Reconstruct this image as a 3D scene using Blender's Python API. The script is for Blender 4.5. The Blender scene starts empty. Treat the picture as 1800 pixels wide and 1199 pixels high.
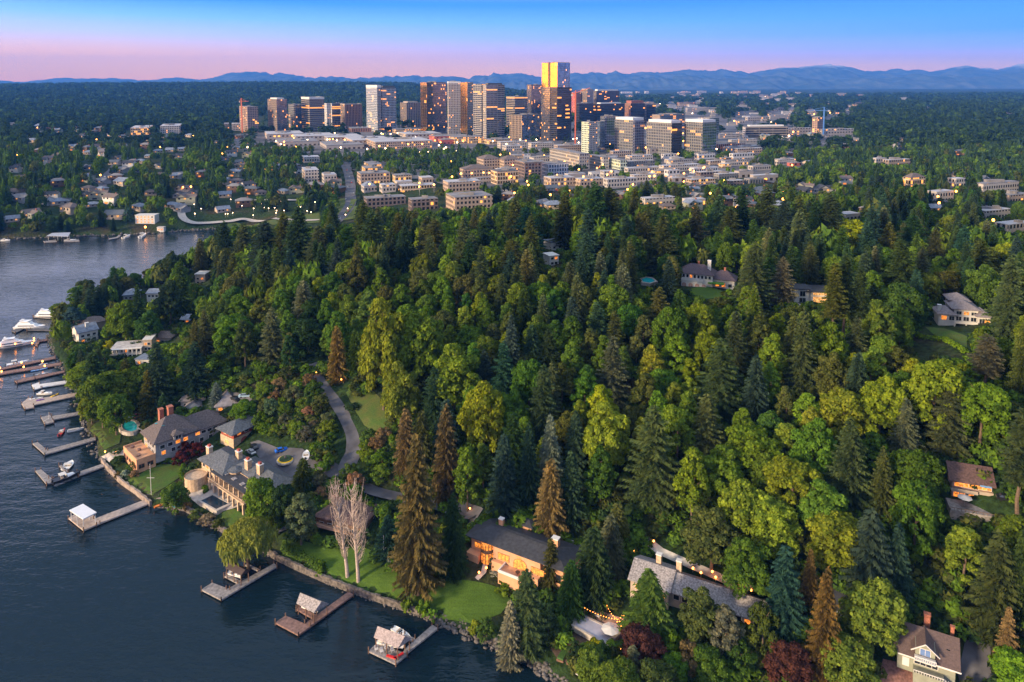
import bpy, bmesh, math, random
import numpy as np
from mathutils import Vector, Matrix, noise
from mathutils.geometry import delaunay_2d_cdt
R = math.radians
SC = bpy.context.scene
COL = SC.collection

# ------------------------------------------------------------------ camera
F, CX, CY, PITCH, H = 1250.0, 900.0, 259.0, R(5.0), 140.0
cam_data = bpy.data.cameras.new("camera")
cam = bpy.data.objects.new("camera", cam_data); COL.objects.link(cam)
cam_data.sensor_width = 36.0
cam_data.lens = F / 1800 * 36
cam_data.shift_y = -(599.5 - CY) / 1800
cam_data.clip_start, cam_data.clip_end = 1.0, 60000.0
cam.location = (0, 0, H)
cam.rotation_euler = (R(90) - PITCH, 0, 0)
SC.camera = cam

# ------------------------------------------------------------------ sky
SUN_AZ, SUN_EL = R(-124), R(15)          # low, left and a little behind the viewer
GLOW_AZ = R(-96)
#          # azimuth from +Y, clockwise positive: the sun is low on the left
SUN = Vector((math.sin(SUN_AZ) * math.cos(SUN_EL), math.cos(SUN_AZ) * math.cos(SUN_EL), math.sin(SUN_EL)))
world = bpy.data.worlds.new("World"); SC.world = world; world.use_nodes = True
nt = world.node_tree; nt.nodes.clear()
def lin(c):
    return tuple(((v / 255) / 12.92 if v / 255 <= .04045 else ((v / 255 + .055) / 1.055) ** 2.4) for v in c)
def N(nt, kind, **kw):
    n = nt.nodes.new(kind)
    for k, v in kw.items():
        if hasattr(n, k): setattr(n, k, v)
        else: n.inputs[k].default_value = v
    return n
def math_n(nt, op, a, b=None, c=None, clamp=False):
    n = nt.nodes.new("ShaderNodeMath"); n.operation = op; n.use_clamp = clamp
    for i, v in enumerate((a, b, c)):
        if v is None: continue
        if isinstance(v, (int, float)): n.inputs[i].default_value = v
        else: nt.links.new(v, n.inputs[i])
    return n.outputs[0]
def ramp(nt, fac, stops, interp='LINEAR'):
    n = nt.nodes.new("ShaderNodeValToRGB"); n.color_ramp.interpolation = interp
    e = n.color_ramp.elements
    while len(e) < len(stops): e.new(0.5)
    for i, (p, c) in enumerate(stops):
        e[i].position = p; e[i].color = (*c[:3], 1)
    nt.links.new(fac, n.inputs[0]); return n.outputs[0]
def mixc(nt, f, a, b, mode='MIX'):
    n = nt.nodes.new("ShaderNodeMix"); n.data_type = 'RGBA'; n.blend_type = mode
    for i, v in ((0, f), (6, a), (7, b)):
        if isinstance(v, (int, float)): n.inputs[i].default_value = v
        elif isinstance(v, tuple): n.inputs[i].default_value = (*v[:3], 1)
        else: nt.links.new(v, n.inputs[i])
    return n.outputs[2]
tc = nt.nodes.new("ShaderNodeTexCoord"); sx = nt.nodes.new("ShaderNodeSeparateXYZ")
nt.links.new(tc.outputs["Generated"], sx.inputs[0])
Z = sx.outputs[2]
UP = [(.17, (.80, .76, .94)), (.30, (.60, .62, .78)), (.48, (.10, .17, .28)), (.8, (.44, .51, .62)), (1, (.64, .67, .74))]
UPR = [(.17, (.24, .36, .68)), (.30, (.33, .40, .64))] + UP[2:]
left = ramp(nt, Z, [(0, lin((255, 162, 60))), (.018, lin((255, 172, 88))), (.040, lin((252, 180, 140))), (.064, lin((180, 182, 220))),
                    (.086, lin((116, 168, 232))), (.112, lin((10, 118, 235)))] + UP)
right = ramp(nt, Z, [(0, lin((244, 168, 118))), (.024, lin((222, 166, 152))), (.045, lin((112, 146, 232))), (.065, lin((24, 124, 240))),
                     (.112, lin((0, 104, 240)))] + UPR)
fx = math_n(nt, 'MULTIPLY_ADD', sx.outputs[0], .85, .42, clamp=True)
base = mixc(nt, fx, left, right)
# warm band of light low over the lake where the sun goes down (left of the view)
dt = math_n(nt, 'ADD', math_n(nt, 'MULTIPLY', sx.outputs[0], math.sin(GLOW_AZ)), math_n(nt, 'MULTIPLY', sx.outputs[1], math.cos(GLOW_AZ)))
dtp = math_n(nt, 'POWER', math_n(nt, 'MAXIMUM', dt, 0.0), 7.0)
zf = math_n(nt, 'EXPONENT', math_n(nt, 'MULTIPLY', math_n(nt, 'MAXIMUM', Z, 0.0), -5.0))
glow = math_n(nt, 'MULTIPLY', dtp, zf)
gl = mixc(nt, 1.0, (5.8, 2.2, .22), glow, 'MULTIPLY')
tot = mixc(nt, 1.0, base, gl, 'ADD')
sky = nt.nodes.new("ShaderNodeTexSky"); sky.sky_type = 'NISHITA'; sky.sun_disc = False
sky.sun_elevation = SUN_EL; sky.sun_rotation = SUN_AZ % (2 * math.pi)
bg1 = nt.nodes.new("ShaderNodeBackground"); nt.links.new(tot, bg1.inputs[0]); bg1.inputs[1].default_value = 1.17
bg2 = nt.nodes.new("ShaderNodeBackground"); nt.links.new(sky.outputs[0], bg2.inputs[0]); bg2.inputs[1].default_value = 0.012
ad = nt.nodes.new("ShaderNodeAddShader"); wo = nt.nodes.new("ShaderNodeOutputWorld")
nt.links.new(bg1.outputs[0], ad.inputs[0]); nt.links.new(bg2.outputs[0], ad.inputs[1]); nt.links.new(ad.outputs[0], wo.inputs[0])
world.cycles.sampling_method = 'MANUAL'; world.cycles.sample_map_resolution = 1024

sl = bpy.data.lights.new("sun", 'SUN'); sl.energy = 5.0; sl.angle = R(9); sl.color = (1.0, .76, .47)
so = bpy.data.objects.new("sun", sl); COL.objects.link(so)
so.rotation_euler = SUN.to_track_quat('Z', 'Y').to_euler()

SC.view_settings.view_transform = 'Standard'; SC.view_settings.look = 'None'
SC.view_settings.exposure = 0.76; SC.view_settings.gamma = 1.0
SC.cycles.use_denoising = True
SC.cycles.max_bounces = 5; SC.cycles.diffuse_bounces = 2; SC.cycles.glossy_bounces = 2
SC.cycles.transmission_bounces = 2; SC.cycles.volume_bounces = 0; SC.cycles.transparent_max_bounces = 4
SC.cycles.caustics_reflective = False; SC.cycles.caustics_refractive = False
SC.cycles.sample_clamp_indirect = 4

# ------------------------------------------------------------------ pixel <-> place
CP, SP = math.cos(PITCH), math.sin(PITCH)
def ray(px, py):
    x, y = (px - CX) / F, -(py - CY) / F
    return np.array((x, CP + y * SP, -SP + y * CP))
def proj(p):
    x, y, z = p[0], p[1], p[2] - H
    d = y * CP - z * SP; u = y * SP + z * CP
    return CX + F * x / d, CY - F * u / d
def at_z(px, py, z):
    d = ray(px, py); t = (z - H) / d[2]; return np.array((d[0] * t, d[1] * t, z))

# ------------------------------------------------------------------ terrain
CTRL = [  # pixel x, pixel y, elevation there
 (-250, 330, 34), (0, 385, 12), (0, 340, 26), (0, 290, 36), (100, 390, 9), (100, 340, 24), (100, 290, 34), (100, 250, 40), (0, 240, 44),
 (250, 385, 8), (250, 340, 22), (300, 290, 30), (300, 245, 34), (400, 380, 9), (420, 340, 17), (420, 300, 28), (450, 260, 31),
 (560, 385, 12), (620, 350, 22), (620, 300, 30), (620, 265, 31), (620, 235, 30), (480, 235, 32), (300, 215, 38),
 (800, 370, 30), (800, 330, 31), (800, 290, 31), (850, 250, 30), (950, 245, 28), (1000, 350, 33), (1000, 300, 30), (1100, 275, 29), (1250, 275, 29),
 (1250, 240, 30), (1450, 240, 32), (1250, 330, 34), (1400, 330, 36), (1400, 290, 34), (1600, 290, 36), (1750, 300, 36), (1600, 340, 38), (1790, 350, 38), (1790, 400, 42),
 (1550, 400, 46), (1350, 400, 47), (1150, 420, 47), (1000, 430, 48), (850, 430, 46), (700, 430, 42), (560, 440, 36), (450, 430, 24), (420, 470, 18), (480, 480, 32),
 (340, 530, 8), (400, 560, 18), (500, 560, 34), (640, 520, 40), (800, 520, 44), (950, 520, 47), (1100, 510, 46), (1250, 505, 46), (1420, 530, 46), (1550, 560, 48),
 (1695, 580, 50), (1790, 560, 52), (1900, 560, 54),
 (200, 600, 4), (260, 640, 7), (330, 640, 13), (420, 660, 20), (500, 660, 26), (560, 665, 25), (600, 720, 20), (625, 760, 16), (620, 820, 11), (680, 860, 10), (760, 880, 10), (840, 905, 9),
 (260, 720, 5), (330, 740, 7), (400, 740, 9), (450, 760, 9), (380, 840, 4), (440, 850, 6), (520, 820, 9), (560, 780, 13), (470, 900, 3), (550, 930, 5), (620, 950, 4.5), (560, 1000, 2.5),
 (660, 1020, 2.6), (740, 1040, 3), (860, 1060, 3), (900, 1000, 5), (930, 975, 8), (1000, 960, 9), (1040, 940, 10), (860, 870, 18), (760, 700, 27), (700, 640, 32),
 (900, 800, 24), (900, 700, 33), (1000, 850, 22), (1100, 800, 28), (1100, 650, 38), (1000, 600, 42), (1300, 620, 42), (1300, 750, 34), (1300, 880, 24), (1100, 930, 14), (1050, 1050, 6), (1000, 1150, 3),
 (1200, 1040, 11), (1350, 1050, 14), (1200, 1150, 5), (1350, 1180, 6), (1450, 1000, 20), (1500, 880, 30), (1500, 720, 40), (1650, 700, 46), (1800, 700, 52),
 (1710, 870, 34), (1800, 880, 37), (1650, 950, 26), (1600, 1050, 18), (1640, 1150, 12), (1750, 1150, 14), (1800, 1050, 24), (1950, 900, 40), (1950, 1150, 22), (1500, 1180, 9),
 (1950, 300, 38), (-200, 250, 40),
]
FAR = [  # world x/y ratio, distance, elevation
 (-1.1, 2600, 52), (-.6, 2600, 50), (-.2, 2600, 42), (.2, 2600, 38), (.6, 2600, 42), (1.1, 2600, 44),
 (-1.1, 4000, 92), (-.6, 4000, 98), (-.2, 4000, 96), (0, 4000, 70), (.2, 4000, 44), (.6, 4000, 46), (1.1, 4000, 50),
 (-1.1, 5200, 128), (-.6, 5200, 136), (-.35, 5200, 141), (-.2, 5200, 140), (-.06, 5200, 120), (.06, 5200, 60), (.3, 5200, 52), (.6, 5200, 58), (1.1, 5200, 60),
 (-1.1, 8000, 60), (-.6, 8000, 60), (0, 8000, 60), (.6, 8000, 74), (1.1, 8000, 74), (0, 13000, 70), (-1, 13000, 70), (1, 13000, 84),
]
pts = []
for px, py, z in CTRL:
    p = at_z(px, py, z); pts.append((p[0] / p[1], math.log(p[1]), z))
for u, d, z in FAR: pts.append((u, math.log(d), z))
pts = np.array(pts)
def phi(r2): return .5 * r2 * np.log(r2 + 1e-9)
SUV = np.array((1.0, .8))
P2 = pts[:, :2] * SUV; n_ = len(P2)
A_ = np.zeros((n_ + 3, n_ + 3)); d2 = ((P2[:, None] - P2[None]) ** 2).sum(-1)
A_[:n_, :n_] = phi(d2) + np.eye(n_) * .0015; A_[:n_, n_] = 1; A_[:n_, n_ + 1:] = P2; A_[n_, :n_] = 1; A_[n_ + 1:, :n_] = P2.T
W_ = np.linalg.solve(A_, np.concatenate([pts[:, 2], np.zeros(3)]))
def hill(u, v):
    q = np.stack([u, v], -1) * SUV; out = np.empty(len(q))
    for i in range(0, len(q), 20000):
        b = q[i:i + 20000]; dd = ((b[:, None] - P2[None]) ** 2).sum(-1)
        out[i:i + 20000] = phi(dd) @ W_[:n_] + W_[n_] + b @ W_[n_ + 1:]
    return out
SHORE = [(1010, 1225), (975, 1196), (935, 1166), (872, 1136), (800, 1106), (768, 1092), (700, 1068), (640, 1048), (612, 1038), (575, 1024), (525, 1002), (488, 984), (462, 968), (430, 955),
         (392, 935), (378, 925), (325, 897), (290, 893), (270, 893), (240, 868), (214, 850), (190, 826), (180, 812), (172, 800), (170, 772), (152, 762), (152, 752), (150, 742), (140, 722), (132, 690), (118, 668), (112, 650),
         (106, 635), (95, 622), (86, 606), (84, 590), (90, 578), (108, 570), (118, 556), (150, 530), (200, 512), (260, 500), (330, 482), (365, 466), (385, 440), (402, 418), (430, 406), (446, 399)]
FARSHORE = [(440, 397), (400, 401), (330, 405), (270, 410), (200, 413), (100, 417), (0, 420), (-150, 428), (-400, 440)]
wp = [tuple(at_z(x, y, 0)[:2]) for x, y in SHORE] + [tuple(at_z(x, y, 0)[:2]) for x, y in FARSHORE] + [(-2200, 560), (-2200, -900), (60, -900), (40, 60)]
WP = np.array(wp)
def shore_dist(x, y):                      # positive on land, negative on the water
    out = np.empty(len(x)); a = WP; b = np.roll(WP, -1, 0); ab = b - a; L2 = (ab ** 2).sum(1)
    for i in range(0, len(x), 20000):
        p = np.stack([x[i:i + 20000], y[i:i + 20000]], -1)
        ap = p[:, None] - a[None]; t = np.clip((ap * ab).sum(-1) / L2, 0, 1)
        d = np.sqrt(((ap - t[..., None] * ab) ** 2).sum(-1)).min(1)
        c = ((a[None, :, 1] > p[:, None, 1]) != (b[None, :, 1] > p[:, None, 1]))
        xi = a[None, :, 0] + (p[:, None, 1] - a[None, :, 1]) * ab[None, :, 0] / np.where(ab[None, :, 1] == 0, 1e-9, ab[None, :, 1])
        ins = (c & (p[:, None, 0] < xi)).sum(1) % 2 == 1
        out[i:i + 20000] = np.where(ins, -d, d)
    return out
U0, U1, V0, V1 = -1.25, 1.25, math.log(70), math.log(13000)
NU, NV = 420, 800
gu = np.linspace(U0, U1, NU); gv = np.linspace(V0, V1, NV)
GU, GV = np.meshgrid(gu, gv, indexing='ij')
gy = np.exp(GV).ravel(); gx = GU.ravel() * gy
near = gy < 1500
hz = hill(GU.ravel(), GV.ravel())
sd = np.full(len(gx), 500.0); sd[near] = shore_dist(gx[near], gy[near])
rough = (np.sin(gx * .11 + 2) * np.cos(gy * .13) + .6 * np.sin(gx * .31 + gy * .23)) * .35
hz = np.maximum(hz, 2.0) + rough * np.clip((hz - 8) / 20, 0, 1.5)
wall = np.clip(sd * 1.4, -4, 1.5)
zt = np.where(sd > 1.07, np.minimum(1.5 + (sd - 1.07) * .36, hz), wall)
zt = np.where((sd > 0) & (sd <= 1.07), wall, zt)
GZ = zt.reshape(NU, NV)
def ground(x, y):
    u = x / y; v = math.log(y)
    i = (u - U0) / (U1 - U0) * (NU - 1); j = (v - V0) / (V1 - V0) * (NV - 1)
    i = min(max(i, 0), NU - 1.001); j = min(max(j, 0), NV - 1.001); a, b = int(i), int(j); i -= a; j -= b
    return float((GZ[a, b] * (1 - i) + GZ[a + 1, b] * i) * (1 - j) + (GZ[a, b + 1] * (1 - i) + GZ[a + 1, b + 1] * i) * j)
def G(px, py, lift=0.0, water=True):
    """Where the ray through a pixel meets the ground raised by lift."""
    d = ray(px, py); t = 80.0; last = None
    while t < 13000:
        x, y, z = d[0] * t, d[1] * t, H + d[2] * t
        g = ground(x, y)
        if water: g = max(g, 0.0)
        g += lift
        if z <= g:
            lo, hi = last or t, t
            for _ in range(14):
                m = (lo + hi) / 2; g = ground(d[0] * m, d[1] * m)
                if water: g = max(g, 0.0)
                if H + d[2] * m <= g + lift: hi = m
                else: lo = m
            t = hi; break
        last = t; t *= 1.006
    return np.array((d[0] * t, d[1] * t, H + d[2] * t - lift))

# ------------------------------------------------------------------ materials
MATS = {}
def pmat(name, col, rough=.7, metal=0.0, var=.12, scale=.6, emit=None, estr=0, spec=.4, bump=0.0, coord='Object', dark=None):
    if name in MATS: return MATS[name]
    m = bpy.data.materials.new(name); m.use_nodes = True; t = m.node_tree; b = t.nodes["Principled BSDF"]
    b.inputs["Roughness"].default_value = rough; b.inputs["Metallic"].default_value = metal
    b.inputs["Specular IOR Level"].default_value = spec
    if var > 0:
        c = t.nodes.new("ShaderNodeTexCoord"); nz = N(t, "ShaderNodeTexNoise"); nz.inputs["Scale"].default_value = scale; nz.inputs["Detail"].default_value = 5
        t.links.new(c.outputs[coord], nz.inputs["Vector"])
        lo = dark or tuple(v * (1 - var * 2.2) for v in col); hi = tuple(min(1, v * (1 + var * 1.6)) for v in col)
        cc = ramp(t, nz.outputs["Fac"], [(.32, lo), (.68, hi)]); t.links.new(cc, b.inputs["Base Color"])
        if bump:
            bp = N(t, "ShaderNodeBump"); bp.inputs["Strength"].default_value = bump; bp.inputs["Distance"].default_value = .3
            t.links.new(nz.outputs["Fac"], bp.inputs["Height"]); t.links.new(bp.outputs[0], b.inputs["Normal"])
    else: b.inputs["Base Color"].default_value = (*col, 1)
    if emit:
        if estr < 2:
            c2 = t.nodes.new('ShaderNodeNewGeometry'); n2 = N(t, 'ShaderNodeTexNoise'); n2.inputs['Scale'].default_value = 1.7; n2.inputs['Detail'].default_value = 2; t.links.new(c2.outputs['Position'], n2.inputs['Vector']); t.links.new(math_n(t, 'MULTIPLY', ramp(t, n2.outputs['Fac'], [(.36, (.12,) * 3), (.66, (1.0,) * 3)]), estr), b.inputs['Emission Strength'])
        b.inputs["Emission Color"].default_value = (*emit, 1)
        if estr >= 2: b.inputs["Emission Strength"].default_value = estr
    MATS[name] = m; return m
def foliage_mat(name, attr=None):
    m = bpy.data.materials.new(name); m.use_nodes = True; t = m.node_tree; t.nodes.clear()
    o = t.nodes.new("ShaderNodeOutputMaterial")
    if attr: a = t.nodes.new("ShaderNodeAttribute"); a.attribute_name = attr; c0 = a.outputs["Color"]
    else: a = t.nodes.new("ShaderNodeObjectInfo"); c0 = a.outputs["Color"]
    g = t.nodes.new("ShaderNodeNewGeometry"); nz = N(t, "ShaderNodeTexNoise"); nz.inputs["Scale"].default_value = .35; nz.inputs["Detail"].default_value = 3
    t.links.new(g.outputs["Position"], nz.inputs["Vector"])
    f = ramp(t, nz.outputs["Fac"], [(.3, (.66, .72, .78)), (.7, (1.38, 1.28, 1.1))])
    rp = ramp(t, g.outputs["Random Per Island"], [(0, (.62, .68, .74)), (1, (1.42, 1.34, 1.12))])
    c = mixc(t, 1.0, mixc(t, 1.0, c0, f, 'MULTIPLY'), rp, 'MULTIPLY')
    d = t.nodes.new("ShaderNodeBsdfDiffuse"); tr = t.nodes.new("ShaderNodeBsdfTranslucent"); mx = t.nodes.new("ShaderNodeMixShader"); mx.inputs[0].default_value = .28
    t.links.new(c, d.inputs[0]); t.links.new(mixc(t, 1.0, c, (1.25, 1.15, .5), 'MULTIPLY'), tr.inputs[0])
    t.links.new(d.outputs[0], mx.inputs[1]); t.links.new(tr.outputs[0], mx.inputs[2]); t.links.new(mx.outputs[0], o.inputs[0])
    return m
M_LEAF = foliage_mat("leaf_foliage"); M_LEAFV = foliage_mat("leaf_foliage_mass", "tint")
M_BARK = pmat("bark", (.12, .085, .06), .9, scale=2)

# ------------------------------------------------------------------ object helpers
def tag(o, label=None, cat=None, group=None, kind=None):
    if label: o["label"] = label
    if cat: o["category"] = cat
    if group: o["group"] = group
    if kind: o["kind"] = kind
    return o
def empty(name, loc, rz=0):
    o = bpy.data.objects.new(name, None); COL.objects.link(o); o.location = loc; o.rotation_euler = (0, 0, rz); o.empty_display_size = .1
    return o
def np_mesh(name, V, Fc, mats, midx=None, smooth=False):
    """V: n x 3 array; Fc: m x k array of equal-sized faces."""
    me = bpy.data.meshes.new(name); k = Fc.shape[1]
    me.vertices.add(len(V)); me.vertices.foreach_set("co", np.asarray(V, np.float32).ravel())
    me.loops.add(Fc.size); me.loops.foreach_set("vertex_index", Fc.astype(np.int32).ravel())
    me.polygons.add(len(Fc)); me.polygons.foreach_set("loop_start", np.arange(0, Fc.size, k, dtype=np.int32))
    me.polygons.foreach_set("loop_total", np.full(len(Fc), k, np.int32))
    if midx is not None: me.polygons.foreach_set("material_index", midx.astype(np.int32))
    if smooth: me.polygons.foreach_set("use_smooth", np.ones(len(Fc), bool))
    for m in (mats if isinstance(mats, (list, tuple)) else [mats]): me.materials.append(m)
    me.update(calc_edges=True); return me
def link(name, me, parent=None, loc=(0, 0, 0), rz=0):
    o = bpy.data.objects.new(name, me); COL.objects.link(o); o.location = loc; o.rotation_euler = (0, 0, rz)
    if parent: o.parent = parent
    return o
class MB:
    """Collects polygons (with a UV in metres) and links them as one mesh."""
    def __init__(s, fr=None): s.v = []; s.f = []; s.uv = []; s.m = []; s.fr = fr; s.mi = 0
    def face(s, ps, uv=None):
        i = len(s.v); s.v += [tuple(p) for p in ps]; s.f.append(tuple(range(i, i + len(ps)))); s.m.append(s.mi)
        if uv is None:
            a, b, c = (Vector(ps[k]) for k in range(3)); n = (b - a).cross(c - b)
            if abs(n.z) > .8 * n.length: uv = [(p[0], p[1]) for p in ps]
            else:
                t = Vector((-n.y, n.x, 0)).normalized(); uv = [(Vector(p).dot(t), p[2]) for p in ps]
        s.uv += uv; return s
    def box(s, x0, x1, y0, y1, z0, z1, rz=0, bottom=True):
        P = [(x0, y0), (x1, y0), (x1, y1), (x0, y1)]
        if rz:
            cx, cy = (x0 + x1) / 2, (y0 + y1) / 2; c, sn = math.cos(rz), math.sin(rz)
            P = [(cx + (x - cx) * c - (y - cy) * sn, cy + (x - cx) * sn + (y - cy) * c) for x, y in P]
        return s.prism(P, z0, z1, bottom)
    def prism(s, P, z0, z1, bottom=True, top=True, P2=None):
        n = len(P); P2 = P2 or P; u = 0
        for i in range(n):
            a, b = P[i], P[(i + 1) % n]; c, d = P2[i], P2[(i + 1) % n]; L = math.hypot(b[0] - a[0], b[1] - a[1])
            s.face([(a[0], a[1], z0), (b[0], b[1], z0), (d[0], d[1], z1), (c[0], c[1], z1)], [(u, 0), (u + L, 0), (u + L, z1 - z0), (u, z1 - z0)]); u += L
        if top: s.face([(p[0], p[1], z1) for p in P2])
        if bottom: s.face([(p[0], p[1], z0) for p in reversed(P)])
        return s
    def cyl(s, x, y, z0, z1, r, r2=None, n=8, top=True):
        r2 = r if r2 is None else r2
        a = [(x + r * math.cos(k * 2 * math.pi / n), y + r * math.sin(k * 2 * math.pi / n)) for k in range(n)]
        b = [(x + r2 * math.cos(k * 2 * math.pi / n), y + r2 * math.sin(k * 2 * math.pi / n)) for k in range(n)]
        return s.prism(a, z0, z1, False, top, b)
    def tube(s, p, q, r, r2=None, n=6):
        r2 = r if r2 is None else r2; p, q = Vector(p), Vector(q); w = (q - p).normalized()
        a = w.orthogonal().normalized(); b = w.cross(a)
        A = [p + (a * math.cos(k * 2 * math.pi / n) + b * math.sin(k * 2 * math.pi / n)) * r for k in range(n)]
        B = [q + (a * math.cos(k * 2 * math.pi / n) + b * math.sin(k * 2 * math.pi / n)) * r2 for k in range(n)]
        for k in range(n): s.face([A[k], A[(k + 1) % n], B[(k + 1) % n], B[k]])
        s.face(list(reversed(A))); s.face(B); return s
    def ball(s, x, y, z, rx, rz_, n=8, m=5):
        for j in range(m):
            for k in range(n):
                q = []
                for jj, kk in ((j, k), (j, k + 1), (j + 1, k + 1), (j + 1, k)):
                    th = -math.pi / 2 + math.pi * jj / m; ph = 2 * math.pi * kk / n
                    q.append((x + rx * math.cos(th) * math.cos(ph), y + rx * math.cos(th) * math.sin(ph), z + rz_ * math.sin(th)))
                s.face(q[:3] if j == m - 1 else (q[1:] + [] if False else q))
        return s
    def build(s, name, mats, parent=None, loc=(0, 0, 0), rz=0):
        me = bpy.data.meshes.new(name); me.from_pydata(s.v, [], s.f)
        l = me.uv_layers.new(name="UVMap"); l.data.foreach_set("uv", np.array(s.uv, np.float32).ravel())
        me.polygons.foreach_set("material_index", np.array(s.m, np.int32))
        for m in (mats if isinstance(mats, (list, tuple)) else [mats]): me.materials.append(m)
        me.update(); return link(name, me, parent, loc, rz)

# ------------------------------------------------------------------ ground, water, mountains
def ground_material():
    m = bpy.data.materials.new("ground_undergrowth"); m.use_nodes = True; t = m.node_tree; b = t.nodes["Principled BSDF"]
    c = t.nodes.new("ShaderNodeNewGeometry")
    n1 = N(t, "ShaderNodeTexNoise"); n1.inputs["Scale"].default_value = .035; n1.inputs["Detail"].default_value = 8
    n2 = N(t, "ShaderNodeTexNoise"); n2.inputs["Scale"].default_value = .6; n2.inputs["Detail"].default_value = 6
    for n in (n1, n2): t.links.new(c.outputs["Position"], n.inputs["Vector"])
    a = ramp(t, n1.outputs["Fac"], [(.35, (.014, .030, .010)), (.5, (.022, .042, .013)), (.65, (.045, .040, .022))])
    d = ramp(t, n2.outputs["Fac"], [(.3, (.5, .5, .5)), (.7, (1.5, 1.5, 1.4))])
    t.links.new(mixc(t, 1.0, a, d, 'MULTIPLY'), b.inputs["Base Color"]); b.inputs["Roughness"].default_value = .95; b.inputs["Specular IOR Level"].default_value = .1
    bp = N(t, "ShaderNodeBump"); bp.inputs["Distance"].default_value = 1.2; bp.inputs["Strength"].default_value = .8
    t.links.new(n2.outputs["Fac"], bp.inputs["Height"]); t.links.new(bp.outputs[0], b.inputs["Normal"])
    return m
V = np.stack([gx, gy, zt], -1)
ii, jj = np.meshgrid(np.arange(NU - 1), np.arange(NV - 1), indexing='ij')
q0 = (ii * NV + jj).ravel()
Fq = np.stack([q0, q0 + NV, q0 + NV + 1, q0 + 1], -1)
tag(link("ground", np_mesh("ground", V, Fq, ground_material(), smooth=True)), "wooded ground rising from the lake to the city", None, kind="structure")

def water_material():
    m = bpy.data.materials.new("lake_water"); m.use_nodes = True; t = m.node_tree; b = t.nodes["Principled BSDF"]
    b.inputs["Base Color"].default_value = (.0045, .014, .022, 1); b.inputs["Roughness"].default_value = .07; b.inputs["IOR"].default_value = 1.33
    c = t.nodes.new("ShaderNodeNewGeometry")
    def nz(sc, st, det, rot=0):
        mp = t.nodes.new("ShaderNodeMapping"); mp.inputs["Scale"].default_value = (sc * st, sc, sc); mp.inputs["Rotation"].default_value = (0, 0, rot)
        n = N(t, "ShaderNodeTexNoise"); n.inputs["Scale"].default_value = 1; n.inputs["Detail"].default_value = det
        t.links.new(c.outputs["Position"], mp.inputs[0]); t.links.new(mp.outputs[0], n.inputs["Vector"]); return n.outputs["Fac"]
    h = math_n(t, 'ADD', math_n(t, 'MULTIPLY', nz(.24, .42, 4, R(20)), 1.25), math_n(t, 'MULTIPLY', nz(1.2, .5, 3, R(-15)), .32))
    calm = ramp(t, nz(.010, .35, 4, R(25)), [(.38, (.42,) * 3), (.62, (1.15,) * 3)])
    h = math_n(t, 'MULTIPLY', h, calm)
    bp = N(t, "ShaderNodeBump"); bp.inputs["Distance"].default_value = 1.0; bp.inputs["Strength"].default_value = .55
    t.links.new(h, bp.inputs["Height"]); t.links.new(bp.outputs[0], b.inputs["Normal"])
    return m
wv = np.array([(-4000, -900, 0), (600, -900, 0), (600, 1000, 0), (-4000, 1000, 0)], float)
tag(link("water", np_mesh("water", wv, np.array([[0, 1, 2, 3]]), water_material())), "dark blue rippled lake water", None, kind="structure")

RIDGE1 = [(-500, 138), (-200, 142), (0, 141), (60, 143), (100, 138), (200, 138), (270, 141), (310, 137), (370, 140), (400, 131), (425, 127), (450, 126), (500, 128), (545, 136), (590, 133), (625, 138), (690, 133), (780, 134), (830, 137),
          (850, 130), (880, 130), (925, 128), (948, 134), (975, 131), (1003, 128), (1025, 129), (1045, 126), (1065, 130), (1080, 123), (1098, 129), (1120, 128), (1150, 126), (1180, 124), (1200, 122), (1230, 124), (1270, 121), (1300, 126),
          (1315, 129), (1340, 122), (1365, 117), (1400, 119), (1425, 116), (1448, 113), (1480, 116), (1510, 124), (1540, 122), (1570, 121), (1600, 122), (1640, 126), (1665, 119), (1690, 116), (1740, 121), (1770, 117), (1795, 111), (1840, 114), (2000, 110), (2300, 122)]
RIDGE0 = [(-500, 147), (0, 148), (250, 149), (450, 141), (620, 140), (800, 143), (1000, 146), (1060, 146), (1120, 139), (1200, 133), (1280, 137), (1350, 132), (1440, 140), (1550, 137), (1600, 130), (1700, 136), (1800, 128), (2000, 132), (2300, 140)]
def mountains(ridge, D, depth, name, label, mat, seed, snow=None):
    xs = np.arange(-480, 2290, 4.0); ry = np.interp(xs, [p[0] for p in ridge], [p[1] for p in ridge])
    rows = 26; V = []
    for j in range(rows):
        s = j / (rows - 1)
        for x, y in zip(xs, ry):
            u = (x - CX) / F; top = 48 * noise.fractal(Vector((u * 70, seed, 0)), .7, 2, 5) + H + (149.6 - y) / F * D
            if s <= .62: k = s / .62; y_ = D - depth * (1 - k); zz = 20 + (top - 20) * k ** 1.25
            else: k = (s - .62) / .38; y_ = D + depth * .6 * k; zz = top * (1 - k)
            e = noise.fractal(Vector((u * 26 + seed, s * 4.2, seed)), 1, 2.1, 6) * 110 * min(1, 3.2 * abs(s - .62) + .16) * min(1, s * 3)
            V.append((u * D * (1 if s <= .62 else 1), y_, max(10, zz + e)))
    n = len(xs); ii, jj = np.meshgrid(np.arange(rows - 1), np.arange(n - 1), indexing='ij'); q = (ii * n + jj).ravel()
    o = link(name, np_mesh(name, np.array(V), np.stack([q, q + 1, q + n + 1, q + n], -1), mat, smooth=True))
    tag(o, label, None, kind="structure"); return o
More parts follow.
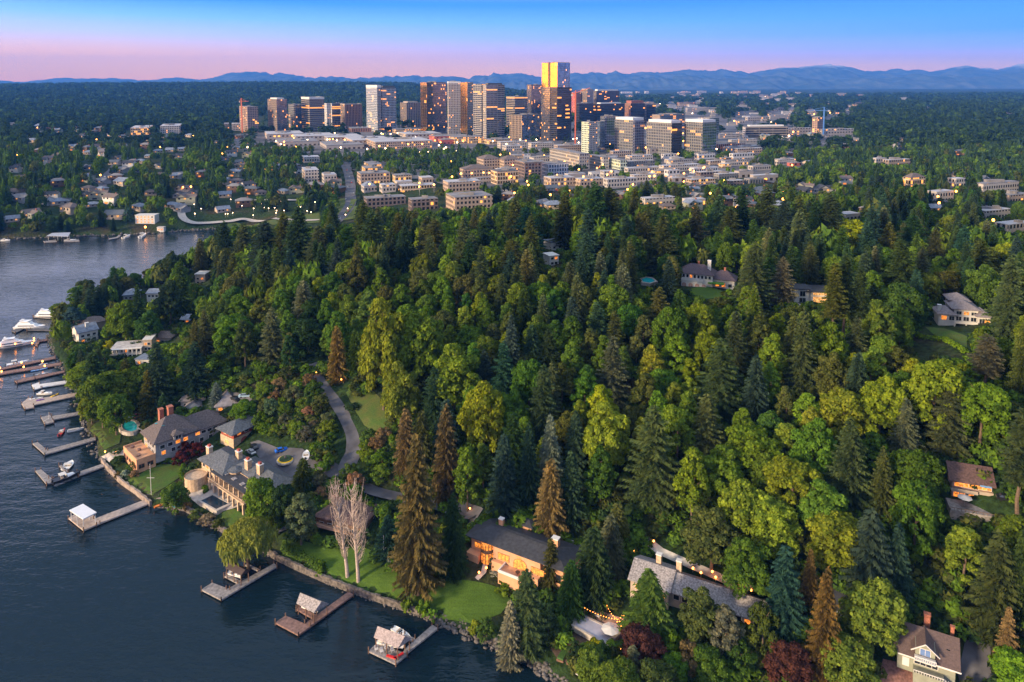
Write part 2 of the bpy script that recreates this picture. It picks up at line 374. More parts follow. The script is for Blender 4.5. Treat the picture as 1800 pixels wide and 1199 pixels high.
def mountain_material():
    m = bpy.data.materials.new("mountain_rock_haze_tinted"); m.use_nodes = True; t = m.node_tree; b = t.nodes["Principled BSDF"]
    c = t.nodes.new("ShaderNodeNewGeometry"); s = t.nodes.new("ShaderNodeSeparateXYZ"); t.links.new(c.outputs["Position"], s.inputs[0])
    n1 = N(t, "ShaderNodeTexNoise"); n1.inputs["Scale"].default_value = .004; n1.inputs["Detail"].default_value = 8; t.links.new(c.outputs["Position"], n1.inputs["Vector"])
    rock = ramp(t, n1.outputs["Fac"], [(.35, (.045, .08, .095)), (.65, (.10, .125, .13))])  # bluish rock: part of the distance haze is put into the colour
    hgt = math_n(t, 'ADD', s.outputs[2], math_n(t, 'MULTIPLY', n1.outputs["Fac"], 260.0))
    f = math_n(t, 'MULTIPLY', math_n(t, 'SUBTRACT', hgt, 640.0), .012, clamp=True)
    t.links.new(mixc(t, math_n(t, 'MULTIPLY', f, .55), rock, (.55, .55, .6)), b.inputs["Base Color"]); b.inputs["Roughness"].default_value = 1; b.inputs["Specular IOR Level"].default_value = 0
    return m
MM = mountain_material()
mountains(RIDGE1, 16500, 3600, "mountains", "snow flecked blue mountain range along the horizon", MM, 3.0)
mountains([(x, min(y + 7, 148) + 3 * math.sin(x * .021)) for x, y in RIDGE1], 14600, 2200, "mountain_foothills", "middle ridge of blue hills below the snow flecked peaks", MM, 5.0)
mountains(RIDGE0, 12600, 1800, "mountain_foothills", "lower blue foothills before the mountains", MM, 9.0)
# haze
hm = bpy.data.materials.new("haze_air"); hm.use_nodes = True; t = hm.node_tree; t.nodes.clear()
pv = t.nodes.new("ShaderNodeVolumePrincipled"); pv.inputs["Color"].default_value = (.07, .30, 1.0, 1); pv.inputs["Density"].default_value = 5.6e-5; pv.inputs["Anisotropy"].default_value = .0
ho = t.nodes.new("ShaderNodeOutputMaterial"); t.links.new(pv.outputs[0], ho.inputs["Volume"])
o = MB().box(-17500, 17500, -950, 19600, -5, 900).build("haze", hm); tag(o, "thin blue evening haze over the lake and city", None, kind="stuff")

# ------------------------------------------------------------------ tree shapes
def unit(v): return v / (np.linalg.norm(v, axis=-1, keepdims=True) + 1e-9)
def rng(s): return np.random.RandomState(abs(int(s)) % 4000000000)
def tri_mesh(name, V, T, mat): return np_mesh(name, V, T, mat)
def conifer(name, seed, H_, R_, n_br, droop=.25, sag=.5, lo=.06, power=.8, spray=1.0, ragged=.3, dens=2.6):
    """Whorled branches that sag outward, each hung with pointed sprays."""
    r = rng(seed); V = []
    for i in range(n_br):
        t = lo + (1 - lo) * (1 - (1 - (i + r.rand()) / n_br) ** .72)
        z = H_ * t; L = (R_ * (1 - t) ** power * (1 - ragged + ragged * 1.6 * r.rand()) + .35) * (1.0 if t > lo + .12 else .8)
        az = i * 2.39996 + r.rand() * .7; dx, dy = math.cos(az), math.sin(az); sx_, sy_ = -dy, dx
        dr = droop * (1.25 - t) + .06 * r.randn(); n = max(2, int(L * dens))
        for k in range(n):
            s = (k + .35 + .5 * r.rand()) / n; ss = s * L
            bz = z - dr * ss - .06 * ss * ss / max(L, 1) + .10 * ss * s * s
            b = np.array((dx * ss, dy * ss, bz)); w = spray * (.55 + .75 * (1 - s)) * (.7 + .6 * r.rand())
            for sgn in (-1, 1):
                out = np.array((dx * .75 + sx_ * sgn * .85, dy * .75 + sy_ * sgn * .85, -sag * (.5 + .8 * r.rand())))
                out /= np.linalg.norm(out); base = b + np.array((sx_, sy_, 0)) * sgn * .05
                wd = np.array((dx, dy, .25 * r.randn())) * .42 * w
                tip = base + out * w * 1.25
                V += [base - wd, base + wd, tip]
            if k % 2 == 0:   # a tuft on top of the branch
                u = np.array((dx * .6, dy * .6, .5 + .4 * r.rand())) * w * .7; sd_ = np.array((sx_, sy_, 0)) * w * .4
                V += [b - sd_, b + sd_, b + u]
    V += [np.array((-.25, 0, H_ * .965)), np.array((.25, 0, H_ * .965)), np.array((0, 0, H_ * 1.01))]
    V = np.array(V); return tri_mesh(name, V, np.arange(len(V)).reshape(-1, 3), M_LEAF)
def lobes_mesh(name, seed, centers, radii, n_leaf, leaf, squash=.72, mat=None, hang=0.0, up=.35):
    r = rng(seed); V = []
    for c, rad in zip(centers, radii):
        n = int(n_leaf * (rad / np.mean(radii)) ** 2)
        d = unit(r.randn(n, 3)); d[:, 2] = np.where(d[:, 2] < -.55, -d[:, 2], d[:, 2])
        p = c + d * rad * (.72 + .34 * r.rand(n, 1)) * np.array((1, 1, squash))
        nr = unit(d + r.randn(n, 3) * .55 + np.array((0, 0, up))); a = unit(np.cross(nr, r.randn(n, 3))); b = np.cross(nr, a)
        s = leaf * (.38 + 1.25 * r.rand(n, 1) ** 1.8)
        if hang: a = unit(a * .35 + np.array((0, 0, -1)) * hang); b = unit(np.cross(a, nr)); q = [p - b * s * .22, p + b * s * .22, p + b * s * .16 + a * s * 2.2, p - b * s * .1 + a * s * 2.0]
        else: q = [p - a * s * .5 - b * s * .32, p + a * s * .42 - b * s * .42, p + a * s * .5 + b * s * .36 + nr * s * .22, p - a * s * .36 + b * s * .5]
        V.append(np.stack(q, 1).reshape(-1, 3))
    V = np.concatenate(V); return np_mesh(name, V, np.arange(len(V)).reshape(-1, 4), mat or M_LEAF)
def broadleaf(name, seed, H_, R_, nl=34, nleaf=150, leaf=.75, bottom=.22, pointy=0.0, hang=0.0):
    r = rng(seed); cs = []; rs = []
    for i in range(nl):
        t = (i + .5) / nl; zz = 1 - 2 * t * .86; az = i * 2.39996 + r.rand() * .8
        rr = math.sqrt(max(0, 1 - zz * zz)) * (1 - pointy * max(0, zz) * .6); k = .58 + .27 * r.rand()
        cz = H_ * (bottom + (1 - bottom) * (.5 + .5 * zz * k * 1.12))
        cs.append((math.cos(az) * rr * R_ * k * 1.12, math.sin(az) * rr * R_ * k * 1.12, cz)); rs.append(R_ * (.17 + .19 * r.rand()))
    for i in range(5):
        cs.append((r.randn() * R_ * .25, r.randn() * R_ * .25, H_ * (.45 + .35 * r.rand()))); rs.append(R_ * .36)
    return lobes_mesh(name, seed + 7, np.array(cs), np.array(rs), nleaf, leaf, hang=hang)
def trunk(name, seed, H_, r0, limbs=0, spread=3.0, top=.9, lean=0.0, mat=None, n=7):
    r = rng(seed); m = MB(); p = np.array((0, 0, -1.5)); segs = 7; rad = r0 * 1.25
    pts_ = []
    for i in range(segs + 1):
        t = i / segs; pts_.append((np.array((lean * t * H_ + .02 * H_ * t * r.randn() * (t < 1), .015 * H_ * t * r.randn() * (t < 1), H_ * top * t - (1.5 if i == 0 else 0))), r0 * (1.2 if i == 0 else 1) * (1 - t * .88)))
    for (a, ra), (b, rb) in zip(pts_[:-1], pts_[1:]): m.tube(a, b, ra, rb, n)
    for i in range(limbs):
        t = .35 + .5 * (i + r.rand()) / max(limbs, 1); j = min(int(t * segs), segs - 1); a = pts_[j][0] * (1 - (t * segs - j)) + pts_[j + 1][0] * (t * segs - j)
        az = i * 2.4 + r.rand(); L = spread * (.6 + .5 * r.rand()); mid = a + np.array((math.cos(az) * L * .5, math.sin(az) * L * .5, L * .35)); e = a + np.array((math.cos(az) * L, math.sin(az) * L, L * .95))
        m.tube(a, mid, r0 * .38, r0 * .26, 5); m.tube(mid, e, r0 * .26, r0 * .08, 5)
    me = m.build(name, mat or M_BARK); d = me.data; bpy.data.objects.remove(me); return d
T = {}
def add_kind(k, crowns, trunks, h, w): T[k] = dict(c=crowns, t=trunks, h=h, w=w)
add_kind('fir', [conifer("fir_crown", s, 30, 6.8, 250, .20, .50, lo=.07, ragged=.5, spray=1.2, power=.62, dens=2.4) for s in (1, 2, 3, 4, 5)], [trunk("fir_trunk", 1, 30, .5)], 30, 13.4)
add_kind('spruce', [conifer("spruce_crown", s, 30, 6.2, 290, .36, .85, lo=.03, ragged=.34, spray=1.15, power=.74, dens=2.4) for s in (11, 12, 13)], [trunk("spruce_trunk", 2, 30, .5)], 30, 12.4)
add_kind('cedar', [conifer("cedar_crown", s, 24, 4.6, 330, .55, 1.2, lo=.0, ragged=.22, spray=.95, power=.58, dens=2.4) for s in (21, 22, 23)], [trunk("cedar_trunk", 3, 24, .45)], 24, 9.4)
add_kind('tallfir', [conifer("tall_fir_crown", s, 34, 5.4, 150, .18, .4, lo=.42, ragged=.5, spray=1.25, power=.55, dens=2.8) for s in (31, 32)], [trunk("tall_fir_trunk", 4, 34, .55)], 34, 11)
add_kind('bigspruce', [conifer("spruce_crown", 91, 40, 7.6, 420, .34, .95, lo=.09, ragged=.36, spray=1.1, power=.78, dens=2.6)], [trunk("spruce_trunk", 9, 40, .9)], 40, 14.6)
add_kind('maple', [broadleaf("maple_crown", s, 18, 6.5, 54, 200, .52, bottom=.06) for s in (41, 42, 43, 44)], [trunk("maple_trunk", 5, 18, .45, 6, 4)], 18, 14.4)
add_kind('alder', [broadleaf("alder_crown", s, 20, 4.4, 46, 160, .46, pointy=.8, bottom=.06) for s in (51, 52, 53)], [trunk("alder_trunk", 6, 20, .35, 5, 3)], 20, 9.8)
add_kind('small', [broadleaf("small_tree_crown", s, 8, 3.6, 22, 150, .34, bottom=.0) for s in (61, 62, 63)], [trunk("small_tree_trunk", 7, 8, .22, 4, 2)], 8, 7.8)
add_kind('poplar', [broadleaf("poplar_crown", s, 24, 2.7, 44, 80, .55, pointy=.6, bottom=.08) for s in (71,)], [trunk("poplar_trunk", 8, 24, .4)], 24, 5.8)
add_kind('bush', [broadleaf("bush_crown", s, 2.4, 1.5, 12, 60, .28, bottom=-.1) for s in (81, 82)], [], 2.4, 3.2)
NAMES = {'bigspruce': ('spruce_tree', 'spruce tree'), 'fir': ('fir_tree', 'fir tree'), 'spruce': ('spruce_tree', 'spruce tree'), 'cedar': ('cedar_tree', 'cedar tree'), 'tallfir': ('tall_fir_tree', 'fir tree'), 'maple': ('maple_tree', 'maple tree'),
         'alder': ('alder_tree', 'alder tree'), 'small': ('small_tree', 'small tree'), 'poplar': ('poplar_tree', 'poplar tree'), 'bush': ('bush', 'bush')}
C = dict(dkgreen=(.034, .066, .026), bluegr=(.036, .070, .052), olive=(.072, .090, .026), gold=(.150, .120, .058), rust=(.115, .076, .036), mid=(.058, .112, .022), bright=(.098, .158, .020), lime=(.135, .195, .020),
         yellow=(.24, .25, .010), purple=(.062, .030, .026), silver=(.20, .24, .20), blue=(.10, .155, .165), warmfir=(.062, .088, .036), grey=(.095, .115, .065), tan=(.19, .135, .075), leaf=(.078, .145, .018), red=(.070, .018, .018))
CW = dict(dkgreen='dark green', bluegr='blue-green', olive='olive green', gold='golden brown', rust='rusty brown', mid='mid green', bright='bright green', lime='lime green', yellow='yellow', purple='dark purple-leaved',
          silver='silvery pale', blue='blue-needled', warmfir='warm green', grey='grey-green', tan='tan', leaf='fresh green', red='dark red-leaved')
TG = {}
def tg_add(x, y, r): TG.setdefault((int(x // 16), int(y // 16)), []).append((x, y, r))
def too_close(x, y, r):
    a, b = int(x // 16), int(y // 16)
    for i in (a - 1, a, a + 1):
        for j in (b - 1, b, b + 1):
            for (u, v, s) in TG.get((i, j), ()):
                if (u - x) ** 2 + (v - y) ** 2 < ((s + r) * .76) ** 2: return True
    return False

THINGS = []                     # (object, adjectives+noun) that get a label naming where they stand
def tree(kind, p, h, w, tint, label=None, group=None, seed=0, extra=''):
    k = T[kind]; r = rng(int(abs(p[0] * 13 + p[1] * 7)) % 99991 + seed)
    nm, noun = NAMES[kind]; root = empty(nm, (p[0], p[1], p[2]), r.rand() * 6.28)
    sz = h / k['h']; sw = w / k['w']; root.scale = (sw * (.94 + .12 * r.rand()), sw * (.94 + .12 * r.rand()), sz)
    c = C[tint]; j = .8 + .4 * r.rand(); g = 1 + .12 * r.randn()
    col = (c[0] * j * g, c[1] * j, c[2] * j * (1 + .15 * r.randn()), 1)
    if k['t']: t_ = link("trunk", k['t'][r.randint(len(k['t']))], root)
    cr = link("crown", k['c'][r.randint(len(k['c']))], root); cr.color = col
    tag(root, label, noun if kind != 'bush' else 'bush', group)
    if not label: THINGS.append((root, f"{'tall ' if h > k['h'] * 1.05 and kind not in ('bush', 'tallfir') else ''}{CW[tint]} {noun}" if not extra else extra))
    return root
def place_px(px, ytop, ybase, wpx, lift=0.0):
    """Tree standing where the pixel at its foot meets the ground; size from its picture extent."""
    p = G(px, ybase); d = ray(px, ytop); t = p[1] / d[1]; h = H + d[2] * t - p[2]; w = wpx / F * (p[1] * CP - (p[2] - H) * SP)
    return p, h, w
TREE_LIST = []                  # footprints used, for spacing: (x, y, r)
def tpx(kind, px, ytop, ybase, wpx, tint, label=None, group=None):
    p, h, w = place_px(px, ytop, ybase, wpx); o = tree(kind, p, h, w, tint, label, group); TREE_LIST.append((p[0], p[1], w / 2)); return o
# trees that stand out in the photograph
tpx('bigspruce', 735, 760, 1042, 108, 'gold', "huge golden brown spruce on the lawn before the terracotta house")
tpx('cedar', 797, 868, 1008, 58, 'dkgreen', "dark green cedar between the huge spruce and the terracotta house")
tpx('fir', 683, 905, 985, 50, 'bluegr', "blue-green fir behind the bare poplars beside the small lawn stair")
tpx('maple', 461, 838, 928, 58, 'bright', "bright green maple at the right corner of the swimming pool terrace")
tpx('maple', 500, 850, 925, 50, 'dkgreen', "dark green maple behind the bright one by the pool terrace")
tpx('alder', 530, 862, 958, 58, 'grey', "grey-green tree left of the brown-roofed house by the bare poplars")
tpx('cedar', 534, 806, 868, 48, 'olive', "olive cedar at the near edge of the motor court")
tpx('maple', 309, 848, 905, 50, 'mid', "round mid green tree between the flagpole lawn and the pool")
for a in [(150, 640, 690, 66, 'bright'), (182, 652, 752, 70, 'bright'), (222, 648, 740, 74, 'bright'), (256, 642, 725, 62, 'mid'), (205, 690, 765, 60, 'bright'), (162, 690, 745, 50, 'lime')]: tpx('maple', *a)
tpx('fir', 280, 598, 728, 62, 'bluegr'); tpx('fir', 262, 650, 740, 40, 'olive')
tpx('spruce', 381, 672, 714, 32, 'blue', "small blue-needled spruce among the grey roofs by the parked cars")
tpx('maple', 430, 705, 742, 44, 'bright', "round bright green maple above the garage with red doors")
tpx('poplar', 1064, 404, 482, 36, 'olive', "slender olive poplar standing alone at the top of the wood")
tpx('maple', 1497, 384, 455, 78, 'yellow', "large yellow-green tree on the ridge above the modern house")
tpx('spruce', 1140, 1000, 1138, 108, 'mid', "broad mid green spruce in front of the long grey-roofed house")
tpx('fir', 925, 1000, 1152, 78, 'warmfir', "warm green fir between the lawn and the string lights")
tpx('spruce', 897, 1055, 1168, 56, 'silver', "silvery pale cedar leaning over the water at the lawn's end")
tpx('fir', 968, 945, 1045, 46, 'warmfir', "slim fir in front of the terracotta house's right end")
tpx('cedar', 1042, 926, 1062, 88, 'dkgreen', "broad dark green cedar right of the terracotta house")
tpx('cedar', 1085, 884, 965, 62, 'olive', "pointed olive cedar uphill of the garden path")
tpx('cedar', 1004, 985, 1090, 60, 'mid', "mid green cedar left of the covered swimming pool")
tpx('maple', 1128, 1100, 1188, 78, 'purple', "dark purple-leaved maple beside the covered pool")
tpx('maple', 1385, 1140, 1215, 80, 'purple', "dark purple-leaved maple at the photo's lower edge below the grey-roofed house")
tpx('spruce', 1446, 998, 1190, 76, 'rust', "tall rusty brown spruce left of the lower bright maples")
tpx('spruce', 1422, 965, 1075, 42, 'gold', "narrow golden brown spruce right of the long grey roof")
tpx('fir', 1376, 958, 1125, 84, 'bluegr', "blue-green fir covering the right end of the grey-roofed house")
tpx('spruce', 1525, 893, 1068, 116, 'bluegr', "broad blue-green spruce in the wood above the brown-roofed cottage")
tpx('spruce', 1574, 918, 1060, 62, 'bluegr', "narrow blue-green spruce right behind the broad one above the cottage")
tpx('maple', 1532, 1022, 1150, 104, 'bright', "bright green maple left of the brown-roofed cottage")
tpx('maple', 1488, 1122, 1215, 100, 'bright', "bright green maple at the lower edge left of the cottage")
tpx('spruce', 1746, 936, 1112, 104, 'warmfir', "warm green spruce uphill of the cottage's driveway")
tpx('spruce', 1792, 928, 1085, 70, 'olive', "olive spruce cut by the right edge above the driveway")
tpx('spruce', 1768, 1066, 1168, 46, 'tan', "small tan spruce standing on the cottage's driveway edge")
tpx('maple', 1785, 1148, 1215, 80, 'lime', "lime yellow maple in the lower right corner")
tpx('tallfir', 1786, 718, 935, 84, 'warmfir', "tall bare-trunked fir right of the house with the blue awning")
tpx('tallfir', 1463, 462, 622, 62, 'olive', "bare-trunked fir on the slope, left one of the pair below the modern house")
tpx('tallfir', 1481, 446, 612, 60, 'warmfir', "bare-trunked fir on the slope, right one of the pair below the modern house")
tpx('tallfir', 1508, 470, 612, 50, 'warmfir', "bare-trunked fir just right of the pair below the modern house")
tpx('tallfir', 1731, 588, 700, 70, 'grey', "grey-green bare-trunked fir below the clipped hedge of the white house")
tpx('tallfir', 900, 420, 505, 62, 'olive', "olive bare-trunked fir left of the ridge houses behind the wood")
for a in [('spruce', 886, 762, 900, 72, 'bluegr'), ('spruce', 930, 742, 888, 56, 'bluegr'), ('spruce', 967, 728, 872, 60, 'blue'), ('cedar', 968, 806, 935, 62, 'gold'), ('spruce', 1003, 792, 918, 60, 'bluegr'),
          ('fir', 1147, 712, 892, 104, 'warmfir'), ('cedar', 785, 712, 872, 58, 'rust'), ('cedar', 715, 718, 838, 52, 'gold'), ('cedar', 742, 720, 830, 50, 'olive'), ('cedar', 594, 572, 668, 40, 'gold'),
          ('spruce', 1011, 722, 850, 60, 'bluegr'), ('fir', 955, 640, 780, 66, 'warmfir'), ('fir', 885, 600, 720, 56, 'bluegr'), ('fir', 1076, 590, 720, 70, 'grey'), ('fir', 1265, 595, 740, 96, 'warmfir'), ('fir', 1240, 690, 820, 80, 'warmfir'),
          ('fir', 1325, 425, 550, 74, 'warmfir'), ('fir', 1375, 450, 540, 52, 'grey'), ('fir', 1408, 540, 700, 60, 'warmfir'), ('fir', 1080, 545, 640, 50, 'warmfir'), ('fir', 1005, 520, 610, 44, 'bluegr'),
          ('fir', 1290, 545, 680, 56, 'warmfir'), ('fir', 1580, 420, 545, 90, 'warmfir'), ('fir', 1770, 445, 600, 76, 'grey'), ('fir', 1665, 665, 800, 78, 'warmfir'), ('spruce', 1490, 735, 890, 90, 'warmfir'),
          ('spruce', 1548, 785, 915, 60, 'olive'), ('spruce', 1590, 700, 800, 60, 'grey'), ('fir', 735, 590, 700, 52, 'bluegr'), ('fir', 765, 645, 760, 64, 'bluegr'), ('fir', 480, 540, 640, 50, 'grey'), ('fir', 345, 600, 700, 56, 'bluegr'),
          ('maple', 1322, 748, 850, 96, 'lime'), ('maple', 1268, 790, 890, 84, 'bright'), ('maple', 1300, 850, 960, 90, 'lime'), ('maple', 1392, 806, 915, 100, 'lime'), ('maple', 1445, 850, 950, 84, 'bright'), ('maple', 1360, 880, 985, 92, 'lime'), ('maple', 1345, 800, 890, 60, 'leaf'), ('maple', 1480, 680, 790, 90, 'lime'), ('maple', 1545, 662, 780, 90, 'lime'), ('maple', 1640, 632, 770, 110, 'lime'),
          ('maple', 1722, 668, 788, 88, 'bright'), ('maple', 1066, 712, 840, 84, 'lime'), ('maple', 1190, 712, 820, 74, 'lime'), ('maple', 1610, 790, 900, 90, 'mid'), ('maple', 1606, 850, 985, 84, 'bright'), ('maple', 675, 530, 720, 84, 'lime'),
          ('maple', 740, 545, 690, 90, 'bright'), ('maple', 800, 610, 730, 90, 'lime'), ('maple', 850, 672, 810, 76, 'lime'), ('alder', 822, 780, 900, 50, 'bright'), ('maple', 1470, 900, 1010, 100, 'lime'), ('maple', 1250, 900, 1000, 100, 'olive'),
          ('maple', 1310, 950, 1060, 90, 'mid'), ('maple', 1175, 540, 640, 70, 'leaf'), ('maple', 705, 640, 760, 70, 'bright'), ('maple', 1585, 500, 595, 84, 'mid'), ('maple', 1205, 383, 450, 46, 'lime'),
          ('maple', 1350, 455, 520, 30, 'mid'), ('maple', 222, 530, 602, 62, 'bright'), ('maple', 262, 548, 604, 44, 'mid'), ('fir', 245, 500, 600, 36, 'dkgreen'), ('fir', 320, 455, 560, 44, 'mid'), ('alder', 300, 485, 580, 50, 'dkgreen'),
          ('fir', 158, 505, 570, 28, 'bluegr'), ('fir', 175, 500, 565, 32, 'bluegr'), ('fir', 187, 497, 560, 34, 'bluegr'), ('alder', 130, 535, 590, 40, 'bluegr'), ('cedar', 345, 560, 640, 28, 'olive'), ('small', 185, 612, 640, 26, 'mid'),
          ('maple', 1230, 1040, 1130, 76, 'olive'), ('alder', 1275, 1060, 1165, 60, 'grey'), ('small', 1340, 1060, 1160, 60, 'olive'), ('small', 1210, 1130, 1190, 60, 'gold'), ('maple', 1245, 1140, 1210, 70, 'leaf'), ('small', 1180, 1110, 1170, 50, 'bright'),
          ('fir', 1112, 1135, 1215, 56, 'grey'), ('small', 1300, 1130, 1190, 60, 'mid'), ('maple', 1180, 1150, 1215, 60, 'leaf'), ('small', 855, 1085, 1130, 36, 'mid'), ('small', 965, 1075, 1130, 40, 'dkgreen'), ('small', 1055, 1130, 1180, 44, 'mid'), ('small', 1010, 1125, 1170, 30, 'dkgreen')]: tpx(*a)

RIDGE_T = [(396, 388, 88), (430, 392, 90), (468, 388, 96), (500, 372, 100), (526, 362, 112), (562, 396, 84), (582, 392, 80), (640, 352, 96), (655, 372, 92), (688, 400, 80), (712, 396, 84), (765, 384, 92), (850, 382, 90), (905, 346, 104), (925, 362, 90), (992, 336, 100), (1045, 320, 118), (1072, 330, 104), (1100, 378, 90), (1132, 372, 92), (1166, 368, 94), (1222, 358, 96), (1262, 344, 104), (1282, 362, 92), (1302, 332, 112), (1345, 326, 118), (1376, 350, 100), (1402, 342, 106), (1432, 352, 100), (1456, 340, 112), (1530, 362, 100), (1560, 392, 90), (1602, 376, 96), (1640, 400, 92), (1690, 396, 96), (1720, 420, 90)]
for i, (x, y, hp) in enumerate(RIDGE_T): tpx(('fir', 'spruce', 'fir')[i % 3], x, y, y + hp, hp * (.56 + .1 * (i % 3)), ('dkgreen', 'warmfir', 'bluegr', 'olive')[i % 4])
rb = rng(321)
for i in range(150):
    x, y = (448 + 155 * rb.rand(), 668 + 112 * rb.rand()) if i < 95 else ((634 + 62 * rb.rand(), 775 + 75 * rb.rand()) if i < 120 else (548 + 90 * rb.rand(), 845 + 40 * rb.rand()))
    if (548 + (y - 655) * .62 - 14 < x < 592 + (y - 655) * .62 and y < 770) or (x > 590 and y < 860 and i < 95): continue
    p_ = G(x, y); w_ = 4 + 3.5 * rb.rand()
    if too_close(p_[0], p_[1], w_ * .35): continue
    tg_add(p_[0], p_[1], w_ * .35); tree('small', p_ - np.array((0, 0, .6)), w_ * (.8 + .4 * rb.rand()), w_, ('mid', 'olive', 'leaf', 'bright', 'grey', 'lime', 'tan')[rb.randint(7)])
# willow by the boat canopy
def willow():
    p, h, w = place_px(437, 920, 1002, 104); r = rng(5); cs = []; rs = []
    for i in range(30):
        a = i * 2.4; k = math.sqrt((i + .5) / 30) * .78; cs.append((math.cos(a) * k * w / 2, math.sin(a) * k * w / 2, h * (.92 - .35 * k * k) - .4)); rs.append(w * .13 * (.8 + .4 * r.rand()))
    root = empty("willow_tree", p); me = lobes_mesh("willow_crown", 3, np.array(cs), np.array(rs), 330, .85, hang=1.0, up=0)
    cr = link("crown", me, root); cr.color = (.20, .235, .055, 1); link("trunk", trunk("willow_trunk", 9, h, .5, 7, w * .33, top=.75), root)
    tag(root, "pale green weeping willow hanging over the seawall by the dark boat canopy", "willow tree"); TREE_LIST.append((p[0], p[1], w / 2))
willow()
def dead_poplar(px, ytop, ybase, wpx, label, seed):
    p, h, w = place_px(px, ytop, ybase, wpx); r = rng(seed); mat = pmat("dead_bark", (.38, .31, .27), .9, scale=1.5); m = MB(); root = empty("bare_poplar", p)
    lean = -.115 if seed == 1 else -.06; bias = -.9 if seed == 1 else 1.0; pts_ = [(lean * h * (i / 10) ** 1.2, .1 * math.sin(i), h * .96 * i / 10 - (1 if i == 0 else 0)) for i in range(11)]
    for i in range(10): m.tube(pts_[i], pts_[i + 1], .5 * (1 - i / 10) ** .8 + .06, .5 * (1 - (i + 1) / 10) ** .8 + .05, 8)
    m.build("trunk", mat, root)
    b = MB()
    for i in range(105):
        t = .17 + .8 * r.rand(); j = int(t * 10); q = np.array(pts_[j]) * (1 - (t * 10 - j)) + np.array(pts_[min(j + 1, 10)]) * (t * 10 - j)
        a = r.rand() * 6.28; a = math.atan2(math.sin(a), math.cos(a) + bias * .6); L = w * .52 * (.35 + .75 * math.sin(min(1, (t - .1) * 1.25) * 3.0)) * (.5 + .6 * r.rand()); up = L * (1.6 + r.rand())
        e1 = q + np.array((math.cos(a) * L * .75, math.sin(a) * L * .75, up * .5)); e2 = q + np.array((math.cos(a) * L, math.sin(a) * L, up * 1.25))
        b.tube(q, e1, .10, .06, 4); b.tube(e1, e2, .06, .02, 3)
        for k in range(3):
            s = e1 + (e2 - e1) * r.rand(); d = np.array((r.randn() * 1.2, r.randn() * 1.2, r.rand() * 2.2 - .3)) * .6; b.tube(s, s + d * .6, .045, .02, 3)
    b.build("branch", mat, root); tag(root, label, "bare tree", "bare poplars on the lawn"); TREE_LIST.append((p[0], p[1], 3))
dead_poplar(611, 848, 1014, 34, "leafless pale poplar on the lawn, the slimmer left one of the two", 1)
dead_poplar(630, 852, 1022, 44, "leafless pale poplar on the lawn, the wider right one of the two", 2)

# ------------------------------------------------------------------ keep-clear areas (pixel boxes: x0, y0, x1, y1 and how far down trees may not stand)
CLEAR = [(562, 665, 612, 740), (590, 740, 635, 840), (630, 850, 700, 875), (790, 880, 840, 915), (325, 840, 440, 925), (440, 775, 545, 845), (195, 725, 250, 765), (500, 955, 900, 1095), (625, 700, 680, 760),
         (1005, 1066, 1100, 1130), (1560, 1160, 1745, 1200), (1690, 1126, 1750, 1200), (1218, 505, 1270, 524), (1608, 575, 1705, 628), (1128, 486, 1152, 500), (1655, 860, 1740, 900),
         (158, 735, 212, 790), (215, 815, 325, 875), (322, 372, 560, 398), (600, 300, 622, 395), (392, 898, 430, 930), (855, 985, 905, 1020), (1150, 975, 1330, 1045), (385, 690, 440, 710), (840, 975, 862, 1015)]
ADDED_CLEAR = []
def blocked(p, h, w):
    x, yb = proj(p); _, yt = proj((p[0], p[1], p[2] + h)); hw = w / 2 / max(p[1], 1) * F * .85
    for x0, y0, x1, y1 in CLEAR:
        if x + hw > x0 and x - hw < x1 and yt < y1 - 3 and yb > y0 + 3: return True
    for x0, y0, x1, y1 in ADDED_CLEAR:
        if x + hw > x0 and x - hw < x1 and yt < y1 and yb > y0 * .4 + y1 * .6: return True
    return False
# ------------------------------------------------------------------ materials of built things
def M(n, *a, **k): return MATS[n] if n in MATS else pmat(n, *a, **k)
SLATE = M("slate_roof", (.085, .095, .11), .55, var=.2, scale=1.6, bump=.4); SHINGLE = M("brown_shingle_roof", (.135, .105, .095), .8, var=.22, scale=2.2, bump=.4)
GREYSH = M("weathered_shake_roof", (.26, .24, .245), .85, var=.25, scale=2.5, bump=.4); DKROOF = M("dark_roof", (.035, .037, .045), .7, var=.15, scale=1.2); REDROOF = M("red_brown_roof", (.095, .055, .05), .8, var=.2, scale=2)
NAVY = M("blue_grey_roof", (.16, .19, .25), .6, var=.15); WHITE = M("white_wall", (.56, .54, .52), .6, var=.05); CREAM = M("cream_stone", (.48, .35, .24), .8, var=.12, scale=1.5)
TERRA = M("terracotta_stucco", (.56, .30, .17), .8, var=.06, scale=.5); BRICK = M("red_brick", (.33, .12, .075), .85, var=.2, scale=3); BEIGE = M("beige_wall", (.38, .31, .25), .8, var=.08)
BROWN = M("brown_timber", (.15, .085, .055), .8, var=.2, scale=1.5); GREYW = M("grey_siding", (.26, .26, .27), .8, var=.1); SAGE = M("sage_siding", (.25, .26, .20), .8, var=.06); REDW = M("red_painted_timber", (.28, .055, .035), .7, var=.1)
DARKW = M("dark_glass", (.02, .025, .035), .08, var=0, spec=.8); LIT = M("lit_window", (.3, .16, .05), .4, var=.0, emit=(1, .27, .03), estr=1.15); LITW = M("warm_lit_window", (.3, .2, .1), .4, var=0, emit=(1, .42, .10), estr=.95)
TRIM = M("white_trim", (.62, .60, .58), .5, var=0); CONC = M("concrete", (.42, .40, .39), .85, var=.12, scale=.7); ASPH = M("asphalt", (.085, .085, .10), .9, var=.16, scale=.25); PAVE = M("pale_paving", (.40, .36, .33), .8, var=.1, scale=.8)
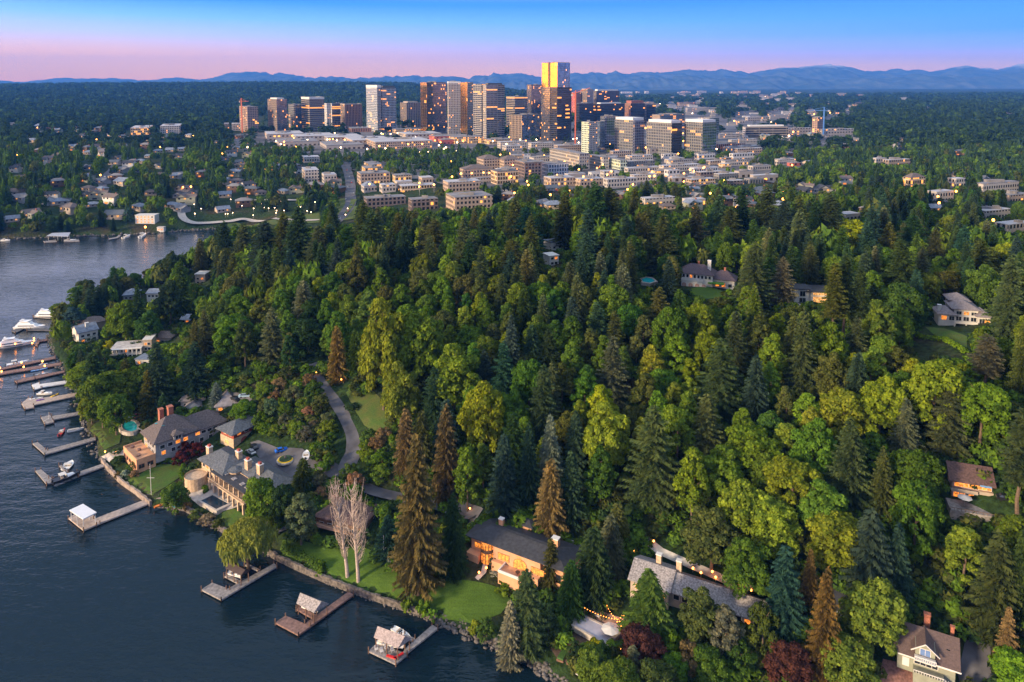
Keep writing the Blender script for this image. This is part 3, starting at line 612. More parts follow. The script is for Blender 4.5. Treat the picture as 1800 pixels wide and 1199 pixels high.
DECK = M("grey_deck_boards", (.25, .23, .225), .8, var=.18, scale=1.2); DECKB = M("brown_deck_boards", (.20, .12, .10), .8, var=.18, scale=1.2); DECKT = M("tan_deck_boards", (.40, .32, .27), .8, var=.12, scale=1)
POOL = M("pool_water", (.02, .42, .50), .08, var=.05); POOLD = M("dark_pool_water", (.012, .03, .05), .06, var=0); HULL = M("white_hull", (.78, .77, .76), .25, var=0); HULLB = M("black_hull", (.02, .022, .03), .2, var=0)
STONE = M("seawall_stone", (.125, .11, .10), .9, var=.3, scale=1.3, bump=.6); ROCK = M("shore_rock", (.10, .093, .09), .9, var=.3, scale=1.2); METAL = M("grey_metal", (.35, .36, .38), .4, metal=.6, var=0); REDC = M("red_cloth", (.6, .02, .02), .7, var=0)
BLUE = M("blue_paint", (.02, .14, .6), .3, var=0); RED = M("red_paint", (.5, .03, .02), .3, var=0); YEL = M("yellow_paint", (.7, .45, .03), .5, var=0); ORNG = M("orange_paint", (.75, .22, .03), .5, var=0); BLACK = M("black_paint", (.015, .016, .02), .3, var=0); SILV = M("silver_paint", (.45, .46, .48), .3, metal=.4, var=0)
LAMP = M("lamp_glow", (1, .5, .1), .5, var=0, emit=(1, .30, .045), estr=9); LAMPW = M("pale_lamp_glow", (1, .8, .5), .5, var=0, emit=(1, .62, .32), estr=8); BULB = M("bulb_glow", (1, .5, .1), .5, var=0, emit=(1, .24, .03), estr=7)
HEDGE = foliage_mat("hedge_leaves"); FLOW = M("pink_flowers", (.6, .3, .38), .8, var=.3, scale=4)

class HB:
    """A building: parts in a local frame, x along the front, y away from the viewer."""
    def __init__(s, name, label, o, rz=0, cat=None, group=None, key=None):
        s.root = empty(name, o, rz); s.o = np.array(o, float); s.rz = rz; s.pts = []
        if label: tag(s.root, label, cat or 'house', group)
        else: tag(s.root, None, cat or 'house', group); THINGS.append((s.root, key or name.replace('_', ' ')))
    def w(s, x, y, z=0):
        c, n = math.cos(s.rz), math.sin(s.rz); return (s.o[0] + x * c - y * n, s.o[1] + x * n + y * c, s.o[2] + z)
    def mark(s, x0, x1, y0, y1, z0, z1):
        for x in (x0, x1):
            for y in (y0, y1):
                for z in (z0, z1): s.pts.append(s.w(x, y, z))
        r = 3.2
        nx, ny = max(1, int((x1 - x0) / 4)), max(1, int((y1 - y0) / 4))
        for i in range(nx + 1):
            for j in range(ny + 1): q = s.w(x0 + (x1 - x0) * i / nx, y0 + (y1 - y0) * j / ny); tg_add(q[0], q[1], r)
    def wall(s, x0, x1, y0, y1, z0, z1, mat, name='wall'):
        s.mark(x0, x1, y0, y1, max(z0, 0), z1); return MB().box(x0, x1, y0, y1, z0, z1).build(name, mat, s.root)
    def hip(s, x0, x1, y0, y1, z, h, mat, oh=.7, flat=0.0, name='roof'):
        x0 -= oh; x1 += oh; y0 -= oh; y1 += oh; m = MB(); w = min(x1 - x0, y1 - y0) / 2 * (1 - flat); cx, cy = (x0 + x1) / 2, (y0 + y1) / 2
        a = [(x0, y0, z), (x1, y0, z), (x1, y1, z), (x0, y1, z)]
        m.prism([p[:2] for p in a], z - .25, z, True, False)
        if flat: b = [(x0 + w, y0 + w, z + h), (x1 - w, y0 + w, z + h), (x1 - w, y1 - w, z + h), (x0 + w, y1 - w, z + h)]; [m.face([a[i], a[(i + 1) % 4], b[(i + 1) % 4], b[i]]) for i in range(4)]; m.face(b)
        elif x1 - x0 >= y1 - y0: r0, r1 = (x0 + w, cy, z + h), (x1 - w, cy, z + h); m.face([a[0], a[1], r1, r0]); m.face([a[1], a[2], r1]); m.face([a[2], a[3], r0, r1]); m.face([a[3], a[0], r0])
        else: r0, r1 = (cx, y0 + w, z + h), (cx, y1 - w, z + h); m.face([a[0], a[1], r0]); m.face([a[1], a[2], r1, r0]); m.face([a[2], a[3], r1]); m.face([a[3], a[0], r0, r1])
        return m.build(name, mat, s.root)
    def gable(s, x0, x1, y0, y1, z, h, mat, wmat=None, along='x', oh=.6, name='roof', parent=None):
        m = MB(); g = MB()
        if along == 'x':
            cy = (y0 + y1) / 2; k = h / (cy - y0); zz = z - oh * k; X0, X1 = x0 - oh, x1 + oh
            for (ya, yb) in ((y0 - oh, cy), (y1 + oh, cy)):
                q = [(X0, ya, zz), (X1, ya, zz), (X1, yb, z + h), (X0, yb, z + h)]; m.face(q if ya < yb else q[::-1]); m.face([(p[0], p[1], p[2] - .3) for p in (q[::-1] if ya < yb else q)])
                m.face([(X0, ya, zz - .3), (X1, ya, zz - .3), (X1, ya, zz), (X0, ya, zz)]); 
                for X in (X0, X1): m.face([(X, ya, zz - .3), (X, yb, z + h - .3), (X, yb, z + h), (X, ya, zz)])
            for X in (x0 + .003, x1 - .003): g.face([(X, y0, z), (X, y1, z), (X, cy, z + h - .3)])
        else:
            cx = (x0 + x1) / 2; k = h / (cx - x0); zz = z - oh * k; Y0, Y1 = y0 - oh, y1 + oh
            for (xa, xb) in ((x0 - oh, cx), (x1 + oh, cx)):
                q = [(xa, Y0, zz), (xb, Y0, z + h), (xb, Y1, z + h), (xa, Y1, zz)]; m.face(q if xa > xb else q[::-1]); m.face([(p[0], p[1], p[2] - .3) for p in q])
                m.face([(xa, Y0, zz - .3), (xa, Y1, zz - .3), (xa, Y1, zz), (xa, Y0, zz)])
                for Y in (Y0, Y1): m.face([(xa, Y, zz - .3), (xb, Y, z + h - .3), (xb, Y, z + h), (xa, Y, zz)])
            for Y in (y0 + .003, y1 - .003): g.face([(x0, Y, z), (x1, Y, z), (cx, Y, z + h - .3)])
        r = m.build(name, mat, parent or s.root)
        if wmat: g.build('gable', wmat, parent or s.root)
        return r
    def flat(s, x0, x1, y0, y1, z, mat, oh=.3, t=.4, name='roof'): return MB().box(x0 - oh, x1 + oh, y0 - oh, y1 + oh, z, z + t).build(name, mat, s.root)
    def pane(s, face, at, a, z, w, h, glass=None, frame=None, name='window', arch=False):
        glass = glass or DARKW; frame = frame or TRIM; m = MB(); g = MB(); e = .12
        def P(u, d, zz): return (u, at - d, zz) if face == 'f' else ((at + d, u, zz) if face == 'r' else (at - d, u, zz))
        def slab(mb, u0, u1, d, z0, z1):
            b = [P(u0, 0, z0), P(u1, 0, z0), P(u1, 0, z1), P(u0, 0, z1)]; f = [P(u0, d, z0), P(u1, d, z0), P(u1, d, z1), P(u0, d, z1)]
            mb.face(f); 
            for i in range(4): mb.face([b[i], b[(i + 1) % 4], f[(i + 1) % 4], f[i]])
        slab(m, a - w / 2 - e, a + w / 2 + e, .07, z - e, z + h + e); slab(g, a - w / 2, a + w / 2, .10, z, z + h)
        if arch:
            k = 8; pts_ = [P(a + math.cos(math.pi * i / k) * (w / 2), .10, z + h + math.sin(math.pi * i / k) * w / 2) for i in range(k + 1)]; g.face(pts_)
            pts_ = [P(a + math.cos(math.pi * i / k) * (w / 2 + e), .07, z + h + math.sin(math.pi * i / k) * (w / 2 + e)) for i in range(k + 1)]; m.face(pts_)
        n = max(1, int(round(w / 1.1)))
        for i in range(1, n): u = a - w / 2 + w * i / n; slab(m, u - .04, u + .04, .13, z, z + h)
        o = m.build(name, frame, s.root); g.build('pane', glass, o); return o
    def panes(s, face, at, a0, a1, n, z, w, h, lit=0.0, seed=0, **k):
        r = rng(seed + int(a0 * 7) + int(z * 3))
        for i in range(n): s.pane(face, at, a0 + (a1 - a0) * (i + .5) / n, z, w, h, glass=(LIT if r.rand() < lit else DARKW), **k)
    def chimney(s, x, y, z0, z1, w, mat, cap=True):
        o = MB().box(x - w / 2, x + w / 2, y - w * .4, y + w * .4, z0, z1).build('chimney', mat, s.root)
        if cap: MB().box(x - w / 2 - .12, x + w / 2 + .12, y - w * .4 - .12, y + w * .4 + .12, z1, z1 + .3).build('chimney_cap', TRIM if mat is not BRICK else BRICK, o)
    def done(s, clear=True, pad=1):
        if clear and s.pts:
            q = [proj(p) for p in s.pts]; xs = [a[0] for a in q]; ys = [a[1] for a in q]; y0, y1 = min(ys), max(ys)
            ADDED_CLEAR.append((min(xs) + pad, y0 + (y1 - y0) * .15, max(xs) - pad, y1 - (y1 - y0) * .1))
        s.root.scale = (1, 1, .84)
        return s
def frame_of(a, b, z): A, B = at_z(*a, z), at_z(*b, z); return A, math.atan2(B[1] - A[1], B[0] - A[0]), math.hypot(*(B - A)[:2])

# ------------------------------------------------------------------ draped surfaces
def drape(name, poly, mat, lift=.18, step=2.2, label=None, water=False, z=None, kind="structure", cat=None, edge=None):
    W = [G(*p)[:2] for p in poly] if z is None else [at_z(*p, z)[:2] for p in poly]
    xs = [p[0] for p in W]; ys = [p[1] for p in W]; pts_ = [Vector(p) for p in W]; n = len(W); inner = []
    def inside(x, y):
        c = False
        for i in range(n):
            (x1, y1), (x2, y2) = W[i], W[(i + 1) % n]
            if (y1 > y) != (y2 > y) and x < x1 + (y - y1) * (x2 - x1) / (y2 - y1): c = not c
        return c
    if z is None:
        x = min(xs) + step / 2
        while x < max(xs):
            y = min(ys) + step / 2
            while y < max(ys):
                if inside(x, y): inner.append(Vector((x, y)))
                y += step
            x += step
    e = []; P = []
    for i in range(n):
        a, b = Vector(W[i]), Vector(W[(i + 1) % n]); k = max(1, int((b - a).length / step)) if z is None else 1
        for j in range(k): P.append(a.lerp(b, j / k))
    nb = len(P); e = [(i, (i + 1) % nb) for i in range(nb)]
    vo, _, fo, _, _, _ = delaunay_2d_cdt(P + inner, e, [list(range(nb))], 1, 1e-4)
    me = bpy.data.meshes.new(name); me.from_pydata([(v.x, v.y, (ground(v.x, v.y) if z is None else z) + lift) for v in vo], [], [tuple(f) for f in fo]); me.materials.append(mat); me.update()
    if len(me.polygons) and sum(p.normal.z for p in me.polygons) < 0: me.flip_normals()
    o = link(name, me); tag(o, label, cat, None, kind); return o, W
def ribbon(name, line, width, mat, lift=.2, label=None, kind="structure"):
    W = [Vector(G(*p)[:2]) for p in line]; S = []
    for i in range(len(W) - 1):
        k = max(1, int((W[i + 1] - W[i]).length / 2))
        for j in range(k):
            t = j / k; a, b, c, d = W[max(i - 1, 0)], W[i], W[i + 1], W[min(i + 2, len(W) - 1)]
            S.append(.5 * ((2 * b) + (c - a) * t + (2 * a - 5 * b + 4 * c - d) * t * t + (3 * b - a - 3 * c + d) * t ** 3))
    S.append(W[-1]); V = []; m = 5
    for i, p in enumerate(S):
        d = (S[min(i + 1, len(S) - 1)] - S[max(i - 1, 0)]).normalized(); n = Vector((-d.y, d.x)); zc = ground(p.x, p.y)
        for k in range(m): q = p + n * width * (k / (m - 1) - .5); V.append((q.x, q.y, max(zc, ground(q.x, q.y)) * .6 + zc * .4 + lift + (.1 if k in (0, m - 1) else 0)))
        tg_add(p.x, p.y, width * .55)
    Fc = []
    for i in range(len(S) - 1):
        for k in range(m - 1): a = i * m + k; Fc.append((a, a + m, a + m + 1, a + 1))
    me = np_mesh(name, np.array(V), np.array(Fc), mat)
    if sum(p.normal.z for p in me.polygons) < 0: me.flip_normals()
    o = link(name, me); tag(o, label, None, None, kind); return o
def grass_mat(name, a, b, sc=.25, stripes=False):
    m = bpy.data.materials.new(name); m.use_nodes = True; t = m.node_tree; bs = t.nodes["Principled BSDF"]; c = t.nodes.new("ShaderNodeNewGeometry")
    n1 = N(t, "ShaderNodeTexNoise"); n1.inputs["Scale"].default_value = sc; n1.inputs["Detail"].default_value = 6; t.links.new(c.outputs["Position"], n1.inputs["Vector"])
    n2 = N(t, "ShaderNodeTexNoise"); n2.inputs["Scale"].default_value = 3.0; n2.inputs["Detail"].default_value = 3; t.links.new(c.outputs["Position"], n2.inputs["Vector"])
    cc = ramp(t, n1.outputs["Fac"], [(.35, a), (.65, b)]); d = ramp(t, n2.outputs["Fac"], [(.3, (.75,) * 3), (.7, (1.25,) * 3)])
    t.links.new(mixc(t, 1.0, cc, d, 'MULTIPLY'), bs.inputs["Base Color"]); bs.inputs["Roughness"].default_value = .9; bs.inputs["Specular IOR Level"].default_value = .15
    if stripes:
        w = N(t, "ShaderNodeTexWave"); w.wave_type = 'RINGS'; w.inputs["Scale"].default_value = .3; w.inputs["Distortion"].default_value = 5; mp = t.nodes.new("ShaderNodeMapping"); mp.inputs["Location"].default_value = (-12, -185, 0)
        t.links.new(c.outputs["Position"], mp.inputs[0]); t.links.new(mp.outputs[0], w.inputs["Vector"])
        bp = N(t, "ShaderNodeBump"); bp.inputs["Distance"].default_value = .2; bp.inputs["Strength"].default_value = .12; t.links.new(w.outputs["Fac"], bp.inputs["Height"]); t.links.new(bp.outputs[0], bs.inputs["Normal"])
    return m
LAWN = grass_mat("lawn_grass", (.044, .088, .010), (.068, .122, .016), sc=.12, stripes=True); LAWN2 = grass_mat("dry_lawn_grass", (.07, .085, .022), (.055, .11, .016)); MEADOW = grass_mat("meadow_grass", (.09, .10, .028), (.055, .10, .020)); SOIL = grass_mat("planting_soil", (.06, .042, .03), (.10, .07, .05))
drape("lawn", [(489, 983), (525, 999), (575, 1021), (612, 1035), (645, 1046), (700, 1065), (765, 1089), (835, 1098), (880, 1080), (898, 1058), (884, 1036), (850, 1026), (815, 1020), (763, 1023), (713, 1013), (690, 1000), (650, 967), (630, 960), (590, 962), (563, 960), (517, 947), (497, 950)], LAWN, label="bright green lawn along the seawall")
drape("lawn", [(222, 848), (248, 835), (262, 822), (280, 817), (305, 817), (322, 823), (315, 840), (292, 856), (268, 872), (245, 864)], LAWN2, label="dry lawn with the white flagpole")
drape("lawn", [(390, 901), (410, 894), (434, 908), (424, 926), (402, 933), (390, 922)], LAWN2, label="small lawn right of the pool terrace")
drape("lawn", [(160, 752), (180, 736), (205, 730), (216, 745), (210, 780), (184, 792), (176, 782), (172, 768), (158, 758)], LAWN2, label="lawn beside the round turquoise pool")
drape("lawn", [(608, 690), (640, 672), (668, 700), (694, 742), (692, 768), (668, 768), (640, 748), (622, 720)], MEADOW, label="rough grass bank beside the road")
drape("lawn", [(1215, 508), (1244, 503), (1272, 513), (1268, 523), (1232, 526), (1218, 518)], LAWN, label="lawn before the white mansion with dark roof")
drape("lawn", [(1625, 575), (1660, 578), (1700, 592), (1700, 612), (1640, 588)], LAWN2, label="grass below the white house with grey roofs")
drape("lawn", [(690, 300), (720, 290), (860, 278), (840, 290), (760, 300)], LAWN, lift=.6, step=12, label="green park meadow before the downtown towers")
drape("lawn", [(400, 398), (400, 388), (520, 380), (640, 360), (640, 384), (560, 392), (480, 396)], MEADOW, lift=.5, step=8, label="open grass of the waterfront park")
drape("lawn", [(560, 366), (600, 350), (628, 352), (612, 376), (585, 384)], MEADOW, lift=.9, step=8, label="dry grass slope under the street")
drape("planting_bed", [(1040, 1098), (1110, 1100), (1180, 1130), (1180, 1190), (1050, 1190), (980, 1160), (960, 1130), (1000, 1112)], SOIL, label="soil beds of the lakeside garden")
ribbon("road", [(548, 640), (556, 656), (572, 680), (592, 706), (612, 738), (624, 768), (622, 798), (610, 822), (628, 846), (660, 862), (700, 872), (750, 884), (800, 893), (838, 906)], 6.2, ASPH, label="grey asphalt road winding down the wooded slope")
drape("driveway", [(440, 779), (454, 775), (487, 788), (532, 790), (545, 800), (560, 800), (590, 815), (612, 830), (600, 842), (570, 840), (545, 822), (522, 830), (512, 843), (497, 852), (475, 842), (460, 815)], ASPH, lift=.3, label="dark motor court behind the mansion")
drape("driveway", [(1697, 1127), (1740, 1126), (1746, 1215), (1690, 1215), (1683, 1187)], ASPH, lift=.3, label="grey driveway beside the cottage")
drape("driveway", [(780, 880), (800, 868), (850, 895), (832, 925), (806, 918)], ASPH, lift=.35, label="paved court left of the terracotta house")
drape("driveway", [(385, 690), (440, 690), (445, 702), (425, 716), (400, 706)], ASPH, lift=.3, label="parking place beside the grey roofs")
drape("patio", [(1552, 1160), (1580, 1166), (1680, 1196), (1670, 1225), (1560, 1225), (1545, 1190)], M("brick_paving", (.22, .11, .09), .8, var=.2, scale=2), lift=.25, label="red brick paving around the cottage")
drape("patio", [(322, 868), (330, 845), (352, 826), (380, 838), (440, 870), (446, 882), (408, 896), (384, 902), (352, 892)], PAVE, lift=.35, label="pale paving around the rectangular pool")
drape("beach", [(268, 892), (275, 876), (290, 873), (302, 884), (330, 896), (318, 903), (296, 903)], M("beach_gravel", (.20, .17, .15), .9, var=.2, scale=1), lift=.15, label="grey gravel beach at the root of the long dock")
drape("patio", [(178, 804), (195, 795), (232, 790), (240, 796), (212, 812), (192, 814)], PAVE, lift=.3, label="pale stone firepit terrace at the shore")
ribbon("path", [(318, 372), (322, 384), (335, 392), (355, 394), (400, 391), (440, 389), (500, 387), (560, 388)], 7, PAVE, lift=.8, label="pale lit path of the waterfront park")
ribbon("path", [(415, 358), (440, 354), (480, 352), (520, 353), (545, 350)], 6, PAVE, lift=.8, label="upper terrace path of the waterfront park")
ribbon("road", [(585, 395), (605, 378), (616, 360), (616, 345), (616, 325), (612, 305), (606, 290)], 11, ASPH, lift=.8, label="grey street climbing from the bay to downtown")
ribbon("path", [(1125, 940), (1145, 960), (1160, 972), (1200, 990), (1250, 1012), (1300, 1033), (1340, 1046)], 2.6, CONC, lift=.3, label="garden path behind the long grey-roofed house")
ribbon("path", [(1030, 1150), (1052, 1168), (1080, 1172), (1110, 1160), (1130, 1158)], 2.0, CONC, lift=.3, label="curved stone path in the lakeside garden")
ribbon("path", [(856, 960), (855, 985), (850, 1008), (838, 1020)], 1.4, PAVE, lift=.3, label="lit garden path left of the terracotta house")
# pools
def pool(name, W_px, z0, mat, label):
    P = [at_z(*p, z0)[:2] for p in W_px]; c = np.mean(P, 0); zz = max(ground(p[0], p[1]) for p in P) + .5; P = [at_z(*p, zz)[:2] for p in W_px]; c = np.mean(P, 0)
    root = empty(name, (c[0], c[1], zz)); L = [(p[0] - c[0], p[1] - c[1]) for p in P]; O = []
    for p in L: d = math.hypot(*p); O.append((p[0] * (1 + 1.3 / d), p[1] * (1 + 1.3 / d)))
    m = MB(); n = len(L); z_ = [-1.2, 0.25]
    for i in range(n):
        a, b, c2, d2 = O[i], O[(i + 1) % n], L[(i + 1) % n], L[i]
        m.face([(a[0], a[1], .25), (b[0], b[1], .25), (c2[0], c2[1], .25), (d2[0], d2[1], .25)]); m.face([(a[0], a[1], -1.2), (b[0], b[1], -1.2), (b[0], b[1], .25), (a[0], a[1], .25)]); m.face([(d2[0], d2[1], .25), (c2[0], c2[1], .25), (c2[0], c2[1], -.2), (d2[0], d2[1], -.2)])
    m.build("coping", PAVE, root); w = MB(); w.face([(p[0], p[1], .08) for p in L]); w.build("pool_water", mat, root); tag(root, label, "swimming pool"); return root
pr = pool("swimming_pool", [(229 + 14.5 * math.cos(a) * (1 - .18 * (math.cos(a - .3) > .75)), 749.5 - 9.5 * math.sin(a)) for a in np.linspace(0, 6.2832, 21)[:-1]], 4, POOL, "round turquoise swimming pool with a white diving board")
MB().box(4.6, 8.2, -3.9, -3.1, .45, .6, rz=R(-35)).build("diving_board", WHITE, pr)
pool("swimming_pool", [(353, 881), (374, 871), (402, 886), (380, 896)], 4, POOLD, "dark rectangular swimming pool on the pale mansion terrace")
pool("swimming_pool", [(1128, 491), (1136, 488), (1146, 490), (1152, 495), (1142, 498), (1130, 496)], 45, POOL, "small turquoise pool left of the white mansion on the hill")
pl = pool("swimming_pool", [(1010, 1100), (1023, 1083), (1083, 1112), (1064, 1130)], 5, M("grey_pool_cover", (.36, .37, .46), .5, var=.04), "swimming pool under a grey cover beside the string lights")
drape("patio", [(1022, 1081), (1037, 1072), (1116, 1097), (1086, 1113)], M("brown_paving", (.26, .16, .12), .8, var=.15, scale=1), lift=.4, label="brown paving beside the covered pool")

# ------------------------------------------------------------------ hero houses
def mansion():
    A, B = at_z(375, 817, 12), at_z(429, 852, 12); rz = math.atan2(B[1] - A[1], B[0] - A[0]); b = HB("stone_mansion", "large cream stone lakeside mansion with several slate hip roofs", (A[0], A[1], 4.0), rz, "mansion")
    b.wall(-11, 4, 1.5, 11, -3, 7, CREAM); b.hip(-11, 4, 1.5, 11, 7, 3.6, SLATE, 1.1)
    b.wall(3.5, 15, 5, 13, -3, 7.2, CREAM); b.hip(3.5, 15, 6, 13, 7.2, 2.6, SLATE, 1.0)
    b.wall(9, 25, 5.5, 14, -3, 6.2, CREAM); b.hip(9, 25, 5.5, 14, 6.2, 3.6, SLATE, 1.2)
    b.wall(-15, -11, 3, 7, -2, 4.5, BROWN); b.hip(-15, -11, 3, 7, 4.5, 1.4, SLATE, .6)
    m = MB(); [m.face([(5.8 + 2.2 * math.cos(k * .5236), 4.8 + 2.2 * math.sin(k * .5236), 0), (5.8 + 2.2 * math.cos((k + 1) * .5236), 4.8 + 2.2 * math.sin((k + 1) * .5236), 0), (5.8 + 2.2 * math.cos((k + 1) * .5236), 4.8 + 2.2 * math.sin((k + 1) * .5236), 7.6), (5.8 + 2.2 * math.cos(k * .5236), 4.8 + 2.2 * math.sin(k * .5236), 7.6)]) for k in range(12)]; m.build("turret", CREAM, b.root)
    MB().cyl(5.8, 4.8, 7.6, 8.8, 2.7, .1, 12).build("turret_roof", SLATE, b.root)
    for k in range(4): b.pane('f', 2.55, 4.4 + k * .95, 5, .7, 1.4)
    # two-storey loggia with arches under a dark flat roof
    MB().box(-1, 20, -.6, 5, 6.4, 6.75).build("loggia_roof", DKROOF, b.root); MB().box(-1.5, 21, -1.4, 5, 2.9, 3.3).build("balcony_floor", CREAM, b.root)
    for x in (4, 9, 14, 17): MB().box(x, x + 1.6, 1.2, 2.6, 6.75, 7.0).build("skylight", GREYSH, b.root)
    for k in range(8):
        x = -1 + k * 3; MB().box(x - .3, x + .3, -1.3, -.7, -2, 2.9).build("pillar", CREAM, b.root); MB().box(x - .22, x + .22, -.9, -.45, 3.3, 6.4).build("pillar", CREAM, b.root)
    for k in range(7): b.pane('f', 4.98, .5 + k * 3, 0, 2.0, 1.5, glass=(LITW if k % 3 == 1 else DARKW), frame=REDW, arch=True); b.pane('f', 4.98, .5 + k * 3, 3.6, 2.0, 2.0, glass=(LITW if k in (2, 4) else DARKW), frame=REDW)
    m = MB(); [m.box(-1.4 + k * .55, -1.28 + k * .55, -1.35, -1.25, 3.3, 4.15) for k in range(41)]; m.box(-1.5, 21.2, -1.4, -1.2, 4.15, 4.3); m.build("balustrade", CREAM, b.root)
    # arched band between the pillars
    m = MB()
    for k in range(7):
        x0 = -.7 + k * 3; 
        for j in range(6):
            a0, a1 = math.pi * j / 6, math.pi * (j + 1) / 6; xa, xb = x0 + 1.2 - 1.2 * math.cos(a0), x0 + 1.2 - 1.2 * math.cos(a1); za, zb = 1.7 + 1.1 * math.sin(a0), 1.7 + 1.1 * math.sin(a1)
            m.face([(xa, -1.2, za), (xb, -1.2, zb), (xb, -1.2, 2.9), (xa, -1.2, 2.9)])
    m.build("arch", CREAM, b.root)
    # round terrace on the left
    MB().cyl(-8, -2.2, -2.5, 2.6, 3.6, n=20).build("round_terrace", CREAM, b.root); MB().cyl(-8, -2.2, 2.6, 3.3, 3.7, n=20, top=False).build("parapet", CREAM, b.root)
    b.panes('f', 1.5, -10.5, -1, 4, 4.2, 1.3, 1.7, .3); b.panes('f', 1.5, -10.5, -1, 4, .6, 1.2, 1.9, .2, 3); b.panes('r', 25, 6.5, 13.5, 3, 3.2, 1.3, 1.6, .3); b.panes('f', 5.5, 21, 25, 2, 2.6, 1.4, 1.8, .4)
    for x, y, z in ((-10, 4, 11.2), (1.5, 8.5, 11.6), (9.5, 7.2, 11.8), (15.5, 8, 12)): b.chimney(x, y, 6, z, 1.9, CREAM); MB().box(x - .6, x + .6, y - .4, y + .4, z + .3, z + 1).build("chimney_pot", REDW, b.root)
    b.done()
mansion()
def garage():
    A, B = at_z(388, 778, 6), at_z(416, 791, 6); rz = math.atan2(B[1] - A[1], B[0] - A[0]); b = HB("garage_house", "two-storey garage with slate roof and arched red doors", (A[0], A[1], 6), rz, "garage")
    b.wall(0, 8, 0, 15, -3, 4.2, CREAM); b.wall(.25, 7.75, .25, 14.75, 4.2, 7, REDW, 'upper_wall'); b.hip(0, 8, 0, 15, 7, 2.9, SLATE, 1.4)
    for k in range(3): b.pane('r', 8, 4.5 + k * 4, 0, 3, 1.9, glass=REDW, frame=CREAM, name='garage_door', arch=True)
    b.panes('r', 7.75, 1, 14, 4, 5, 1.5, 1.2, .25); b.panes('f', .25, 1, 7, 2, 5, 1.6, 1.2, .4); b.pane('f', 0, 4, .6, 2.4, 2.2, glass=LITW)
    b.done()
garage()
def shingle_house():
    A, B = at_z(252, 752, 12.5), at_z(274, 773, 12.5); rz = math.atan2(B[1] - A[1], B[0] - A[0]); b = HB("shingle_house", "big steep-roofed grey-brown shingle house with tall brick chimneys", (A[0], A[1], 5), rz, "house")
    R1 = M("grey_brown_shake_roof", (.095, .08, .082), .85, var=.2, scale=2)
    b.wall(0, 12, 0, 15, -2, 7, GREYW); b.hip(0, 12, 0, 15, 7, 7.2, R1, 1.0); b.wall(2, 12, 13, 26, -2, 6.5, GREYW); b.hip(2, 12, 10, 26, 6.5, 5.4, R1, .8)
    b.wall(4, 11, 26, 37, -2, 4.2, GREYW); b.hip(4, 11, 24, 38, 4.2, 2.4, R1, .7)
    b.wall(-3, 3, 4, 11, -2, 5.2, GREYW); b.hip(-3, 3.5, 4, 11, 5.2, 3.5, R1, .8)
    b.wall(12, 13.6, 6, 9, 6.2, 8.4, GREYW, 'dormer'); b.hip(10, 13.6, 6, 9, 8.4, 1.5, R1, .5, name='dormer_roof'); b.pane('r', 13.6, 7.5, 6.6, 2, 1.4)
    b.panes('r', 12, 1, 12, 4, 3.6, 1.6, 1.5, .2); b.panes('r', 12, 14, 25, 5, 4.2, 1.6, 1.3, .2); b.panes('f', 0, 1, 11, 4, 4.2, 1.5, 1.7, .1); b.panes('f', 0, 1, 11, 3, .8, 1.9, 2.1, .3); b.panes('r', 12, 1, 25, 7, .8, 1.4, 1.6, .1)
    for x, y, z in ((4.5, 3.2, 11.5), (8.2, 4.2, 11.7)): 
        q = MB().box(x - .35, x + .35, y - .5, y + .5, z, z + .05).build("skylight", POOL, b.root); q.rotation_euler = (0, 0, 0)
    b.chimney(.5, 6.2, 3, 15.2, 1.9, BRICK); b.chimney(2.6, 8.8, 3, 16.2, 2.2, BRICK)
    # brick terrace with arches
    b.wall(-2, 12, -6.5, -.1, -4, 1.6, TERRA, 'terrace'); m = MB(); m.box(-2, 12, -6.5, -6.2, 1.6, 2.5); m.box(-2, -1.7, -6.2, -.1, 1.6, 2.5); m.box(11.7, 12, -6.2, -.1, 1.6, 2.5); m.build("parapet", TERRA, b.root)
    for k in range(5): b.pane('f', -6.5, -.6 + k * 2.75, -1.8, 1.7, 1.5, glass=DARKW, frame=BRICK, name='arch_opening')
    for k in range(2): b.pane('r', 12, -4.9 + k * 3, -1.8, 1.8, 1.7, glass=DARKW, frame=BRICK, name='arch_opening')
    for x, y in ((0, -4), (4, -3), (8, -4.5)): MB().cyl(x, y, 1.6, 2.4, .7, n=8).build("terrace_table", DECKB, b.root)
    b.done()
shingle_house()
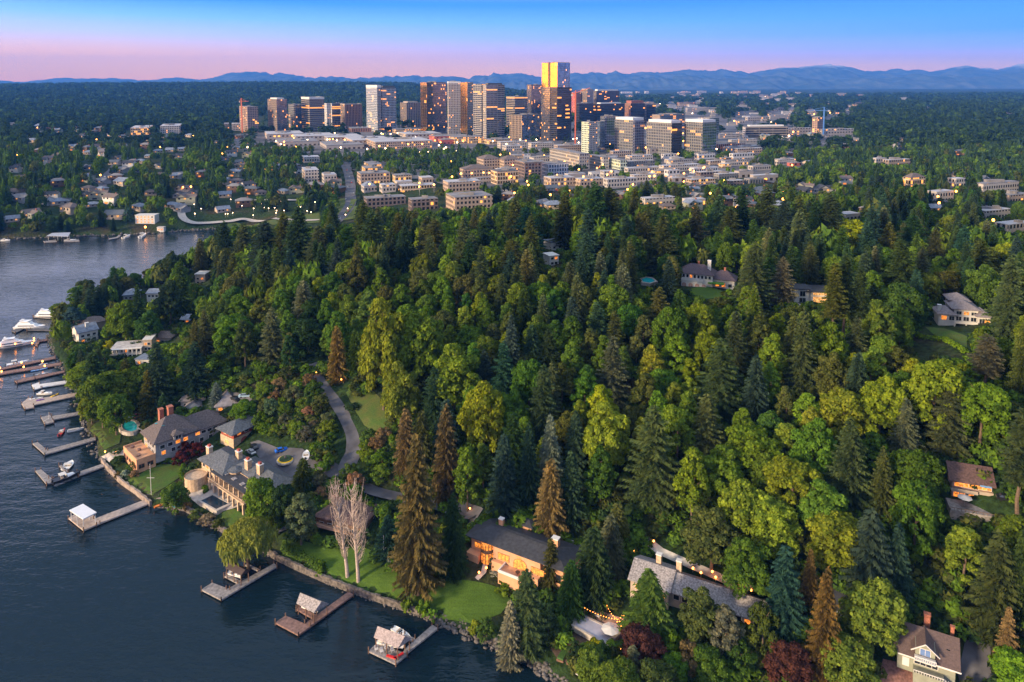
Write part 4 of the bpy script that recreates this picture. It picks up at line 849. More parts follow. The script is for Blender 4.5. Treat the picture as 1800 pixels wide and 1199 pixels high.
def terracotta():
    A, rz, L = frame_of((829, 966), (990, 1028), 8); b = HB("terracotta_house", "long terracotta stucco house with dark roof and glowing windows", A, rz, "house")
    b.wall(0, L, 0, 8.5, -3, 5.6, TERRA); b.hip(0, L, 0, 9, 5.6, 1.9, DKROOF, 1.3, flat=.1)
    b.wall(L * .30, L * .60, 8.5, 16, -1, 4.4, DKROOF, 'rear_wing'); b.hip(L * .25, L * .62, 8.5, 16, 4.4, 1.5, DKROOF, 1, flat=.2); b.wall(L * .36, L * .50, 9.0, 12.2, 5.9, 7.6, TERRA, 'lantern'); b.hip(L * .36, L * .50, 9.0, 12.2, 7.6, 1.0, DKROOF, .6)
    b.chimney(L * .22, 6, 6, 9.4, 1.3, TERRA); b.chimney(L * .83, 5.4, 6, 9.8, 1.9, TERRA)
    W_ = L * .27
    b.wall(W_, L * .78, -1.0, 0, -3, 5.2, TERRA, 'front_bay'); MB().box(W_ - .1, L * .78 + .1, -1.15, -.0, 5.2, 5.5).build("coping", TRIM, b.root)
    # glazed rotunda
    cx = L * .19; MB().cyl(cx, -.1, -1.5, 5.3, 1.9, n=14).build("rotunda", LIT, b.root); MB().cyl(cx, -.1, 2.2, 3.3, 2.05, n=14).build("rotunda_band", BROWN, b.root); m = MB(); [m.tube((cx + 1.95 * math.cos(k * .449), -.1 + 1.95 * math.sin(k * .449), -1.5), (cx + 1.95 * math.cos(k * .449), -.1 + 1.95 * math.sin(k * .449), 5.3), .09, n=4) for k in range(14)]; m.build("rotunda_frame", BROWN, b.root)
    b.pane('f', 0, 2.2, 1.6, 2.0, 1.8, glass=LIT, frame=BROWN); b.wall(-.4, 3.6, -2.2, 0, -3, .5, TERRA, 'balcony')
    b.pane('f', -1.0, W_ + 3.4, 1.5, 3.4, 2.1, glass=LIT, frame=BROWN); b.pane('f', -1.0, W_ + 8.6, .6, 4.0, 1.4, glass=LIT, frame=BROWN, arch=True); b.pane('f', -1.0, W_ + 14.0, 1.0, 3.8, 2.1, glass=LIT, frame=BROWN); b.pane('f', 0, L * .85, 1, 2.4, 3, glass=LIT, frame=BROWN); b.pane('f', 0, L * .95, 0, 1.4, 2.6, glass=DARKW, frame=BROWN)
    b.wall(W_ + 3.8, W_ + 11.8, -4.8, -1.0, -3.4, .4, TERRA, 'terrace'); m = MB(); x0, x1 = W_ + 3.8, W_ + 11.8; m.box(x0, x1, -4.8, -4.5, .4, 1.2); m.box(x0, x0 + .3, -4.5, -1, .4, 1.2); m.box(x1 - .3, x1, -4.5, -1, .4, 1.2); m.build("parapet", TRIM, b.root)
    MB().box(W_ + .2, W_ + 3.8, -2.2, -1.0, -3, 1.0).build("planter_wall", TERRA, b.root); MB().box(x1, L * .78, -2.4, -1.0, -3, .6).build("planter_wall", TERRA, b.root)
    b.wall(L, L + 3.5, 1.5, 7, -3, 4.2, BRICK, 'side_wing'); MB().box(W_ + 7.5, W_ + 9, -1.06, -1.0, 4.3, 4.6).build("wall_lamp", LIT, b.root)
    b.done()
    t_ = empty("patio_table", b.w(W_ + 9, -3, .4), rz); MB().cyl(0, 0, .68, .75, .7, n=10).build("table_top", BLACK, t_); MB().cyl(0, 0, 0, .68, .08).build("leg", BLACK, t_); tag(t_, "dark patio table on the terracotta house's terrace", "table")
    w = HB("garden_wall", "stepped white retaining wall behind the terracotta house", (*b.w(L * .62, 13.5)[:2], 9.5), rz, "wall"); 
    for k in range(9): MB().box(k * 1.9, k * 1.9 + 1.9, 0, .5, -3, 2.2 - k * .22).build("wall_section", TRIM, w.root)
    return b
TC = terracotta()
def grey_house():
    A, rz, L = frame_of((1108, 1036), (1345, 1118), 10.5); b = HB("long_house", "long low house with pale weathered shake roof and cream chimneys", A, rz, "house")
    b.wall(0, L * .30, 0, 9.5, -3, 4, BEIGE); b.gable(0, L * .30, 0, 9.5, 4, 2.8, GREYSH, BEIGE); b.wall(L * .28, L, 1, 8.5, -3, 3.7, BEIGE); b.gable(L * .28, L, 1, 8.5, 3.7, 2.6, GREYSH, BEIGE, oh=.75)
    for f in (.17, .33, .72): b.chimney(L * f, 6.2, 4, 9.0, 1.3, CREAM)
    b.panes('f', 0, 1, L * .28, 4, .9, 1.4, 1.6, .4); b.panes('f', 1, L * .32, L - 1, 10, .9, 1.4, 1.6, .3); MB().cyl(L * .93, 11.5, -1, 4.4, 2.4, .2, 14).build("turret_roof", GREYSH, b.root); b.done()
grey_house()
def cottage():
    A, rz, L = frame_of((1577, 1160), (1679, 1194), 12.3); b = HB("cottage", "brown-roofed sage cottage with a gabled dormer balcony", A, rz, "cottage")
    BR = M("brown_asphalt_shingle", (.095, .065, .06), .85, var=.12, scale=3)
    b.wall(0, L, 0, 8.5, -2, 4.4, SAGE); b.gable(0, L, -.8, 8.5, 4.3, 3.9, BR, SAGE, oh=.8); MB().box(-.1, L + .1, -.12, 0, 2.3, 2.6).build("trim_band", TRIM, b.root)
    MB().box(-.9, L + .9, -1.65, -1.5, 3.25, 3.6).build("eave_board", TRIM, b.root)
    b.wall(L * .30, L * .64, -1.2, 3, 4.5, 6.6, SAGE, 'dormer'); b.gable(L * .28, L * .66, -1.2, 4, 6.3, 2.0, BR, SAGE, 'y', .6, 'dormer_roof')
    x0, x1 = L * .27, L * .67; xm = (x0 + x1) / 2
    for s in (-1, 1): m = MB(); m.tube((xm + s * (x1 - x0) * .62, -1.85, 5.75), (xm, -1.85, 8.25), .13, n=4); m.build("bargeboard", TRIM, b.root)
    b.pane('f', -1.2, xm, 4.7, 1.9, 1.7, glass=M("blue_glass", (.12, .2, .4), .1, var=0)); MB().box(xm - 2, xm + 2, -3.0, -1.2, 4.15, 4.4).build("balcony_floor", TRIM, b.root)
    m = MB(); [m.box(xm - 2 + k * .4 - .04, xm - 2 + k * .4 + .04, -3.0, -2.92, 4.4, 5.2) for k in range(11)]; m.box(xm - 2.05, xm + 2.05, -3.05, -2.88, 5.2, 5.35); m.build("balcony_railing", TRIM, b.root)
    b.pane('f', 0, L * .12, 2.9, 1.7, 1.1); b.pane('f', 0, L * .15, -.6, 1.1, 2.1, glass=TRIM, name='door'); b.pane('f', 0, L * .84, 1.9, 2.4, 1.5); b.pane('f', 0, L * .5, .9, 4.4, 1.6); b.pane('r', L, 2.5, 2, 1.6, 1.5); b.pane('r', L, 5.5, 2, 1.4, 1.4)
    b.wall(L * .28, L * .80, -2.4, 0, -2.5, .3, SAGE, 'porch'); m = MB(); m.box(L * .28, L * .80, -2.42, -2.3, .9, 1.05); [m.box(L * .28 + k * .5, L * .28 + k * .5 + .08, -2.42, -2.34, .3, .9) for k in range(14)]; m.build("porch_railing", TRIM, b.root)
    m = MB(); [m.box(L * .80 + k * .3, L * .80 + k * .3 + .3, -2.4, -1.2, -2.5, .1 - k * .25) for k in range(8)]; m.build("stairs", TRIM, b.root)
    b.chimney(L * .52, 7, 6, 9.6, 1.2, BRICK); b.chimney(L * .96, 6, 5, 9.0, .7, BRICK); MB().box(L * .84, L * .90, 1.2, 2.1, 6.1, 6.2).build("skylight", DARKW, b.root)
    b.wall(-1, L * .32, 10.2, 15, -2, 4.6, GREYW, 'rear_wing'); b.gable(-1, L * .32, 10.2, 15, 4.6, 1.8, M("dark_shingle", (.07, .065, .07), .85), GREYW); b.done()
cottage()
def blue_awning_house():
    p = G(1672, 872); q = at_z(1742, 884, p[2]); b = HB("timber_house", "brown-roofed timber house with lit windows and blue awning", p, math.atan2(q[1] - p[1], q[0] - p[0])); L = math.hypot(q[0] - p[0], q[1] - p[1])
    b.wall(0, L, 0, 7.5, -4, 6.2, M("pinkish_timber", (.36, .24, .21), .8)); b.gable(0, L, 0, 7.5, 6.2, 3.0, REDROOF, BEIGE, oh=.8)
    MB().box(-.3, L * .62, -1.6, 0, 2.6, 2.85).build("balcony_floor", GREYW, b.root); m = MB(); m.box(-.3, L * .62, -1.65, -1.55, 2.85, 3.7); m.build("balcony_railing", BEIGE, b.root); MB().box(L * .66, L + .2, -1.0, 0, 2.6, 3.6).build("balcony", BEIGE, b.root)
    b.pane('f', 0, L * .3, 3.6, 4.2, 1.8, glass=LIT); b.pane('f', 0, L * .58, 3.6, 1.2, 2, glass=LIT); b.pane('f', 0, L * .82, 3.7, 3, 1.4, glass=LIT); b.pane('f', 0, L * .12, .2, 1.2, 1.5, glass=LIT); b.pane('f', 0, L * .28, .3, 1.1, 1.3, glass=LIT); b.pane('f', 0, L * .5, .2, 1.1, 1.6, glass=LIT); b.pane('f', 0, L * .8, .2, 2.2, 1.8)
    m = MB(); m.face([(L * .68, -.12, 5.9), (L * .97, -.12, 5.9), (L * .97, -1.3, 5.3), (L * .68, -1.3, 5.3)]); m.build("awning", M("blue_cloth", (.15, .3, .5), .7, var=0), b.root)
    m = MB(); m.box(-1.5, L * .95, -6.5, -1.0, -3.2, -.2); m.build("terrace", DECK, b.root); b.mark(-1.5, L, -6.5, 0, 0, .1); m = MB(); m.box(-1.5, L * .95, -6.55, -6.45, .5, .6); [m.box(-1.5 + k * .8, -1.42 + k * .8, -6.55, -6.47, -.2, .5) for k in range(13)]; m.build("terrace_railing", BROWN, b.root); b.done()
    u = empty("parasol", b.w(2.2, -3.6, -.2)); umbrella(u, 1.7, 2.4, "white parasol open on the timber house's grey terrace")
def umbrella(u, r, h, label):
    MB().cyl(0, 0, 0, h, .04).build("pole", METAL, u); MB().cyl(0, 0, h - .1, h + .45, r, .05, 8).build("canopy", WHITE, u); tag(u, label, "parasol")
blue_awning_house()
def white_mansion():
    p = G(1197, 500); q = at_z(1290, 510, p[2]); b = HB("white_mansion", "white hilltop mansion with dark hip roof and arched loggia", p, math.atan2(q[1] - p[1], q[0] - p[0]), "mansion"); L = math.hypot(q[0] - p[0], q[1] - p[1]); D = M("dark_brown_tile_roof", (.085, .06, .07), .8, var=.15, scale=2)
    b.wall(0, L * .60, 0, 9, -3, 7, WHITE); b.hip(-1, L * .60, 0, 9, 7, 4.4, D, .8); b.wall(L * .56, L, 2, 10, -3, 4.6, WHITE); b.hip(L * .56, L, 2, 10, 4.6, 4.2, D, .8); b.wall(L * .02, L * .42, -2.2, 0, -3, 3.4, WHITE, 'loggia')
    b.panes('f', 0, .4, L * .58, 8, 4.5, 1.0, 1.7, .1); 
    for k in range(4): b.pane('f', -2.2, 1.8 + k * 3, 0, 2, 1.2, glass=M("rose_wall", (.4, .25, .22), .8, var=0), arch=True)
    m = MB(); m.box(L * .02, L * .42, -2.25, -2.1, 3.4, 4.2); m.build("balustrade", TRIM, b.root); b.panes('f', 2, L * .62, L - .5, 3, .5, 1.6, 1.9, .5); b.chimney(L * .52, 3, 6, 14.2, 1.5, WHITE); b.chimney(L * .30, 6, 8, 12.3, .8, BRICK); b.chimney(L * .8, 6, 6, 10, .8, BRICK)
    m = MB(); m.box(L * .52, L * .82, -1.6, 1.9, 2.5, 3.1); m.build("vine_pergola", M("vine_green", (.08, .2, .015), .9), b.root); b.done()
    m = HB("garden_wall", "brick and stone retaining wall below the white mansion", G(1166, 522), rz=-.05, cat="wall"); MB().box(0, 11, 0, .6, -2, 2).build("wall", M("pale_brick", (.33, .24, .2), .9), m.root); 
white_mansion()
def modern_house():
    p = G(1396, 532); b = HB("modern_house", "modern pale house with flat dark roofs and warm lit terrace", p, -.12); L = 16
    b.wall(0, 6, 0, 7, -3, 7.2, WHITE); b.flat(0, 6, 0, 7, 7.2, DKROOF, .7); b.wall(6, L, 1, 9, -3, 6, WHITE); b.flat(5.5, L, .4, 9, 6, DKROOF, 1.0); b.pane('f', 1, 11.4, .2, 6.6, 3, glass=LITW); b.pane('f', 1, 11.4, 4, 6.6, 1.2, glass=LITW); b.pane('f', 0, 3.4, 3.6, 2.2, 2.6); b.pane('f', 0, 3.4, .4, 2.6, 2.2); b.wall(-7, 0, 2, 8, -3, 4, BEIGE); b.flat(-7, 0, 2, 8, 4, WHITE, .5); MB().box(-3, L + 2, -4.5, 0, -3, .1).build("terrace", PAVE, b.root); b.done()
modern_house()
def right_white_house():
    p = G(1649, 572); q = at_z(1741, 580, p[2]); b = HB("white_house", "white three-storey house with stacked grey hip roofs", p, math.atan2(q[1] - p[1], q[0] - p[0])); L = math.hypot(q[0] - p[0], q[1] - p[1]); S = M("mauve_grey_roof", (.19, .165, .175), .8, var=.12, scale=1.5)
    b.wall(0, L * .34, 0, 8, -3, 5.6, WHITE); b.hip(0, L * .34, 0, 8, 5.6, 2.4, S); b.wall(L * .32, L * .78, 1.5, 11, -3, 8, WHITE); b.hip(L * .30, L * .80, 1.5, 11, 8, 2.8, S); b.wall(L * .76, L, 0, 8, -3, 5.8, WHITE); b.hip(L * .74, L, 0, 8, 5.8, 2.4, S); b.wall(L * .36, L * .70, 9, 16, -3, 9.5, WHITE); b.hip(L * .34, L * .72, 9, 16, 9.5, 2.6, S)
    b.panes('f', 0, .5, L * .33, 2, 3, 1.7, 1.8, .2); b.panes('f', 1.5, L * .34, L * .77, 3, 5.4, 1.7, 1.4, .3, 3); b.panes('f', 1.5, L * .34, L * .77, 3, 2.6, 1.8, 1.8, .2, 5); b.panes('f', 0, L * .78, L - .3, 2, 2.6, 1.7, 2, .2, 7)
    m = MB(); m.box(L * .30, L * .74, -1.2, 1.5, 2.0, 2.3); m.box(L * .30, L * .74, -1.25, -1.15, 2.3, 3.1); m.build("balcony", TRIM, b.root); 
    for f in (.3, .52, .74): MB().box(L * f - .2, L * f + .2, -1.2, -.8, -3, 2).build("pillar", TRIM, b.root)
    b.chimney(.6, 2, 0, 8.8, 1.2, WHITE); b.done()
    # clipped bright hedge below
    pts_ = [Vector(G(*a)) for a in ((1610, 588), (1618, 596), (1640, 598), (1662, 600), (1682, 612), (1702, 626))]; r = rng(4); cs = []; 
    for a, c in zip(pts_[:-1], pts_[1:]):
        n = max(2, int((c - a).length / .9)); cs += [a.lerp(c, k / n) + Vector((0, 0, .7)) for k in range(n)]
    o = pts_[0]; me = lobes_mesh("hedge", 6, np.array([list(c - o) for c in cs]), np.full(len(cs), 1.35), 60, .35); h = link("hedge", me, None, o); h.color = (.13, .22, .015, 1); tag(h, "bright clipped hedge curving below the white three-storey house", "hedge")
right_white_house()
def hedge(line, hgt, wid, col, label, group=None):
    pts_ = [Vector(G(*a)) for a in line]; cs = []
    for a, c in zip(pts_[:-1], pts_[1:]):
        n = max(2, int((c - a).length / (wid * .55))); 
        for k in range(n):
            q = a.lerp(c, k / n); q.z = ground(q.x, q.y); cs += [q + Vector((0, 0, hgt * .3)), q + Vector((0, 0, hgt * .72))]
            tg_add(q.x, q.y, wid * .6)
    o = pts_[0]; me = lobes_mesh("hedge", 6, np.array([list(c - o) for c in cs]), np.full(len(cs), wid * .55), 55, .38, squash=1.0); h = link("hedge", me, None, o); h.color = (*C[col], 1); tag(h, label, "hedge", group)
hedge([(240, 800), (262, 792), (285, 780), (305, 768)], 3.4, 2.2, 'mid', "tall dark clipped hedge below the shingle house")
hedge([(228, 832), (250, 815), (262, 806)], 3, 2.4, 'mid', "short hedge between the firepit terrace and the flagpole lawn")
hedge([(340, 850), (352, 858), (368, 862), (356, 870)], 1, 1.2, 'leaf', "low box hedge squares left of the dark pool")
hedge([(385, 855), (405, 868), (420, 876)], 1, 1.3, 'leaf', "low box hedge between the dark pool and the arcade")
hedge([(322, 822), (318, 838), (326, 846)], 1.2, 1.4, 'leaf', "low hedge curving round the flagpole lawn")
hedge([(270, 818), (290, 813), (318, 815)], 1.4, 1.6, 'mid', "low hedge along the top of the flagpole lawn")
hedge([(502, 968), (530, 985), (555, 1000), (568, 1006)], 2.2, 2.4, 'mid', "row of dark clipped shrubs along the seawall lawn")
hedge([(870, 990), (895, 1003), (915, 1008)], 1.6, 2.0, 'mid', "clipped hedge under the terracotta house's terrace")
hedge([(100, 598), (118, 600), (134, 598)], 3, 3.2, 'dkgreen', "dark clipped hedge at the tip of the point")
hedge([(140, 612), (158, 606), (172, 602)], 4, 3.2, 'dkgreen', "dark tall hedge below the white house with slate roof")
hedge([(192, 634), (205, 634), (222, 630)], 2.6, 1.6, 'dkgreen', "dark hedge before the white balconied house")
hedge([(1122, 965), (1108, 955)], 2, 1.5, 'mid', "small hedge at the head of the garden path")
# ------------------------------------------------------------------ houses of the point and the shore
def simple(name, label, a, b, depth, h, roof, rmat, wmat, rh=2.2, lit=.3, nwin=3, z=None, cat=None, floors=None, key=None, group=None, clear=True, frame=None):
    p = G(*a); zz = p[2] if z is None else z
    if z is not None: p = at_z(*a, zz)
    q = at_z(*b, zz); rz = math.atan2(q[1] - p[1], q[0] - p[0]); L = math.hypot(q[0] - p[0], q[1] - p[1]); B = HB(name, label, (p[0], p[1], zz), rz, cat, group, key)
    B.wall(0, L, 0, depth, -3.5, h, wmat)
    if roof == 'hip': B.hip(0, L, 0, depth, h, rh, rmat)
    elif roof == 'gable': B.gable(0, L, 0, depth, h, rh, rmat, wmat)
    elif roof == 'gabley': B.gable(0, L, 0, depth, h, rh, rmat, wmat, 'y')
    else: B.flat(0, L, 0, depth, h, rmat)
    fl = floors or max(1, int(h / 3))
    for k in range(fl): B.panes('f', 0, .5, L - .5, nwin, .9 + k * 3, min(1.5, L / nwin * .55), 1.4, lit, seed=k + int(abs(a[0])), frame=frame)
    if rz < -.12: B.panes('r', L, .5, depth - .5, 2, .9, 1.2, 1.4, lit, seed=int(a[1]))
    if clear: B.done()
    B.L = L; return B
b = simple("slate_roof_house", "white house with blue slate roof at the tip of the point", (139, 605), (173, 597), 11, 7.5, 'gable', NAVY, WHITE, 3.0, .1, 3); b.chimney(5, 3, 6, 11.5, 1.6, WHITE); b.wall(5, 16, 9, 18, -3, 8.5, BEIGE); b.hip(4, 16, 9, 18, 8.5, 3, SHINGLE)
b = simple("balconied_house", "white flat-roofed house with colonnaded balconies", (196, 632), (250, 628), 10, 6.2, 'flat', CONC, WHITE, 0, .1, 7, floors=2)
for k in range(8): MB().box(b.L * k / 7 - .2, b.L * k / 7 + .2, -1.9, -1.5, -2, 6.4).build("pillar", TRIM, b.root)
for z in (2.9, 6.2): MB().box(-.3, b.L + .3, -2.0, 0, z, z + .35).build("balcony_floor", TRIM, b.root)
MB().box(-.3, b.L + .3, -2.0, -1.9, 3.9, 4.0).build("railing", TRIM, b.root)
simple("stucco_house", "narrow beige house right of the white balconied one", (252, 618), (267, 617), 8, 7, 'flat', WHITE, BEIGE, 0, .6, 2)
simple("pool_house", "low white annex below the white balconied house", (238, 642), (262, 643), 7, 3.4, 'flat', NAVY, WHITE, 0, .3, 2)
simple("brown_roof_house", "brown-roofed house uphill of the balconied white one", (264, 604), (300, 605), 9, 4, 'hip', SHINGLE, BEIGE, 2.4, .3, 4)
simple("lakeside_house", "dark hip-roofed house on the far side of the point", (217, 528), (242, 526), 10, 4, 'hip', NAVY, GREYW, 3, .2, 3, z=4)
simple("lakeside_house", "pale blue-roofed house in trees on the far side of the point", (258, 524), (280, 524), 9, 4, 'gable', NAVY, WHITE, 2, .3, 3, z=5)
simple("box_house", "beige box-shaped house at the back of the point", (343, 500), (361, 500), 8, 8, 'flat', WHITE, BEIGE, 0, .2, 2)
simple("blue_roof_house", "small house with pale blue roof in the trees of the point", (318, 569), (334, 569), 8, 3, 'gable', M("pale_blue_roof", (.3, .36, .45), .6), GREYW, 2, .3, 2)
b = simple("grey_roof_house", "grey-roofed house with white gable behind the brick chimneys", (318, 718), (362, 716), 12, 4, 'hip', M("lavender_grey_roof", (.2, .185, .2), .8, var=.15), GREYW, 4.2, .1, 3); b.wall(3, 9, -3, 1, -2, 3, WHITE); b.gable(3, 9, -3, 6, 3, 2.2, MATS["lavender_grey_roof"], WHITE, 'y')
simple("garage_barn", "hip-roofed grey-brown outbuilding beside the blue-needled spruce", (380, 726), (418, 722), 12, 3.2, 'hip', MATS["lavender_grey_roof"], GREYW, 4.6, .1, 3)
simple("boat_shed", "dark open shed above the round turquoise pool", (220, 728), (245, 725), 5, 2.6, 'gable', DKROOF, BROWN, 1.2, 0, 2)
b = simple("brown_house", "brown-roofed timber house behind the bare poplars", (556, 925), (634, 945), 11, 4.2, 'hip', REDROOF, BROWN, 3.2, .15, 5); b.chimney(4.5, 4, 5, 10, 1.2, BRICK); MB().box(-.5, 12, -2, 0, 1.6, 1.9).build("balcony_floor", M("wood_rail", (.4, .24, .16), .8), b.root); MB().box(-.5, 12, -2.05, -1.95, 1.9, 2.8).build("balcony_railing", MATS["wood_rail"], b.root)
b = simple("flat_shed", "low shed with weathered grey roof between willow and garden", (468, 952), (506, 938), 5.5, 2.6, 'gable', M("weathered_roof", (.2, .19, .2), .8, var=.3, scale=1), BROWN, .8, 0, 2); b.chimney(7, 3, 2, 5, .8, BRICK)
simple("ridge_house", "white modern house on the ridge above the slender poplar", (968, 440), (1000, 436), 8, 5, 'flat', NAVY, WHITE, 0, .3, 3)
simple("ridge_house", "small pale-walled house below the ridge with a lit porch", (966, 468), (982, 466), 7, 6, 'flat', WHITE, WHITE, 0, .5, 2)
simple("hidden_house", "grey roof showing between firs in the middle of the wood", (690, 470), (708, 470), 9, 4, 'gable', DKROOF, GREYW, 2.5, .5, 2)
simple("hidden_house", "grey-roofed house glimpsed in firs right of the rusty spruce", (1465, 1090), (1490, 1092), 8, 4, 'gable', DKROOF, GREYW, 2.5, 0, 2)

simple("villa", "white three-storey villa glowing with lights on the far shore", (238, 393), (272, 393), 9, 9.5, 'flat', WHITE, WHITE, 0, .85, 5, floors=3)
simple("shore_cabin", "small glowing cabin at the far shore's water edge", (276, 406), (288, 406), 4, 4, 'flat', CONC, WHITE, 0, 1, 2)
# ------------------------------------------------------------------ docks
def dock(label, polys, mat, z=.75, pile=None, name="dock", hgt=.45):
    W = [[at_z(x, y, z)[:2] for x, y in P] for P in polys]; o = np.array([W[0][0][0], W[0][0][1], 0]); root = empty(name, o)
    for i, P in enumerate(W):
        Q = [(p[0] - o[0], p[1] - o[1]) for p in P]; a = sum(Q[k][0] * Q[(k + 1) % len(Q)][1] - Q[(k + 1) % len(Q)][0] * Q[k][1] for k in range(len(Q)))
        if a < 0: Q = Q[::-1]
        MB().prism(Q, z - hgt - .012 * i, z - .012 * i).build("deck", mat, root)
        for k in range(len(Q)):
            x, y = Q[k]; MB().cyl(x * .995, y * .995, -2, z + .75 + .3 * (k % 2), .17, n=6).build("piling", BROWN, root)
    tag(root, label, "dock"); return root
dock("long pale dock whose end carries the white-roofed shelter", [[(120, 910), (147, 932), (176, 919), (160, 900), (148, 895)], [(170, 922), (277, 879), (268, 873), (165, 912)]], DECKT)
dock("L-shaped pale dock beside the shingle house's lawn", [[(57, 779), (66, 777), (84, 792), (79, 799)], [(79, 799), (169, 773), (167, 768), (80, 791)]], DECK)
dock("dock with the boat lift holding the black motorboat", [[(62, 827), (72, 825), (92, 842), (82, 851)], [(82, 850), (94, 848), (95, 842), (86, 841)], [(138, 836), (185, 819), (183, 814), (136, 830)], [(104, 818), (108, 817), (120, 829), (115, 830)]], DECK)
dock("grey T-headed dock with the dark-roofed boat canopy", [[(354, 1036), (373, 1024), (404, 1036), (389, 1054)], [(389, 1054), (487, 995), (482, 990), (398, 1036)], [(394, 1012), (398, 1009), (424, 1021), (418, 1025)], [(430, 992), (434, 990), (458, 1001), (454, 1003)]], DECK)
dock("brown dock carrying the shingled boathouse", [[(484, 1094), (502, 1082), (545, 1100), (525, 1116)], [(525, 1116), (622, 1045), (612, 1040), (536, 1096)], [(521, 1070), (527, 1066), (557, 1081), (549, 1086)]], DECKB)
dock("grey dock with deck chairs and the shingled boat canopy", [[(648, 1144), (664, 1129), (716, 1150), (696, 1167)], [(700, 1160), (770, 1104), (760, 1098), (712, 1140)], [(706, 1118), (712, 1114), (730, 1122), (726, 1128)]], DECK)
dock("pale dock with kayaks reaching past the big lakeside maples", [[(38, 709), (44, 719), (60, 716), (57, 700), (50, 699)], [(59, 712), (138, 695), (137, 690), (56, 702)]], DECKT)
dock("square-ended dock holding the small sailing boat", [[(72, 733), (79, 746), (95, 742), (88, 729)], [(93, 738), (145, 727), (144, 723), (91, 731)]], DECK)
dock("pale dock with a narrow head, fourth from the point", [[(56, 676), (60, 685), (74, 681), (69, 672)], [(72, 681), (131, 671), (130, 667), (70, 675)]], M("white_deck_boards", (.6, .58, .58), .7, var=.08))
dock("zigzag dark dock with moored dinghies", [[(26, 669), (30, 673), (62, 666), (60, 661)], [(62, 666), (114, 654), (114, 651), (60, 661)]], DECKB)
dock("long dark dock lined with lamps, lower of two parallel ones", [[(-8, 655), (-8, 660), (108, 641), (107, 637)]], DECKB)
dock("long dark dock beside the covered speedboat, upper of two parallel ones", [[(-8, 649), (-8, 652), (98, 630), (97, 626)]], DECKB)
dock("short grey dock behind the largest yacht", [[(62, 606), (66, 608), (70, 599), (66, 598)], [(66, 601), (84, 598), (83, 595), (68, 597)]], DECKB)
dock("forked dark dock under the second yacht", [[(21, 581), (27, 585), (48, 575), (40, 573)], [(47, 580), (91, 581), (91, 578), (50, 576)], [(48, 580), (54, 579), (64, 572), (60, 572)]], M("dark_deck_boards", (.09, .09, .1), .8))
dock("pale dock behind the yacht farthest out", [[(58, 555), (59, 557), (113, 561), (113, 558)]], DECK)
dock("far-shore dock under the wide flat boathouse roof", [[(76, 424), (80, 426), (100, 425), (98, 421)], [(112, 420), (138, 421), (140, 424), (114, 425)]], DECK)
dock("small white far-shore dock", [[(191, 421), (208, 418), (212, 414), (209, 413), (204, 417), (191, 419)]], DECK)
# shelters on the docks
def shelter(label, px4, z, rmat, gable=0, name="boat_shelter", base=.75):
    P = [at_z(x, y, z) for x, y in px4]; o = P[0].copy(); c = sum(P) / 4; root = empty(name, (c[0], c[1], base)); Q = [(p[0] - c[0], p[1] - c[1]) for p in P]
    a = sum(Q[k][0] * Q[(k + 1) % 4][1] - Q[(k + 1) % 4][0] * Q[k][1] for k in range(4))
    if a < 0: Q = Q[::-1]; Q = Q[-1:] + Q[:-1]
    h = z - base; m = MB()
    if not gable: m.prism(Q, h, h + .3)
    else:
        e = [math.hypot(Q[1][0] - Q[0][0], Q[1][1] - Q[0][1]), math.hypot(Q[2][0] - Q[1][0], Q[2][1] - Q[1][1])]
        if e[0] < e[1]: Q = Q[1:] + Q[:1]
        m0 = tuple((Q[1][i] + Q[2][i]) / 2 for i in (0, 1)); m1 = tuple((Q[3][i] + Q[0][i]) / 2 for i in (0, 1)); q = [(*p, h) for p in Q]; r0, r1 = (*m1, h + gable), (*m0, h + gable)
        m.face([q[0], q[1], r1, r0]); m.face([q[2], q[3], r0, r1]); m.face([q[1], q[2], r1]); m.face([q[3], q[0], r0]); m.face([(p[0], p[1], h - .15) for p in reversed(Q)]); m.prism(Q, h - .15, h, False, False)
    m.build("roof", rmat, root)
    for p in Q: MB().cyl(p[0] * .88, p[1] * .88, 0, h, .14, n=6).build("post", BROWN if gable else WHITE, root)
    for i in range(0, 4, 2):
        a, b = Q[i], Q[(i + 1) % 4]; x, y = (a[0] + b[0]) * .44, (a[1] + b[1]) * .44; MB().cyl(x, y, 0, h, .14, n=6).build("post", BROWN if gable else WHITE, root)
    tag(root, label, "boat shelter"); return root
shelter("white flat-roofed shelter at the end of the long pale dock", [(122, 898), (146, 887), (170, 902), (146, 914)], 4.3, M("white_metal_roof", (.66, .67, .70), .4, var=.03))
shelter("dark-roofed boat canopy on the dock beside the willow", [(396, 998), (412, 987), (439, 1003), (424, 1011)], 4.0, M("black_brown_roof", (.05, .035, .035), .7), .9)
shelter("boathouse with grey shingle roof on the brown dock", [(521, 1060), (535, 1046), (578, 1061), (552, 1077)], 3.9, GREYSH, 1.8)
shelter("boat canopy with brown shingle roof beside the deck chairs", [(657, 1120), (671, 1105), (724, 1122), (700, 1139)], 3.9, M("mauve_shingle", (.3, .25, .25), .85, var=.2, scale=2), 1.8)
shelter("wide flat grey boathouse roof on the far shore", [(82, 415), (92, 410), (124, 409), (120, 416)], 5, M("grey_metal_roof", (.36, .38, .44), .5))
